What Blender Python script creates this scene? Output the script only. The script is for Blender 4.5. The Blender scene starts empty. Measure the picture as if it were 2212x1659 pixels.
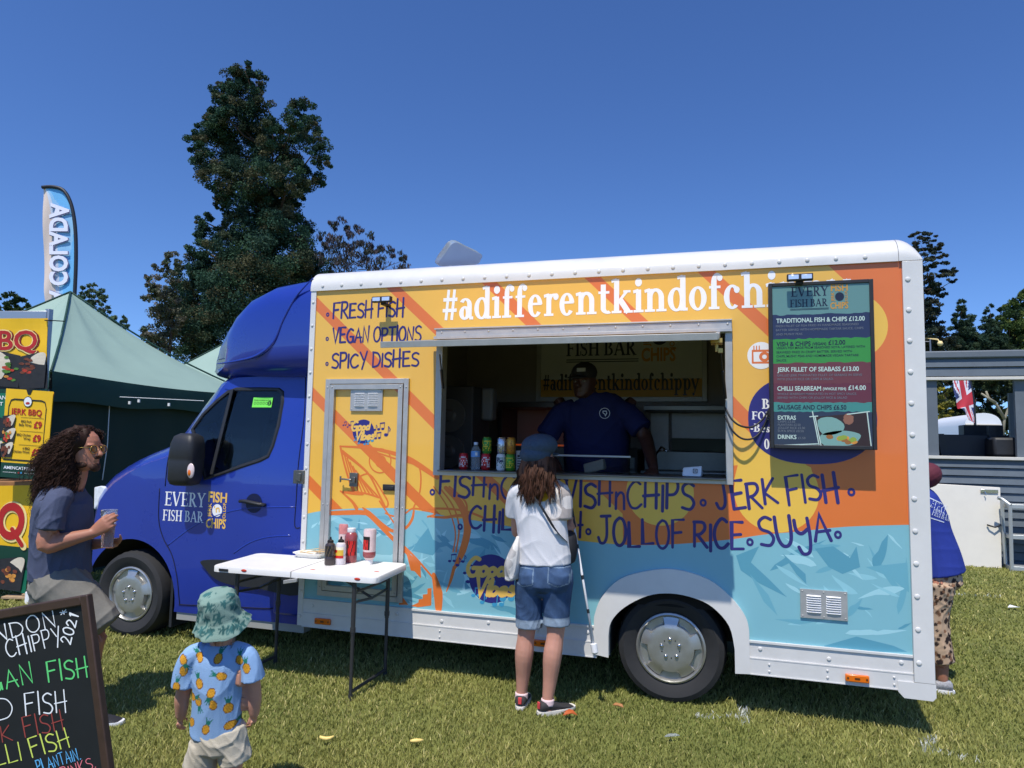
import bpy, bmesh, math, random
import numpy as np
from mathutils import Vector, Matrix
from mathutils.geometry import tessellate_polygon
random.seed(7); RNG = np.random.default_rng(7)
SC = bpy.context.scene
COL = SC.collection
rad = math.radians

# ------------------------------------------------------------------ camera
PXW, PXH, FPX = 2212.0, 1659.0, 1520.7            # photo measured on a 2212 px wide copy
YAW, PITCH, ROLL = rad(-16.9111), rad(4.8515), rad(1.0694)
CAM = Vector((0.0, -4.65, 1.62))
_F = Vector((math.sin(YAW)*math.cos(PITCH), math.cos(YAW)*math.cos(PITCH), math.sin(PITCH)))
_R0 = Vector((math.cos(YAW), -math.sin(YAW), 0)); _U0 = _R0.cross(_F)
CR = _R0*math.cos(ROLL) + _U0*math.sin(ROLL)
CU = -_R0*math.sin(ROLL) + _U0*math.cos(ROLL)
cd = bpy.data.cameras.new("camera"); cam = bpy.data.objects.new("camera", cd); COL.objects.link(cam)
cd.sensor_width = 36; cd.lens = 36*FPX/PXW; cd.clip_start = 0.05; cd.clip_end = 2000
M = Matrix((CR, CU, -_F)).transposed().to_4x4(); M.translation = CAM
cam.matrix_world = M; SC.camera = cam
def ray(x, y): return CR*((x-PXW/2)/FPX) - CU*((y-PXH/2)/FPX) + _F
def at(x, y, Y=0.0):
    d = ray(x, y); return CAM + d*((Y-CAM.y)/d.y)
def gd(x, y, z=0.0):
    d = ray(x, y); return CAM + d*((z-CAM.z)/d.z)
def dep(x, y, t): return CAM + ray(x, y)*t
HF = Vector((math.sin(YAW), math.cos(YAW), 0)); HR = Vector((math.cos(YAW), -math.sin(YAW), 0)); UP = Vector((0,0,1))

# ------------------------------------------------------------------ sky, sun, exposure
SUN = Vector((-0.08, -1.0, 1.92)).normalized()
w = bpy.data.worlds.new("World"); SC.world = w; w.use_nodes = True
nt = w.node_tree; bg = nt.nodes["Background"]
sky = nt.nodes.new("ShaderNodeTexSky"); sky.sky_type = 'NISHITA'; sky.sun_disc = False
sky.sun_elevation = math.asin(SUN.z); sky.sun_rotation = math.atan2(SUN.x, SUN.y)
sky.altitude = 0; sky.air_density = 1.0; sky.dust_density = 0.15; sky.ozone_density = 3.2
hs = nt.nodes.new("ShaderNodeHueSaturation"); hs.inputs["Saturation"].default_value = 1.10
hs.inputs["Hue"].default_value = 0.505
tcw = nt.nodes.new("ShaderNodeTexCoord"); va = nt.nodes.new("ShaderNodeVectorMath"); va.operation = 'ADD'; va.inputs[1].default_value = (0,0,.10)
vn = nt.nodes.new("ShaderNodeVectorMath"); vn.operation = 'NORMALIZE'
nt.links.new(tcw.outputs["Generated"], va.inputs[0]); nt.links.new(va.outputs[0], vn.inputs[0]); nt.links.new(vn.outputs[0], sky.inputs["Vector"])
nt.links.new(sky.outputs[0], hs.inputs["Color"]); gmn = nt.nodes.new("ShaderNodeGamma"); gmn.inputs[1].default_value = 1.35
nt.links.new(hs.outputs[0], gmn.inputs[0]); nt.links.new(gmn.outputs[0], bg.inputs[0]); bg.inputs[1].default_value = 0.095
ld = bpy.data.lights.new("sun", 'SUN'); ld.energy = 4.4; ld.angle = rad(0.53); ld.color = (1.0, 0.95, 0.86)
sun = bpy.data.objects.new("sun", ld); COL.objects.link(sun)
sun.rotation_euler = SUN.to_track_quat('Z', 'Y').to_euler(); sun.location = (-3, -20, 30)
SC.view_settings.view_transform = 'Standard'; SC.view_settings.look = 'None'
SC.view_settings.exposure = 0.12; SC.view_settings.gamma = 1.0
SC.render.engine = 'CYCLES'
SC.cycles.max_bounces = 8; SC.cycles.transparent_max_bounces = 12; SC.cycles.use_denoising = True

# ------------------------------------------------------------------ helpers: objects
WL = {}
def thing(name, label, cat, loc=(0,0,0), group=None):
    o = bpy.data.objects.new(name, None); COL.objects.link(o); o.location = loc; o.empty_display_size = .1
    WL[o] = Vector(loc); o["label"] = label; o["category"] = cat
    if group: o["group"] = group
    return o
def tag(o, label=None, cat=None, group=None, kind=None):
    if label: o["label"] = label
    if cat: o["category"] = cat
    if group: o["group"] = group
    if kind: o["kind"] = kind
    return o
def link(name, me, parent=None, loc=None):
    o = bpy.data.objects.new(name, me); COL.objects.link(o)
    if parent is not None:
        o.parent = parent; WL[o] = WL[parent]
        me.transform(Matrix.Translation(-WL[parent]))
    else:
        L = Vector(loc) if loc is not None else Vector((0,0,0))
        o.location = L; WL[o] = L
        if loc is not None: me.transform(Matrix.Translation(-L))
    return o
class MB:
    def __init__(s): s.v = []; s.f = []; s.m = []; s.mi = 0
    def add(s, vs, fs):
        b = len(s.v); s.v += [tuple(p) for p in vs]
        for f in fs: s.f.append([b+i for i in f]); s.m.append(s.mi)
    def box(s, x0, x1, y0, y1, z0, z1):
        s.add([(x0,y0,z0),(x1,y0,z0),(x1,y1,z0),(x0,y1,z0),(x0,y0,z1),(x1,y0,z1),(x1,y1,z1),(x0,y1,z1)],
              [(0,3,2,1),(4,5,6,7),(0,1,5,4),(1,2,6,5),(2,3,7,6),(3,0,4,7)])
    def obox(s, c, ax, ay, az):       # half-axis vectors
        c = Vector(c); P = []
        for k in (-1,1):
            for i,j in ((-1,-1),(1,-1),(1,1),(-1,1)): P.append(c+Vector(ax)*i+Vector(ay)*j+Vector(az)*k)
        s.add(P, [(0,3,2,1),(4,5,6,7),(0,1,5,4),(1,2,6,5),(2,3,7,6),(3,0,4,7)])
    def loft(s, rings, c0=True, c1=True, closed=True):
        b = len(s.v); n = len(rings[0])
        for r in rings: s.v += [tuple(p) for p in r]
        for k in range(len(rings)-1):
            for i in range(n if closed else n-1):
                j = (i+1) % n
                s.f.append([b+k*n+i, b+k*n+j, b+(k+1)*n+j, b+(k+1)*n+i]); s.m.append(s.mi)
        if c0: s.f.append([b+i for i in range(n)][::-1]); s.m.append(s.mi)
        if c1: s.f.append([b+(len(rings)-1)*n+i for i in range(n)]); s.m.append(s.mi)
    def tube(s, pts, r, n=8, caps=True, ref=None):
        pts = [Vector(p) for p in pts]; rs = r if isinstance(r, (list,tuple)) else [r]*len(pts)
        rings = []; u = None
        for i, p in enumerate(pts):
            t = (pts[min(i+1,len(pts)-1)]-pts[max(i-1,0)]).normalized()
            if u is None:
                a = Vector(ref) if ref else (Vector((0,0,1)) if abs(t.z) < .9 else Vector((0,1,0)))
                u = t.cross(a).normalized()
            u = (u - t*u.dot(t)).normalized(); w_ = t.cross(u)
            rr = rs[i]; ra, rb = rr if isinstance(rr, (tuple,list)) else (rr, rr)
            rings.append([p + u*(ra*math.cos(2*math.pi*k/n)) + w_*(rb*math.sin(2*math.pi*k/n)) for k in range(n)])
        s.loft(rings, caps, caps)
    def lathe(s, prof, c, axis='Z', n=24):
        c = Vector(c); rings = []
        for r, h in prof:
            ring = []
            for k in range(n):
                a = 2*math.pi*k/n; x, y = r*math.cos(a), r*math.sin(a)
                ring.append(c + (Vector((x,y,h)) if axis=='Z' else Vector((x,h,-y)) if axis=='Y' else Vector((h,x,y))))
            rings.append(ring)
        s.loft(rings)
    def poly(s, loops, y0, y1=None, P=None):
        """loops: outer + holes in (x,z); front at y0, back at y1; P(x,z,y) places a point"""
        P = P or (lambda x, z, y: (x, y, z))
        tris = tessellate_polygon([[Vector((a,b,0)) for a,b in L] for L in loops])
        flat = [q for L in loops for q in L]
        fr = [P(a,b,y0) for a,b in flat]
        T = []
        for t in tris:
            (ax,ay),(bx,by),(cx,cy) = flat[t[0]],flat[t[1]],flat[t[2]]
            T.append(t if (bx-ax)*(cy-ay)-(by-ay)*(cx-ax) > 0 else t[::-1])
        s.add(fr, T)
        if y1 is None: return
        s.add([P(a,b,y1) for a,b in flat], [t[::-1] for t in T])
        for L in loops:
            n = len(L); s.add([P(a,b,y0) for a,b in L]+[P(a,b,y1) for a,b in L], [(i,n+i,n+(i+1)%n,(i+1)%n) for i in range(n)])
    def sphere(s, c, r, n=10, m=7):
        c = Vector(c); rx,ry,rz = r if isinstance(r,(tuple,list)) else (r,r,r); rings = []
        for i in range(m+1):
            a = -math.pi/2 + math.pi*i/m; ca = max(math.cos(a),.02)
            rings.append([c+Vector((rx*ca*math.cos(2*math.pi*k/n), ry*ca*math.sin(2*math.pi*k/n), rz*math.sin(a))) for k in range(n)])
        s.loft(rings)
    def rivet(s, x, z, y=0, r=.013, d=.007):
        s.lathe([(r,0),(r*.9,-d*.6),(r*.5,-d),(.0005,-d)], (x,y,z), 'Y', 10)
    def mesh(s, name, mats):
        me = bpy.data.meshes.new(name); me.from_pydata(s.v, [], s.f)
        for m in (mats if isinstance(mats,(list,tuple)) else [mats]): me.materials.append(m)
        me.polygons.foreach_set("material_index", s.m); me.update()
        return me
    def build(s, name, mats, parent=None, smooth=None, bevel=None, loc=None, fix=True):
        me = s.mesh(name, mats)
        if fix:
            bm = bmesh.new(); bm.from_mesh(me); bmesh.ops.recalc_face_normals(bm, faces=bm.faces); bm.to_mesh(me); bm.free()
        o = link(name, me, parent, loc)
        finish(o, smooth, bevel); return o
def finish(o, smooth=None, bevel=None):
    me = o.data
    if bevel:
        b = o.modifiers.new("bevel", 'BEVEL'); b.width = bevel if not isinstance(bevel,tuple) else bevel[0]
        b.segments = 2 if not isinstance(bevel,tuple) else bevel[1]; b.limit_method = 'ANGLE'; b.angle_limit = rad(40)
        b.harden_normals = False; smooth = smooth or 35
    if smooth:
        me.shade_smooth()
        if smooth is not True: me.set_sharp_from_angle(angle=rad(smooth if not bevel else 30))
    return o
def bake(o, name=None):
    dg = bpy.context.evaluated_depsgraph_get(); dg.update()
    return bpy.data.meshes.new_from_object(o.evaluated_get(dg))
def catmull(P, k=4, closed=False):
    P = [tuple(p) for p in P]; n = len(P); out = []
    if n < 3: return P
    d = len(P[0])
    for i in range(n if closed else n-1):
        g = (lambda q: P[q % n]) if closed else (lambda q: P[min(max(q,0),n-1)])
        a,b,c,e = g(i-1),g(i),g(i+1),g(i+2)
        for j in range(k):
            t = j/k
            out.append(tuple(.5*((2*b[m])+(-a[m]+c[m])*t+(2*a[m]-5*b[m]+4*c[m]-e[m])*t*t+(-a[m]+3*b[m]-3*c[m]+e[m])*t**3) for m in range(d)))
    if not closed: out.append(P[-1])
    return out
def interp(x, xs, ys): return float(np.interp(x, xs, ys))

# ------------------------------------------------------------------ materials
def lin(c):
    return tuple((v/255/12.92 if v/255 <= .04045 else ((v/255+.055)/1.055)**2.4) for v in c)
def mat(name, c, rough=.5, metal=0, var=.0, vs=6, bump=0, bs=60, coat=0, spec=.5, emit=0, trans=0, ior=1.45, attr=None, sub=0, alpha=1, vs2=None, isl=0):
    m = bpy.data.materials.new(name); m.use_nodes = True; n = m.node_tree.nodes; L = m.node_tree.links
    b = n["Principled BSDF"]; c = lin(c); rgba = (*c, 1)
    b.inputs["Base Color"].default_value = rgba; b.inputs["Roughness"].default_value = rough; b.inputs["Metallic"].default_value = metal
    b.inputs["Coat Weight"].default_value = coat; b.inputs["Coat Roughness"].default_value = .04; b.inputs["Specular IOR Level"].default_value = spec
    b.inputs["Transmission Weight"].default_value = trans; b.inputs["IOR"].default_value = ior; b.inputs["Alpha"].default_value = alpha
    if sub: b.inputs["Subsurface Weight"].default_value = sub; b.inputs["Subsurface Radius"].default_value = (.012,.005,.003)
    col = None
    if attr:
        a = n.new("ShaderNodeAttribute"); a.attribute_name = attr; col = a.outputs["Color"]; L.new(col, b.inputs["Base Color"])
    if var:
        tc = n.new("ShaderNodeTexCoord"); nz = n.new("ShaderNodeTexNoise"); nz.inputs["Scale"].default_value = vs; nz.inputs["Detail"].default_value = 6
        nz.inputs["Roughness"].default_value = .65
        L.new(tc.outputs["Object"], nz.inputs["Vector"])
        mr = n.new("ShaderNodeMapRange"); mr.inputs[1].default_value = .25; mr.inputs[2].default_value = .75
        mr.inputs[3].default_value = 1-var; mr.inputs[4].default_value = 1+var; L.new(nz.outputs["Fac"], mr.inputs[0])
        mx = n.new("ShaderNodeMix"); mx.data_type = 'RGBA'; mx.blend_type = 'MULTIPLY'; mx.inputs[0].default_value = 1
        if col: L.new(col, mx.inputs[6])
        else: mx.inputs[6].default_value = rgba
        L.new(mr.outputs[0], mx.inputs[7]); col = mx.outputs[2]; L.new(col, b.inputs["Base Color"])
        mr2 = n.new("ShaderNodeMapRange"); mr2.inputs[3].default_value = max(0,rough-.12); mr2.inputs[4].default_value = min(1,rough+.12)
        L.new(nz.outputs["Fac"], mr2.inputs[0]); L.new(mr2.outputs[0], b.inputs["Roughness"])
    if isl:
        g = n.new("ShaderNodeNewGeometry"); mr = n.new("ShaderNodeMapRange"); mr.inputs[3].default_value = 1-isl; mr.inputs[4].default_value = 1+isl
        L.new(g.outputs["Random Per Island"], mr.inputs[0])
        mx = n.new("ShaderNodeMix"); mx.data_type = 'RGBA'; mx.blend_type = 'MULTIPLY'; mx.inputs[0].default_value = 1
        if col: L.new(col, mx.inputs[6])
        else: mx.inputs[6].default_value = rgba
        L.new(mr.outputs[0], mx.inputs[7]); col = mx.outputs[2]; L.new(col, b.inputs["Base Color"])
    if bump:
        tc = n.new("ShaderNodeTexCoord"); nz = n.new("ShaderNodeTexNoise"); nz.inputs["Scale"].default_value = bs; nz.inputs["Detail"].default_value = 4
        L.new(tc.outputs["Object"], nz.inputs["Vector"]); bp = n.new("ShaderNodeBump"); bp.inputs["Strength"].default_value = bump; bp.inputs["Distance"].default_value = .01
        L.new(nz.outputs["Fac"], bp.inputs["Height"]); L.new(bp.outputs[0], b.inputs["Normal"])
    if emit:
        if col: L.new(col, b.inputs["Emission Color"])
        else: b.inputs["Emission Color"].default_value = rgba
        b.inputs["Emission Strength"].default_value = emit
    return m
MT = {}
def C(c, rough=.55, **k):
    key = (tuple(c), rough, tuple(sorted(k.items())))
    if key not in MT: MT[key] = mat("paint_%d_%d_%d" % tuple(c), c, rough, **k)
    return MT[key]
WHITE = mat("white_gelcoat", (212,210,206), .35, var=.075, vs=3, coat=.3, bump=.02, bs=8)
ALU = mat("brushed_aluminium", (182,180,176), .5, metal=.55, var=.1, vs=14)
ALUW = mat("white_aluminium", (208,206,202), .38, var=.06, vs=9)
STEEL = mat("stainless_steel", (120,118,112), .38, metal=.8, var=.2, vs=5)
BLACK = mat("black_plastic", (38,39,42), .5, var=.15, vs=20)
RUBBER = mat("tyre_rubber", (42,42,43), .8, var=.2, vs=30)
DARK = mat("dark_void", (16,16,17), .9)
BLUE = mat("cab_blue", (27,51,146), .3, var=.03, vs=4, coat=.7)
GLASS = mat("tinted_glass", (235,245,240), .02, trans=1, ior=1.45)
AMBER = mat("amber_lens", (225,110,20), .25, coat=.4)
SILVER = mat("wheel_silver", (176,175,170), .36, metal=.75, var=.07, vs=18)
CHROME = mat("chrome", (210,210,210), .12, metal=1)
WOODD = mat("dark_wood", (62,44,34), .55, var=.3, vs=14, bump=.1, bs=40)

# ------------------------------------------------------------------ lettering
def font_tris(s, bold=0, spacing=1.0):
    """glyph triangles from Blender's built-in font, cap height about 0.7"""
    cu = bpy.data.curves.new("t", 'FONT'); cu.body = s; cu.offset = bold; cu.resolution_u = 3; cu.space_character = spacing
    o = bpy.data.objects.new("t", cu); me = o.to_mesh()
    me.calc_loop_triangles()
    v = [(p.co.x, p.co.y) for p in me.vertices]; t = [tuple(q.vertices) for q in me.loop_triangles]
    o.to_mesh_clear(); bpy.data.objects.remove(o); bpy.data.curves.remove(cu)
    return v, t
def put_font(mb, s, P, x0, x1, z0, h, bold=0, k=0, off=.0004, curve=None):
    """text between x0..x1 (fit), baseline z0, cap height h; P(x,z,offset)->3d"""
    v, t = font_tris(s, bold)
    if not v: return
    xs = [a for a,_ in v]; a0, a1 = min(xs), max(xs)
    sx = (x1-x0)/(a1-a0) if x1 is not None else h/.73
    vs = []
    for a, b in v:
        x = x0+(a-a0)*sx; z = z0+b*h/.73
        if curve: x, z = curve(x, z)
        vs.append(P(x, z, off+k*2e-5))
    mb.add(vs, t)
STK = {
'A':"0,0 .3,1 .58,-.03;.1,.34 .6,.36", 'B':"0,0 .03,1;~0,1 .4,.95 .42,.65 .05,.52;~.05,.52 .5,.48 .52,.08 0,0", 'C':"~.58,.9 .35,1 .08,.75 0,.4 .15,.05 .4,0 .62,.15",
'D':"0,0 .03,1;~0,1 .4,.9 .58,.5 .4,.1 0,0", 'E':"0,0 .02,1 .5,1;.02,.52 .42,.55;0,0 .52,.02", 'F':"0,0 .03,1 .55,1.02;.02,.52 .42,.56",
'G':"~.56,.9 .3,1 .05,.7 0,.35 .2,0 .5,.05 .56,.4;.3,.42 .6,.42 .6,.02", 'H':"0,0 .03,1.05;.5,-.05 .52,1.1;-.06,.45 .62,.52", 'I':"0,0 .03,1",
'J':"~.42,1 .42,.3 .3,.02 .1,0 0,.2;.15,1 .6,1.02", 'K':"0,0 .03,1;.5,1 .04,.45 .56,0", 'L':"0,1 0,0 .5,.04", 'N':"0,0 .05,1 .48,0 .55,1.05",
'O':"~.3,1 .08,.82 0,.45 .1,.1 .32,0 .54,.2 .6,.6 .48,.92 .3,1", 'P':"0,0 .03,1;~0,1 .42,.98 .5,.72 .35,.5 .02,.46", 'R':"0,0 .03,1;~0,1 .42,.98 .5,.74 .3,.52 .04,.46;.15,.48 .58,-.02",
'S':"~.52,.9 .3,1 .06,.85 .1,.6 .4,.45 .52,.22 .35,0 .02,.06", 'T':"0,1 .58,1.02;.3,1 .28,0", 'U':"~0,1 0,.35 .15,.02 .38,.02 .52,.3 .56,1", 'V':"0,1 .24,0 .54,1.04",
'Y':"0,1 .26,.5;.55,1.04 .16,-.12", 'y':"~0,.98 .02,.6 .2,.45 .45,.6;~.5,1.02 .5,.3 .4,-.25 .15,-.32 .02,-.05", 'n':"0,0 .02,.6;~.02,.42 .2,.6 .36,.5 .38,0", 'o':"~.2,.46 .02,.34 .02,.14 .18,0 .36,.12 .36,.34 .2,.46",
'd':"~.36,.4 .16,.48 .02,.26 .12,.02 .34,.12;.4,.95 .36,.02", 'i':"0,.45 0,.02;0,.68 .02,.7", 'b':"0,.95 0,0;~0,.3 .2,.48 .36,.3 .22,.02 .02,.06", 'e':"~.02,.24 .34,.3 .26,.48 .08,.42 0,.2 .14,0 .36,.08", 's':"~.3,.42 .12,.48 .08,.32 .28,.2 .2,.02 0,.06",
'*':"0,.2 .3,.5;.3,.2 0,.5;.15,.1 .15,.6", '2':"~.02,.75 .2,1 .45,.8 .3,.4 0,0;0,0 .55,.04", '0':"~.28,1 .05,.8 .02,.3 .2,0 .45,.15 .52,.65 .4,.95 .28,1", '1':".1,.8 .25,1 .22,0", '.':"0,0 .04,.02", "'":"0,1 -.04,.8", ' ':"",
'Q':"~.3,1 .05,.8 0,.4 .2,.02 .45,.1 .58,.5 .5,.9 .3,1;.35,.3 .62,-.08",
}
def strokes(ch):
    out = []
    for part in STK[ch].split(';'):
        if not part: continue
        cv = part[0] == '~'; P = [tuple(float(q) for q in a.split(',')) for a in part.lstrip('~').split()]
        out.append(catmull(P, 5) if cv else P)
    return out
def ribbon(mb, pts, w, P, off, ds=2e-6):
    """flat brush stroke with round ends along 2D pts; w number or list"""
    n = len(pts); ws = w if isinstance(w,(list,tuple)) else [w]*n
    L, Rr = [], []
    for i,(x,z) in enumerate(pts):
        x0,z0 = pts[max(i-1,0)]; x1,z1 = pts[min(i+1,n-1)]
        dx,dz = x1-x0,z1-z0; l = math.hypot(dx,dz) or 1; nx,nz = -dz/l,dx/l
        if 0 < i < n-1:
            ax,az = x-x0,z-z0; bx,bz = x1-x,z1-z; la=math.hypot(ax,az) or 1; lb=math.hypot(bx,bz) or 1
            cs = max(.45, math.sqrt(max(0,(1+(ax*bx+az*bz)/la/lb)/2)))
        else: cs = 1
        h = ws[i]/2/cs; L.append((x+nx*h,z+nz*h)); Rr.append((x-nx*h,z-nz*h))
    vs = []; fs = []
    for i in range(n): o = off+i*ds; vs += [P(*L[i],o), P(*Rr[i],o)]
    for i in range(n-1): fs.append((2*i+1,2*i+3,2*i+2,2*i))
    mb.add(vs, fs)
    for i,d in ((0,-1),(n-1,1)):
        x,z = pts[i]; j = i-d; dx,dz = x-pts[j][0],z-pts[j][1]; a0 = math.atan2(dz,dx); r = ws[i]/2
        o = off+i*ds+ds*.5
        mb.add([P(x,z,o)]+[P(x+r*math.cos(a0-math.pi/2+math.pi*q/6), z+r*math.sin(a0-math.pi/2+math.pi*q/6), o) for q in range(7)], [(0,q+1,q+2) for q in range(6)])
def put_hand(mb, s, P, p0, p1, h, w, off=.0004, wob=.0, gap=.16, sag=0):
    """hand lettering from p0 to p1 (2D baseline), cap height h, stroke w"""
    xs = 0; gl = []
    for ch in s:
        if ch == ' ': xs += .32; continue
        S = strokes(ch); wd = max(x for q in S for x,_ in q); gl.append((xs, S)); xs += wd+gap
    tot = xs-gap; dx,dz = p1[0]-p0[0],p1[1]-p0[1]; l = math.hypot(dx,dz); ux,uz = dx/l,dz/l; sx = l/tot
    for k,(x0,S) in enumerate(gl):
        dy = wob*math.sin(k*2.3+1); hh = h*(1+.09*math.sin(k*1.7+.4))
        for q,st in enumerate(S):
            pts = []
            for a,b in st:
                t = (x0+a)/tot; e = dy - sag*4*t*(1-t)
                pts.append((p0[0]+ux*(x0+a)*sx-uz*(b*hh+e), p0[1]+uz*(x0+a)*sx+ux*(b*hh+e)))
            ribbon(mb, pts, w*(1+.12*math.sin(k+q)), P, off+(k%7)*4e-5+q*1.5e-4)
def serif(ch, W, T):
    B, Rg = [], []            # bars (x0,y0,x1,y1,w) ; rings (cx,cy,rx,ry,tx,ty,a0,a1)
    st = T*.95; s2 = W*.5+.085; X = .66
    def stem(x, a, b, f=1, t=0):
        B.append((x,a,x,b,W))
        if f: B.append((x-s2,a+st/2,x+s2,a+st/2,st))
        if t == 1: B.append((x-s2,b-st/2,x+s2,b-st/2,st))
        if t == 2: B.append((x-s2*1.05,b-st*.9,x,b-st*.3,st*1.3))
    def V(x0,y0,x1,y1,w): B.append((x0,y0,x1,y1,w))
    o = s2
    if ch == 'E': stem(o,0,1,1,1); V(o,.5,o+.34,.5,T); V(o,T/2,o+.46,T/2,T); V(o,1-T/2,o+.44,1-T/2,T); V(o+.44,0,o+.47,.24,T*.7); V(o+.43,.8,o+.43,1,T*.7); V(o+.34,.4,o+.34,.6,T*.7); a = o+.52
    elif ch == 'F': stem(o,0,1,1,1); V(o,.5,o+.32,.5,T); V(o,1-T/2,o+.42,1-T/2,T); V(o+.42,.8,o+.42,1,T*.7); V(o+.32,.4,o+.32,.6,T*.7); a = o+.48
    elif ch == 'I': stem(o,0,1,1,1); a = 2*o
    elif ch == 'H': stem(o,0,1,1,1); stem(o+.5,0,1,1,1); V(o,.5,o+.5,.5,T); a = 2*o+.5
    elif ch == 'V': V(.08,1,.4,0,W); V(.4,0,.72,1,T*1.15); V(-.02,1-st/2,.24,1-st/2,st); V(.6,1-st/2,.84,1-st/2,st); a = .82
    elif ch == 'Y': V(.08,1,.38,.46,W); V(.38,.46,.68,1,T*1.15); stem(.38,0,.5); V(-.02,1-st/2,.24,1-st/2,st); V(.56,1-st/2,.8,1-st/2,st); a = .78
    elif ch == 'A': V(.08,0,.38,1,T*1.15); V(.38,1,.7,0,W); V(.18,.34,.58,.34,T); V(-.02,st/2,.2,st/2,st); V(.56,st/2,.84,st/2,st); a = .82
    elif ch == 'R': stem(o,0,1,1,0); V(o-s2,1-st/2,o+.2,1-st/2,st); Rg.append((o+.14,.74,.3,.26,W,T,-90,90)); V(o,.48+T/2,o+.16,.48+T/2,T); V(o+.16,.5,o+.48,0,W); V(o+.4,st/2,o+.62,st/2,st); a = o+.6
    elif ch == 'B': stem(o,0,1,1,0); V(o-s2,1-st/2,o+.2,1-st/2,st); V(o,st/2,o+.2,st/2,st); Rg.append((o+.16,.755,.26,.245,W,T,-90,90)); Rg.append((o+.18,.265,.32,.265,W,T,-90,90)); a = o+.54
    elif ch == 'O': Rg.append((.42,.5,.42,.52,W,T,0,360)); a = .86
    elif ch == 'S' or ch == 's':
        k = 1 if ch == 'S' else X; r = .24*k; w_ = W*.9
        Rg.append((r+.02,.75*k,r,.26*k,w_*.8,T*1.1,40,265)); Rg.append((r+.03,.25*k,r+.01,.265*k,w_*.8,T*1.1,-140,88)); V(.12*k,.58*k,.4*k,.42*k,W*.95)
        V(2*r-.01,.72*k,2*r+.01,.98*k,T*.8); V(.03,.02,.03,.3*k,T*.8); a = 2*r+.08
    elif ch == '0': Rg.append((.3,.5,.3,.52,W,T,0,360)); a = .64
    elif ch == '-': V(.02,.32,.3,.32,W*.8); a = .32
    elif ch == '#': V(.14,0,.24,.95,W*.6); V(.38,0,.48,.95,W*.6); V(.02,.64,.6,.64,W*.6); V(0,.3,.58,.3,W*.6); a = .64
    elif ch == 'a': Rg.append((.23,.2,.23,.215,W,T,0,360)); V(.42,.04,.42,.44,W); Rg.append((.25,.44,.17+W/2,.225,W,T,0,150)); V(.42,st/2,.58,st/2,st*1.3); a = .57
    elif ch == 'd': Rg.append((.3,.325,.3,.345,W,T,0,360)); stem(.52,0,1,0,2); V(.52,st/2,.68,st/2,st*1.2); a = .68
    elif ch == 'i': stem(o,0,X,1,2); Rg.append((o,.87,W*.66,W*.66,W*.65,W*.65,0,360)); a = 2*o
    elif ch == 'f': stem(o,0,.76,1,0); Rg.append((o-W/2+.2,.74,.2,.28,W,T,35,180)); Rg.append((o+.29-W/2,.88,W*.5,W*.5,W*.49,W*.49,0,360)); V(o-.16,X-T/2,o+.22,X-T/2,T); a = o+.28
    elif ch == 'e': Rg.append((.28,.325,.28,.345,W,T,8,322)); V(.06,.38,.53,.38,T); a = .58
    elif ch == 'r': stem(o,0,X,1,2); Rg.append((o+.2,.42,.2+W/2,.25,W,T,62,165)); Rg.append((o+.27,.57,W*.55,W*.55,W*.54,W*.54,0,360)); a = o+.36
    elif ch == 'n' or ch == 'h': stem(o,0,X if ch=='n' else 1,1,2); Rg.append((o+.2,.4,.2+W/2,.275,W,T*1.3,0,170)); stem(o+.4,0,.42); a = 2*o+.4
    elif ch == 't': V(.2,.12,.2,.86,W); V(.02,X-T/2,.42,X-T/2,T); Rg.append((.36,.16,.16+W/2,.17,W,T*1.2,180,300)); a = .46
    elif ch == 'k': stem(o,0,1,1,2); V(o+.04,.3,o+.36,.62,T*1.2); V(o+.12,.4,o+.42,.02,W); V(o+.24,X-st/2,o+.5,X-st/2,st); V(o+.26,st/2,o+.58,st/2,st); a = o+.56
    elif ch == 'o': Rg.append((.3,.325,.3,.345,W,T,0,360)); a = .62
    elif ch == 'c': Rg.append((.28,.325,.28,.345,W,T,48,312)); Rg.append((.43,.52,W*.5,W*.5,W*.49,W*.49,0,360)); a = .54
    elif ch == 'p': stem(o,-.32,X,1,2); Rg.append((o+.22,.325,.28,.345,W,T,0,360)); a = o+.54
    elif ch == 'y': V(.06,X,.34,.02,W); V(.6,X,.22,-.24,T*1.2); V(-.04,X-st/2,.22,X-st/2,st); V(.46,X-st/2,.7,X-st/2,st); Rg.append((.17,-.25,W*.5,W*.5,W*.49,W*.49,0,360)); a = .68
    else: a = .3
    return a, B, Rg
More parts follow.
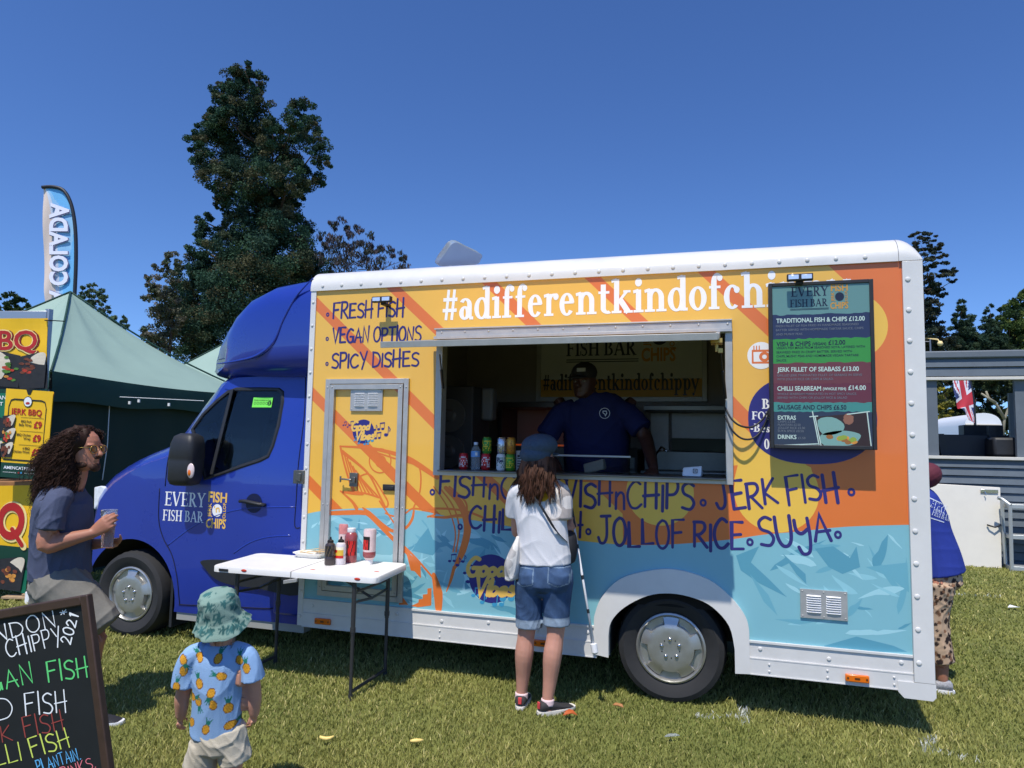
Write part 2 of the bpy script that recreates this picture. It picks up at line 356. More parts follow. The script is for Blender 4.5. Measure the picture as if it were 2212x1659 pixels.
def put_serif(mb, s, P, p0, p1, h, W=.17, T=.07, off=.0004, gap=.045):
    xs = 0; G = []
    for ch in s:
        if ch == ' ': xs += .3; continue
        a,B,Rg = serif(ch,W,T); G.append((xs,B,Rg)); xs += a+gap
    tot = xs-gap; dx,dz = p1[0]-p0[0],p1[1]-p0[1]; l = math.hypot(dx,dz); ux,uz = dx/l,dz/l; sx = l/tot
    def Q(a,b,o): return P(p0[0]+ux*a*sx-uz*b*h, p0[1]+uz*a*sx+ux*b*h, o)
    for k,(x0,B,Rg) in enumerate(G):
        o = off
        for (a,b,c,d,w_) in B:
            o += 2e-5; dx_,dy_ = c-a,d-b; ll = math.hypot(dx_,dy_) or 1; nx,ny = -dy_/ll*w_/2, dx_/ll*w_/2
            mb.add([Q(x0+a+nx,b+ny,o),Q(x0+a-nx,b-ny,o),Q(x0+c-nx,d-ny,o),Q(x0+c+nx,d+ny,o)], [(0,1,2,3)])
        for (cx,cy,rx,ry,tx,ty,a0,a1) in Rg:
            o += 2e-5; n = max(6,int(abs(a1-a0)/14)); vs = []; fs = []
            for i in range(n+1):
                A = rad(a0+(a1-a0)*i/n); vs += [Q(x0+cx+rx*math.cos(A),cy+ry*math.sin(A),o),Q(x0+cx+(rx-tx)*math.cos(A),cy+(ry-ty)*math.sin(A),o)]
            for i in range(n): fs.append((2*i,2*i+2,2*i+3,2*i+1))
            mb.add(vs, fs)
def disc2(mb, cx, cz, rx, rz, P, off, n=28, a0=0, a1=360):
    mb.add([P(cx,cz,off)]+[P(cx+rx*math.cos(rad(a0+(a1-a0)*i/n)), cz+rz*math.sin(rad(a0+(a1-a0)*i/n)), off) for i in range(n+1)], [(0,i+1,i+2) for i in range(n)])
def ring2(mb, cx, cz, r0, r1, P, off, n=28, a0=0, a1=360, e=1):
    vs = []
    for i in range(n+1):
        a = rad(a0+(a1-a0)*i/n); vs += [P(cx+r1*math.cos(a),cz+e*r1*math.sin(a),off),P(cx+r0*math.cos(a),cz+e*r0*math.sin(a),off)]
    mb.add(vs, [(2*i,2*i+2,2*i+3,2*i+1) for i in range(n)])
def rect2(mb, x0, x1, z0, z1, P, off): mb.add([P(x0,z0,off),P(x1,z0,off),P(x1,z1,off),P(x0,z1,off)], [(0,1,2,3)])
def PY(y): return lambda x, z, o: (x, y-o, z)          # writing on a wall facing -Y
def X2(x, y, Y=0.0):
    p = at(x, y, Y); return (p.x, p.z)
# ================================================================== the food truck
truck = thing("food_truck", "yellow and orange fish and chip food truck with blue cab and open serving hatch", "food truck", (-1.5, 1.0, 0))
YEL = mat("wrap_yellow", (232,180,74), .33, var=.03, vs=3, coat=.25); ORA = mat("wrap_orange", (220,116,52), .33, var=.03, vs=3, coat=.25)
TEAL = mat("wrap_teal", (126,181,192), .33, var=.03, vs=3, coat=.25)
TEALS = [C((158,206,214),.35), C((88,152,172),.35), C((106,168,184),.35), C((142,196,206),.35)]
NAVY = C((50,44,112), .4); NAVY2 = C((46,44,118), .4); WTXT = C((236,236,236), .45)
SUNY = mat("wrap_sun_yellow", (234,188,76), .33, var=.03, vs=3, coat=.25)
P0 = PY(0.0)
XL, XR, ZB, ZT = -2.99, 1.02, .45, 2.765
WX0, WX1, WZ0, WZ1 = -1.935, .005, 1.415, 2.345       # hatch opening
A_OUT = [X2(*p) for p in [(1283,1410),(1285,1330),(1300,1290),(1340,1250),(1400,1232),(1460,1229),(1530,1250),(1580,1290),(1610,1330),(1618,1360),(1620,1453)]]
A_IN = [X2(*p) for p in [(1316,1418),(1316,1370),(1322,1340),(1350,1310),(1400,1285),(1450,1280),(1500,1290),(1540,1310),(1575,1350),(1587,1400),(1588,1452)]]
A_OUT = A_OUT[:1]+catmull(A_OUT[1:-1],4)+A_OUT[-1:]; A_IN = A_IN[:1]+catmull(A_IN[1:-1],4)+A_IN[-1:]
xm0, xm1 = (A_OUT[0][0]+A_IN[0][0])/2, (A_OUT[-1][0]+A_IN[-1][0])/2
NOTCH = [(xm0,ZB)]+[(x+(-.04 if x<-.3 else .04)*(1 if z<.6 else .4), z+.05) for x,z in A_IN if z>.45]+[(xm1,ZB)]
# side panel with hatch and wheel openings
mb = MB()
outer = [(XL,ZB)]+NOTCH+[(XR,ZB),(XR,ZT),(XL,ZT)]
hole = [(WX0,WZ0),(WX0,WZ1),(WX1,WZ1),(WX1,WZ0)]
mb.poly([outer, hole], 0.0, .035); mb.build("side_panel", YEL, truck)
RECTS = [(XL,WX0-.02,ZB,ZT),(WX1+.02,XR,ZB,ZT),(WX0-.02,WX1+.02,WZ1+.02,ZT),(WX0-.02,WX1+.02,ZB,WZ0-.01)]
def clip(poly, r):
    for ax, lim, sg in ((0,r[0],1),(0,r[1],-1),(1,r[2],1),(1,r[3],-1)):
        out = []
        for i in range(len(poly)):
            a, b = poly[i-1], poly[i]; da, db = sg*(a[ax]-lim), sg*(b[ax]-lim)
            if (da < 0) != (db < 0):
                t = da/(da-db); out.append((a[0]+(b[0]-a[0])*t, a[1]+(b[1]-a[1])*t))
            if db >= 0: out.append(b)
        poly = out
        if len(poly) < 3: return []
    return poly
def decal(mb, pts, off, rects=RECTS):
    for t in tessellate_polygon([[Vector((a,b,0)) for a,b in pts]]):
        for r in rects:
            q = clip([pts[i] for i in t], r)
            if q: mb.add([(a,-off,b) for a,b in q], [list(range(len(q)))])
def stripe(mb, p, q, wd, off):
    a, b = X2(*p), X2(*q); dx,dz = b[0]-a[0],b[1]-a[1]; l = math.hypot(dx,dz); nx,nz = -dz/l*wd/2,dx/l*wd/2
    decal(mb, [(a[0]-nx,a[1]-nz),(b[0]-nx,b[1]-nz),(b[0]+nx,b[1]+nz),(a[0]+nx,a[1]+nz)], off)
TOPW = [(660,1111),(681,1106),(720,1101),(786,1098),(856,1098),(924,1106),(981,1119),(1012,1122),(1127,1142),(1200,1160),(1261,1169),(1355,1177),(1450,1176),(1571,1166),(1650,1155),(1730,1147.6),(1800,1140),(1871,1136),(1990,1133)]
mb = MB(); SO = .0001
for p,q in [((640,612),(1010,985)),((640,815),(960,1136)),((640,1012),(760,1136)),((800,574),(1500,1240)),((1005,560),(1420,960)),((1225,548),(1640,935)),((1470,536),(1760,800)),((1560,850),(1690,985)),((1010,995),(1160,1140)),((760,520),(800,560))]:
    SO += 1e-5; stripe(mb, p, q, .077, SO)
wav = catmull([X2(*p) for p in TOPW], 4)
orr = [X2(*p) for p in [(1240,1040),(1290,1042),(1345,1105),(1346,1185)]]+[q for q in wav if q[0] > X2(1350,1177)[0]]+[X2(*p) for p in [(1990,560),(1775,560),(1832,612),(1850,700),(1800,800),(1740,960),(1690,1000),(1500,1010)]]
decal(mb, orr, .00025); mb.build("orange_graphics", ORA, truck)
mb = MB()
for cx,cy,r in [(1836,705,.208),(1425,1063,.213),(1676,1063,.245)]:
    c = X2(cx,cy); decal(mb, [(c[0]+r*math.cos(2*math.pi*i/48), c[1]+r*math.sin(2*math.pi*i/48)) for i in range(48)], .0003+cx*1e-8); mb.build("sun_graphic", SUNY, truck); mb = MB()
decal(mb, [X2(*p) for p in [(1585,1040),(1600,980),(1660,960),(1700,985),(1752,1010),(1762,1063),(1600,1063)]], .00034)
mb.build("sun_glow_graphic", SUNY, truck)
mb = MB(); decal(mb, [(XL,ZB)]+wav+[(XR,ZB)]+NOTCH[::-1], .0004); mb.build("sea_graphics", TEAL, truck)
def inwater(x, z):
    zz = np.interp(x, [q[0] for q in wav], [q[1] for q in wav])
    return ZB+.01 < z < zz-.015 and XL < x < XR and not (-.93 < x < .24 and z < .93)
mbs = MB(); r_ = random.Random(5)
for k in range(240):
    x, z = r_.uniform(XL,XR), r_.uniform(ZB+.03,1.1); a = r_.choice([.2,.5,2.6,2.9,-.4,-.9,1.2])+r_.uniform(-.3,.3); l = r_.uniform(.07,.42)*(.6 if k > 120 else 1); wd = l*r_.uniform(.12,.34); cv = r_.uniform(-.3,.3)*l
    up_, lo_ = [], []
    for i in range(9):
        t = i/8; u = (t-.4)*l; h = wd*math.sin(math.pi*t**.7)*.5; b = cv*t*t
        j = 1+.25*math.sin(i*5+k)
        up_.append((x+u*math.cos(a)-(b+h*j)*math.sin(a), z+u*math.sin(a)+(b+h*j)*math.cos(a))); lo_.append((x+u*math.cos(a)-(b-h*.6)*math.sin(a), z+u*math.sin(a)+(b-h*.6)*math.cos(a)))
    pl = up_+lo_[::-1][1:-1]
    if all(inwater(*q) for q in pl): mbs.mi = r_.randrange(4); decal(mbs, pl, .00045+k*9e-7)
for pl in [[(1440,1270),(1575,1190),(1640,1185),(1560,1235)]]: pass
for pts,c in [([(1590,1200),(1640,1180),(1622,1215),(1660,1250),(1700,1290),(1640,1260),(1600,1232)],1),([(1760,1185),(1800,1180),(1836,1205),(1850,1180),(1858,1225),(1820,1240),(1790,1225)],1),([(1690,1195),(1740,1240),(1742,1262),(1720,1240)],1),([(1620,1240),(1660,1285),(1680,1330),(1650,1300)],2),([(1780,1395),(1850,1375),(1930,1395),(1960,1408),(1790,1408)],1),([(1870,1225),(1960,1215),(1964,1280),(1920,1245)],2),([(905,1165),(925,1140),(935,1165),(955,1175),(935,1200),(890,1190)],1)]:
    mbs.mi = c; pl = [X2(*p) for p in pts]; decal(mbs, pl, .00066+c*1e-5)
mbs.build("sea_shards", TEALS, truck)
# the orange line-drawn fish (crop pixels of the door area)
def K7(x, y): return X2(674+.26038*x, 915.9+.26038*y)
mb = MB(); O_ = .0008
FISH = [([(235,185),(430,195),(560,215),(700,250),(800,290),(900,350),(1040,445)],[.012,.02,.025,.03,.04,.04,.03]),
 ([(500,225),(700,290),(860,340),(900,400),(895,560),(840,700)],.012),([(235,185),(260,300),(300,440),(340,555)],.016),([(250,230),(380,330),(480,430),(560,590),(610,690)],[.03,.02,.016,.014,.012]),
 ([(300,560),(440,575),(555,610)],.014),([(235,555),(330,640),(370,700)],[.01,.02,.03]),([(240,560),(330,575),(420,580)],[.012,.02,.022]),
 ([(370,450),(480,420),(600,590),(632,660),(605,690),(560,600)],.012),([(150,740),(300,735),(420,735),(480,760),(640,920),(800,1075)],[.03,.035,.035,.03,.03,.03]),
 ([(420,695),(480,740),(600,850),(690,890),(780,860),(830,790),(845,720)],[.01,.025,.03,.02,.02,.02,.015]),([(560,640),(640,760),(720,880)],.012),([(610,740),(680,765),(760,750),(850,700),(1020,740),(960,770)],.012),
 ([(760,1010),(860,1110),(1000,1270)],.014),([(1010,1250),(1045,1400),(1050,1530)],[.03,.07,.05]),([(960,765),(1100,775),(1200,760),(1290,760)],[.01,.02,.02,.02]),
 ([(1110,530),(1230,660),(1290,850),(1250,1050),(1180,1200)],[.03,.05,.055,.05,.02]),([(1060,530),(1170,680),(1220,860),(1195,1060)],.012),([(1010,520),(1130,700),(1190,900),(1170,1060)],.01),([(1140,520),(1270,640),(1285,730)],.014),
 ([(1180,1190),(1150,1300),(1115,1390)],[.025,.02,.006]),([(960,700),(1150,705),(1300,730),(1450,790)],.016),([(900,350),(960,400),(1040,420)],.012)]
for pts,w_ in FISH:
    q = catmull([K7(*p) for p in pts], 5); n = len(q)
    ws = w_ if not isinstance(w_,list) else [float(np.interp(i/(n-1)*(len(w_)-1), range(len(w_)), w_)) for i in range(n)]
    ribbon(mb, q, ws, P0, O_); O_ += 1.5e-5
for k in range(7):
    a = K7(268+k*24, 250+k*34); b = K7(352+k*32, 555+k*7); ribbon(mb, [a,b], .012, P0, O_); O_ += 1e-5
c = K7(565,305); ring2(mb, c[0], c[1], .082, .092, P0, O_); ring2(mb, c[0]+.005, c[1]-.005, .03, .045, P0, O_+5e-6)
for pts in [[(780,1060),(900,1140),(905,1280),(850,1220),(820,1215)],[(820,1510),(885,1480),(885,1455),(920,1450),(920,1415),(958,1410),(958,1365),(992,1360),(990,1505),(880,1520)],[(720,1500),(800,1500),(740,1420)]]:
    decal(mb, [K7(*p) for p in pts], O_); O_ += 1e-5
mb.build("fish_graphic", ORA, truck)
# writing on the panel
mb = MB(); D_ = .0014
put_serif(mb, "#adifferentkindofchippy", P0, X2(956,692), X2(1838,656), .232, W=.185, T=.075, off=D_)
mb.build("hashtag_lettering", WTXT, truck)
mb = MB()
for s,p0,p1,h,w_,wob in [("FRESH FISH",(720,687.5),(873,682.5),.112,.0145,0),("VEGAN OPTIONS",(719,740),(909,735.5),.105,.0145,0),("SPICY DISHES",(717,795),(904,790),.105,.0145,0),
    ("FISHnCHIPS",(950,1069),(1224,1084),.155,.0185,.012),("VISHnCHIPS",(1222,1092),(1499,1102),.165,.0185,.014),("JERK FISH",(1550,1102),(1815,1078),.16,.0185,.012),
    ("CHILLI FISH",(1014,1143),(1258,1160),.145,.0185,.012),("JOLLOF RICE",(1293,1176),(1606,1188),.165,.0185,.014),("SUyA",(1645,1183),(1797,1170),.165,.019,.012)]:
    mb = MB(); put_hand(mb, s, P0, X2(*p0), X2(*p1), h, w_, off=D_+.0001, wob=wob); mb.build("hand_lettering", NAVY, truck)
mb = MB()
for p,r in [((708,679.5),.014),((707,732),.014),((706.5,786),.014),((934,1063),.021),((1519,1086),.022),((1839,1063),.022),((994,1138),.02),((1271,1148.5),.021),((1620,1171),.022),((1810,1155),.022)]:
    mb = MB(); c = X2(*p); ring2(mb, c[0], c[1], r*.38, r, P0, D_+.0001, 16, e=1.15); mb.build("bullet_dot", NAVY, truck)
# badges "Good Vibes"
GOLD = C((232,186,92), .4); NOTE = C((60,150,190), .4)
def note(mb, x, z, s, P, off, dbl=False):
    disc2(mb, x, z, s*.22, s*.16, P, off, 10); ribbon(mb, [(x+s*.2,z),(x+s*.24,z+s*.8)], s*.07, P, off+1e-5)
    if dbl:
        disc2(mb, x+s*.6, z+s*.06, s*.22, s*.16, P, off, 10); ribbon(mb, [(x+s*.8,z+s*.06),(x+s*.84,z+s*.86)], s*.07, P, off+1e-5); ribbon(mb, [(x+s*.24,z+s*.78),(x+s*.84,z+s*.86)], s*.16, P, off+2e-5)
    else: ribbon(mb, [(x+s*.24,z+s*.8),(x+s*.42,z+s*.55),(x+s*.38,z+s*.35)], s*.09, P, off+2e-5)
def good_vibes(cx, cz, r, nm, hcol):
    m1 = MB(); disc2(m1, cx, cz, r, r, P0, D_, 40)
    dk = [(-1.9,.6,.3,1),(-1.55,.45,.35,0),(-1.3,.62,.3,0),(-1.2,.15,.34,1),(-1.05,-.2,.4,1)] if hcol else [(-1.9,.5,.3,1),(-1.5,.35,.3,0),(-1.3,.5,.35,1),(-1.1,.2,.4,1),(1.05,.15,.45,0),(1.4,.2,.55,1),(1.15,-.55,.5,1),(2.1,-.25,.75,0)]
    for a,b,s,d in dk: note(m1, cx+a*r, cz+b*r, s*r*1.15, P0, D_+3e-5*(1+abs(a)), d)
    o = m1.build(nm, NAVY2, truck)
    m2 = MB()
    for a,b,s,d in [(-.8,-.75,.4,1),(-.4,-1.0,.45,0),(.15,-1.05,.5,1),(.5,-.8,.6,1),(.3,.2,.35,0),(-.1,-.35,.3,1)]: note(m2, cx+a*r, cz+b*r, s*r, P0, D_+2e-4+abs(a)*3e-5, d)
    m2.build("badge_notes", NOTE, truck)
    m3 = MB()
    sh = lambda x,z,o: P0(x+(z-cz)*.22, z, o)
    put_hand(m3, "Good", sh, (cx-r*1.12,cz+r*.06), (cx+r*.52,cz+r*.16), r*.72, r*.17, off=D_+.0006, gap=.1)
    put_hand(m3, "Vibes", sh, (cx-r*.55,cz-r*.72), (cx+r*1.12,cz-r*.62), r*.72, r*.17, off=D_+.0006, gap=.1)
    m3.build("badge_lettering", GOLD, truck)
c = X2(785,932); good_vibes(c[0], c[1], .088, "door_badge", False)
c = X2(1062,1250); good_vibes(c[0], c[1], .163, "side_badge", True)
# oval booking sign and camera roundel
mb = MB(); c = X2(1752,905); decal(mb, [(c[0]+.365*math.copysign(abs(math.cos(t))**.85,math.cos(t)), c[1]+.275*math.copysign(abs(math.sin(t))**.85,math.sin(t))) for t in [2*math.pi*i/56 for i in range(56)]], .0012)
mb.build("booking_oval", NAVY2, truck)
mb = MB()
for s,p0,p1,h in [("B",(1646,883),(1663,883),.062),("FOR",(1624,906),(1668,907),.05),("-Bes",(1621,932),(1663,934),.05),("0",(1651,970),(1663,970),.062)]:
    put_serif(mb, s, P0, X2(*p0), X2(*p1), h, W=.2, T=.09, off=D_); mb.build("booking_lettering", WTXT, truck); mb = MB()
c = X2(1644,768); disc2(mb, c[0], c[1], .082, .086, P0, D_)
mb.build("camera_disc", WTXT, truck)
mb = MB()
ribbon(mb, [(c[0]+a,c[1]+b) for a,b in [(-.05,-.045),(.055,-.045),(.055,.03),(-.05,.03),(-.05,-.045)]], .012, P0, D_+.0002); ring2(mb, c[0]+.02, c[1]-.008, .014, .032, P0, D_+.0004, 20)
for k in range(3): ribbon(mb, [(c[0]-.042+k*.016,c[1]+.035),(c[0]-.042+k*.016,c[1]+.06)], .007, P0, D_+.0002)
mb.build("camera_icon", ORA, truck)
# white edging: front strip, roof rail, rear post, skirts, rivets
mb = MB()
mb.box(-3.032,-2.988,-.012,.06,.26,2.78)
for k in range(14): mb.rivet(-3.010, .33+k*.18, -.012, .012)
mb.build("front_edging", WHITE, truck, bevel=.004)
mb = MB(); prof = []
for k in range(13):
    a = math.pi/2*k/12; prof.append((-.018+.17*(1-math.cos(a)), 2.775+.15*math.sin(a)))
prof = [(-.018,2.755)]+prof+[(.5,2.935),(2.15,2.935),(2.16,2.755)]
mb.loft([[(x,y,z) for y,z in prof] for x in (-3.034,-1.5,.1,1.0)], closed=True)
for k in range(24): mb.rivet(-2.93+k*.163, 2.79, -.018, .013)
for x in (-.9,-1.4): pass
mb.build("roof_rail", WHITE, truck, smooth=40)
mb = MB()                                                       # rounded top corner
rg = []
for i in range(10):
    a = math.pi/2*i/9; k_ = max(.02,math.cos(a))
    rg.append([(1.002+.126*math.sin(a), y-.004 if y<.6 else y, 2.757+(z-2.757)*k_) for y,z in prof])
mb.loft(rg); mb.build("roof_corner", WHITE, truck, smooth=50)
mb = MB()
mb.box(1.018,1.126,-.024,2.14,.31,2.752)
mb.poly([[(.935,.25),(.965,.218),(1.11,.216),(1.128,.236),(1.128,.309),(.935,.309)]], -.024, .05)
for k in range(13): mb.rivet(1.045 if k%1==0 else 1.08, .42+k*.185, -.024, .016)
mb.build("rear_post", WHITE, truck, bevel=.006)
mb = MB()
for x0,x1 in ((-2.988,A_OUT[0][0]+.02),(A_OUT[-1][0]-.02,1.017)):
    mb.box(x0,x1,-.010,.03,.355,.452); mb.box(x0,x1,-.016,.03,.258,.352); mb.box(x0,x1,-.02,.0,.444,.456); mb.box(x0,x1,-.02,.0,.256,.262); mb.box(x0,x1,-.018,-.006,.349,.356)
    n = max(2,int((x1-x0)/.3))
    for k in range(n): mb.rivet(x0+.08+k*(x1-x0-.14)/(n-1), .41-(k%2)*.02, -.010, .013)
    for x in (x0+.13,x1-.1,(x0+x1)/2):
        for z in (.285,.325): mb.rivet(x, z, -.016, .007)
mb.build("side_skirt", ALUW, truck)
mb = MB(); mb.poly([A_OUT+A_IN[::-1]], -.03, .03); mb.build("wheel_arch", WHITE, truck, bevel=(.012,3))
mb = MB()
lip = [(x,z) for x,z in A_IN]
mb.loft([[(x,.03,z) for x,z in lip],[(x,.13,z) for x,z in lip],[(x,.7,z) for x,z in lip]], False, True, closed=False)
mb.mi = 0; mb.build("wheel_well", BLACK, truck)
# box shell and interior
INT = mat("interior_panel", (150,140,130), .5, var=.08, vs=4); INTF = mat("interior_floor", (60,60,62), .6, var=.2, vs=20)
mb = MB()
mb.box(-3.03,1.017,2.05,2.14,.26,2.755); mb.box(-3.03,-2.985,.061,2.049,.26,2.755); mb.build("far_wall", WHITE, truck)
mb = MB(); mb.box(-2.984,1.016,.037,2.048,.86,.92); mb.build("floor_deck", INTF, truck)
mb = MB(); mb.box(-2.98,1.01,2.02,2.046,.922,2.74); mb.box(-2.98,-2.5,.04,2.0,.93,2.72); mb.box(.985,1.014,.04,2.018,.922,2.74); mb.box(-2.98,1.01,.16,2.018,2.70,2.735); mb.build("inner_lining", INT, truck)
# hatch frame, counter ledge, rain rail, flap and its struts
mb = MB()
mb.box(-1.975,-1.925,-.03,.06,1.39,2.34); mb.box(0,.045,-.03,.06,1.39,2.39); mb.box(-1.925,0,-.035,.06,1.392,1.428); mb.box(-1.975,0,-.03,.05,2.345,2.388)
mb.build("hatch_frame", ALU, truck, bevel=.003)
mb = MB(); mb.box(-1.925,0,-.075,.0,1.418,1.43); mb.box(-1.925,-.002,.061,.42,1.40,1.43); mb.build("counter_ledge", STEEL, truck, bevel=.003)
mb = MB()
mb.box(-1.972,.042,-.05,-.031,2.372,2.418); mb.box(-1.985,.044,-.062,-.031,2.35,2.371); mb.box(-1.985,.044,-.058,-.0,2.42,2.43)
for k in range(12): mb.rivet(-1.93+k*.177, 2.40, -.05, .008, .004)
mb.build("rain_rail", ALU, truck, bevel=.002)
fl = thing; mb = MB()
h0, h1 = Vector((0,-.04,2.335)), Vector((0,-.80,2.208)); dv = (h1-h0).normalized(); nv = Vector((1,0,0)).cross(dv).normalized()
cx_ = (h0+h1)/2+Vector((-1.02,0,0))
mb.obox(cx_, (.97,0,0), dv*.385, nv*.009); mb.build("hatch_flap", YEL, truck)
mb = MB()
mb.obox(h1+Vector((-1.02,0,0))+dv*.012, (.985,0,0), dv*.012, nv*.019)
for sx in (-2.0,-.04): mb.obox(cx_+Vector((sx+1.02,0,0))*1, (.012,0,0), dv*.388, nv*.017)
mb.build("flap_edging", ALU, truck, bevel=.002)
mb = MB()
for q0,q1 in ((at(957,838,-.045),at(950,766,-.30)),(at(1567,860,-.045),at(1556,752,-.30))):
    mb = MB(); m_ = q0.lerp(q1,.55); mb.tube([q0,m_,q0.lerp(q1,.56),q1], [.010,.010,.005,.005], 8); mb.build("gas_strut", BLACK, truck, smooth=40)
mb = MB(); a = at(1548,738,-.7); mb.obox(a, (.03,0,0), (0,.05,0), (0,0,.012)); mb.tube([a+Vector((0,0,-.01)),a+Vector((0,0,-.055))], .009, 8); mb.obox(a+Vector((.02,0,-.05)), (.012,0,0),(0,.012,0),(0,0,.012)); mb.build("hatch_latch", C((190,160,90),.4,metal=.6), truck)
# staff door
mb = MB(); dx0,dx1,dz0,dz1 = -2.868,-2.188,.49,2.077; fw = .036
for a,b,c_,d in ((dx0,dx0+fw,dz0,dz1),(dx1-fw,dx1,dz0,dz1),(dx0+fw,dx1-fw,dz1-fw,dz1),(dx0+fw,dx1-fw,dz0,dz0+fw)): mb.box(a,b,-.022,.0,c_,d)
g = .006; e0,e1,f0,f1 = dx0+fw+g,dx1-fw-g,dz0+fw+g,dz1-fw-g
for a,b,c_,d in ((e0,e0+fw,f0,f1),(e1-fw,e1,f0,f1),(e0+fw,e1-fw,f1-fw,f1),(e0+fw,e1-fw,f0,f0+fw)): mb.box(a,b,-.029,.0,c_,d)
for z in (f0+.02,1.15,f1-.02):
    for x in (dx0+.018,dx1-.018,e0+.018,e1-.018): mb.rivet(x,z,-.022 if x in (dx0+.018,dx1-.018) else -.029,.007,.004)
dr = mb.build("staff_door", ALU, truck, bevel=.002)
mb = MB(); c = X2(765,1036); mb.box(c[0]-.03,c[0]+.035,-.018,-.0,c[1]-.05,c[1]+.05); mb.box(c[0]-.01,c[0]+.025,-.035,-.018,c[1]-.02,c[1]+.02); mb.tube([(c[0],-.04,c[1]),(c[0]-.09,-.04,c[1]+.004)], .007, 8); mb.tube([(c[0]-.09,-.04,c[1]-.02),(c[0]-.09,-.04,c[1]+.025)], .007, 8); mb.build("door_latch", STEEL, dr, bevel=.002)
mb = MB(); c = X2(842,1053); mb.box(c[0]-.05,c[0]+.05,-.016,0,c[1]-.022,c[1]+.022); mb.box(c[0]-.04,c[0]+.04,-.022,-.016,c[1]-.012,c[1]+.012); mb.build("door_handle", BLACK, dr, bevel=.003)
mb = MB(); c = X2(648,1030); mb.box(c[0]-.04,c[0]+.05,-.03,.03,c[1]-.05,c[1]+.05); mb.box(c[0]-.01,c[0]+.03,-.04,-.03,c[1]-.03,c[1]+.03); mb.build("side_latch", STEEL, truck, bevel=.004)
def vent(x0,x1,z0,z1,n,par,y=-.012):
    m = MB(); m.box(x0,x1,y,0,z0,z1); w_ = (x1-x0); m2 = MB()
    for k in range(6): m.rivet(x0+.012+(k%3)*(w_-.024)/2, z0+.012 if k<3 else z1-.012, y, .005, .003)
    for cx in (x0+w_*.29,x0+w_*.71):
        for k in range(n):
            z = z0+.03+(z1-z0-.06)*(k+.5)/n; hw = w_*.155; hh = (z1-z0-.06)/n*.34
            rg = []
            for t,s_ in ((-1,.2),(-.85,.8),(0,1),(.85,.8),(1,.2)): rg.append([(cx+hw*t,y,z-hh),(cx+hw*t,y-.011*s_,z-hh*.5),(cx+hw*t,y-.012*s_,z+hh*.0),(cx+hw*t,y,z+hh)])
            m2.loft(rg)
    o = m.build("louvre_vent", ALU, par)
    if par is truck: m2.build("louvre", C((238,238,240),.3,metal=.3), o)  # slats coloured near white to paint the sun glint onto them
    else:
        for f in m2.f: pass
        m3 = m2.mesh("louvre", [C((238,238,240),.3,metal=.3)]); q = bpy.data.objects.new("louvre_slats", m3); COL.objects.link(q); q.parent = par; WL[q] = WL[truck]; m3.transform(Matrix.Translation(-WL[truck]))
    return o
a = X2(760,840); b = X2(827,888); vent(a[0],b[0],b[1],a[1],8,dr,-.014)
a = X2(1728,1271); b = X2(1831,1341); vent(a[0],b[0],b[1],a[1],8,truck)
for (x0,y0,x1,y1) in ((685,1334,718,1347),(1155,1380,1196,1395),(1824,1453,1876,1472)):
    a = X2(x0,y0); b = X2(x1,y1); zc = (a[1]+b[1])/2; m = MB(); m.box(a[0],b[0],-.038,-.017,zc-.021,zc+.021); o = m.build("side_marker", AMBER, truck, bevel=.006)
    xc = (a[0]+b[0])/2
    for q,h_ in ((xc,.014),(xc-.05,.005),(xc+.05,.005)): m = MB(); m.box(q-h_,q+h_,-.0395,-.038,zc-.0055,zc+.0055); m.build("lens_reflector", C((90,50,20),.4), o)
LAMPW = mat("work_lamp_glass", (235,235,240), .1, metal=.6, coat=1)
for (x0,y0,x1,y1,st) in ((803,640,843,652,.12),(1700,590,1757,606,.20)):
    a = at(x0,y0,-st); b = at(x1,y1,-st); m = MB(); zc = (a.z+b.z)/2; xc = (a.x+b.x)/2; hw = (b.x-a.x)/2
    m.box(xc-hw,xc+hw,-st,-st+.035,zc-.021,zc+.021); m.box(xc-.022,xc+.022,-st+.035,0.0,zc-.035,zc-.018); o = m.build("work_light", BLACK, truck, bevel=.004)
    m = MB()
    for s_ in (-1,1): m.box(xc+s_*hw*.5-hw*.4,xc+s_*hw*.5+hw*.4,-st-.004,-st,zc-.014,zc+.014)
    m.build("lamp_lens", LAMPW, o, bevel=.002)
# roof light standing open
mb = MB(); pl = [at(938,573,.5),at(1030,569,1.0),at(1040,548,1.0),at(977,518,.5)]
nrm = (pl[1]-pl[0]).cross(pl[3]-pl[0]).normalized()
q2 = catmull([tuple(pl[0]+(pl[1]-pl[0])*u+(pl[3]-pl[0])*v+(pl[2]-pl[1]-pl[3]+pl[0])*u*v) for u,v in ((.5,0),(.95,.03),(1,.5),(.95,.97),(.5,1),(.05,.97),(0,.5),(.05,.03))], 4, True)
mb.loft([[Vector(p)+nrm*.02 for p in q2],[Vector(p)-nrm*.02 for p in q2],[Vector(p)*.8+Vector(sum((Vector(t) for t in q2),Vector())/len(q2))*.2-nrm*.06 for p in q2]])
mb.build("roof_light", mat("smoked_acrylic", (192,197,204), .3, trans=.75, ior=1.08, spec=.3), truck, smooth=40)
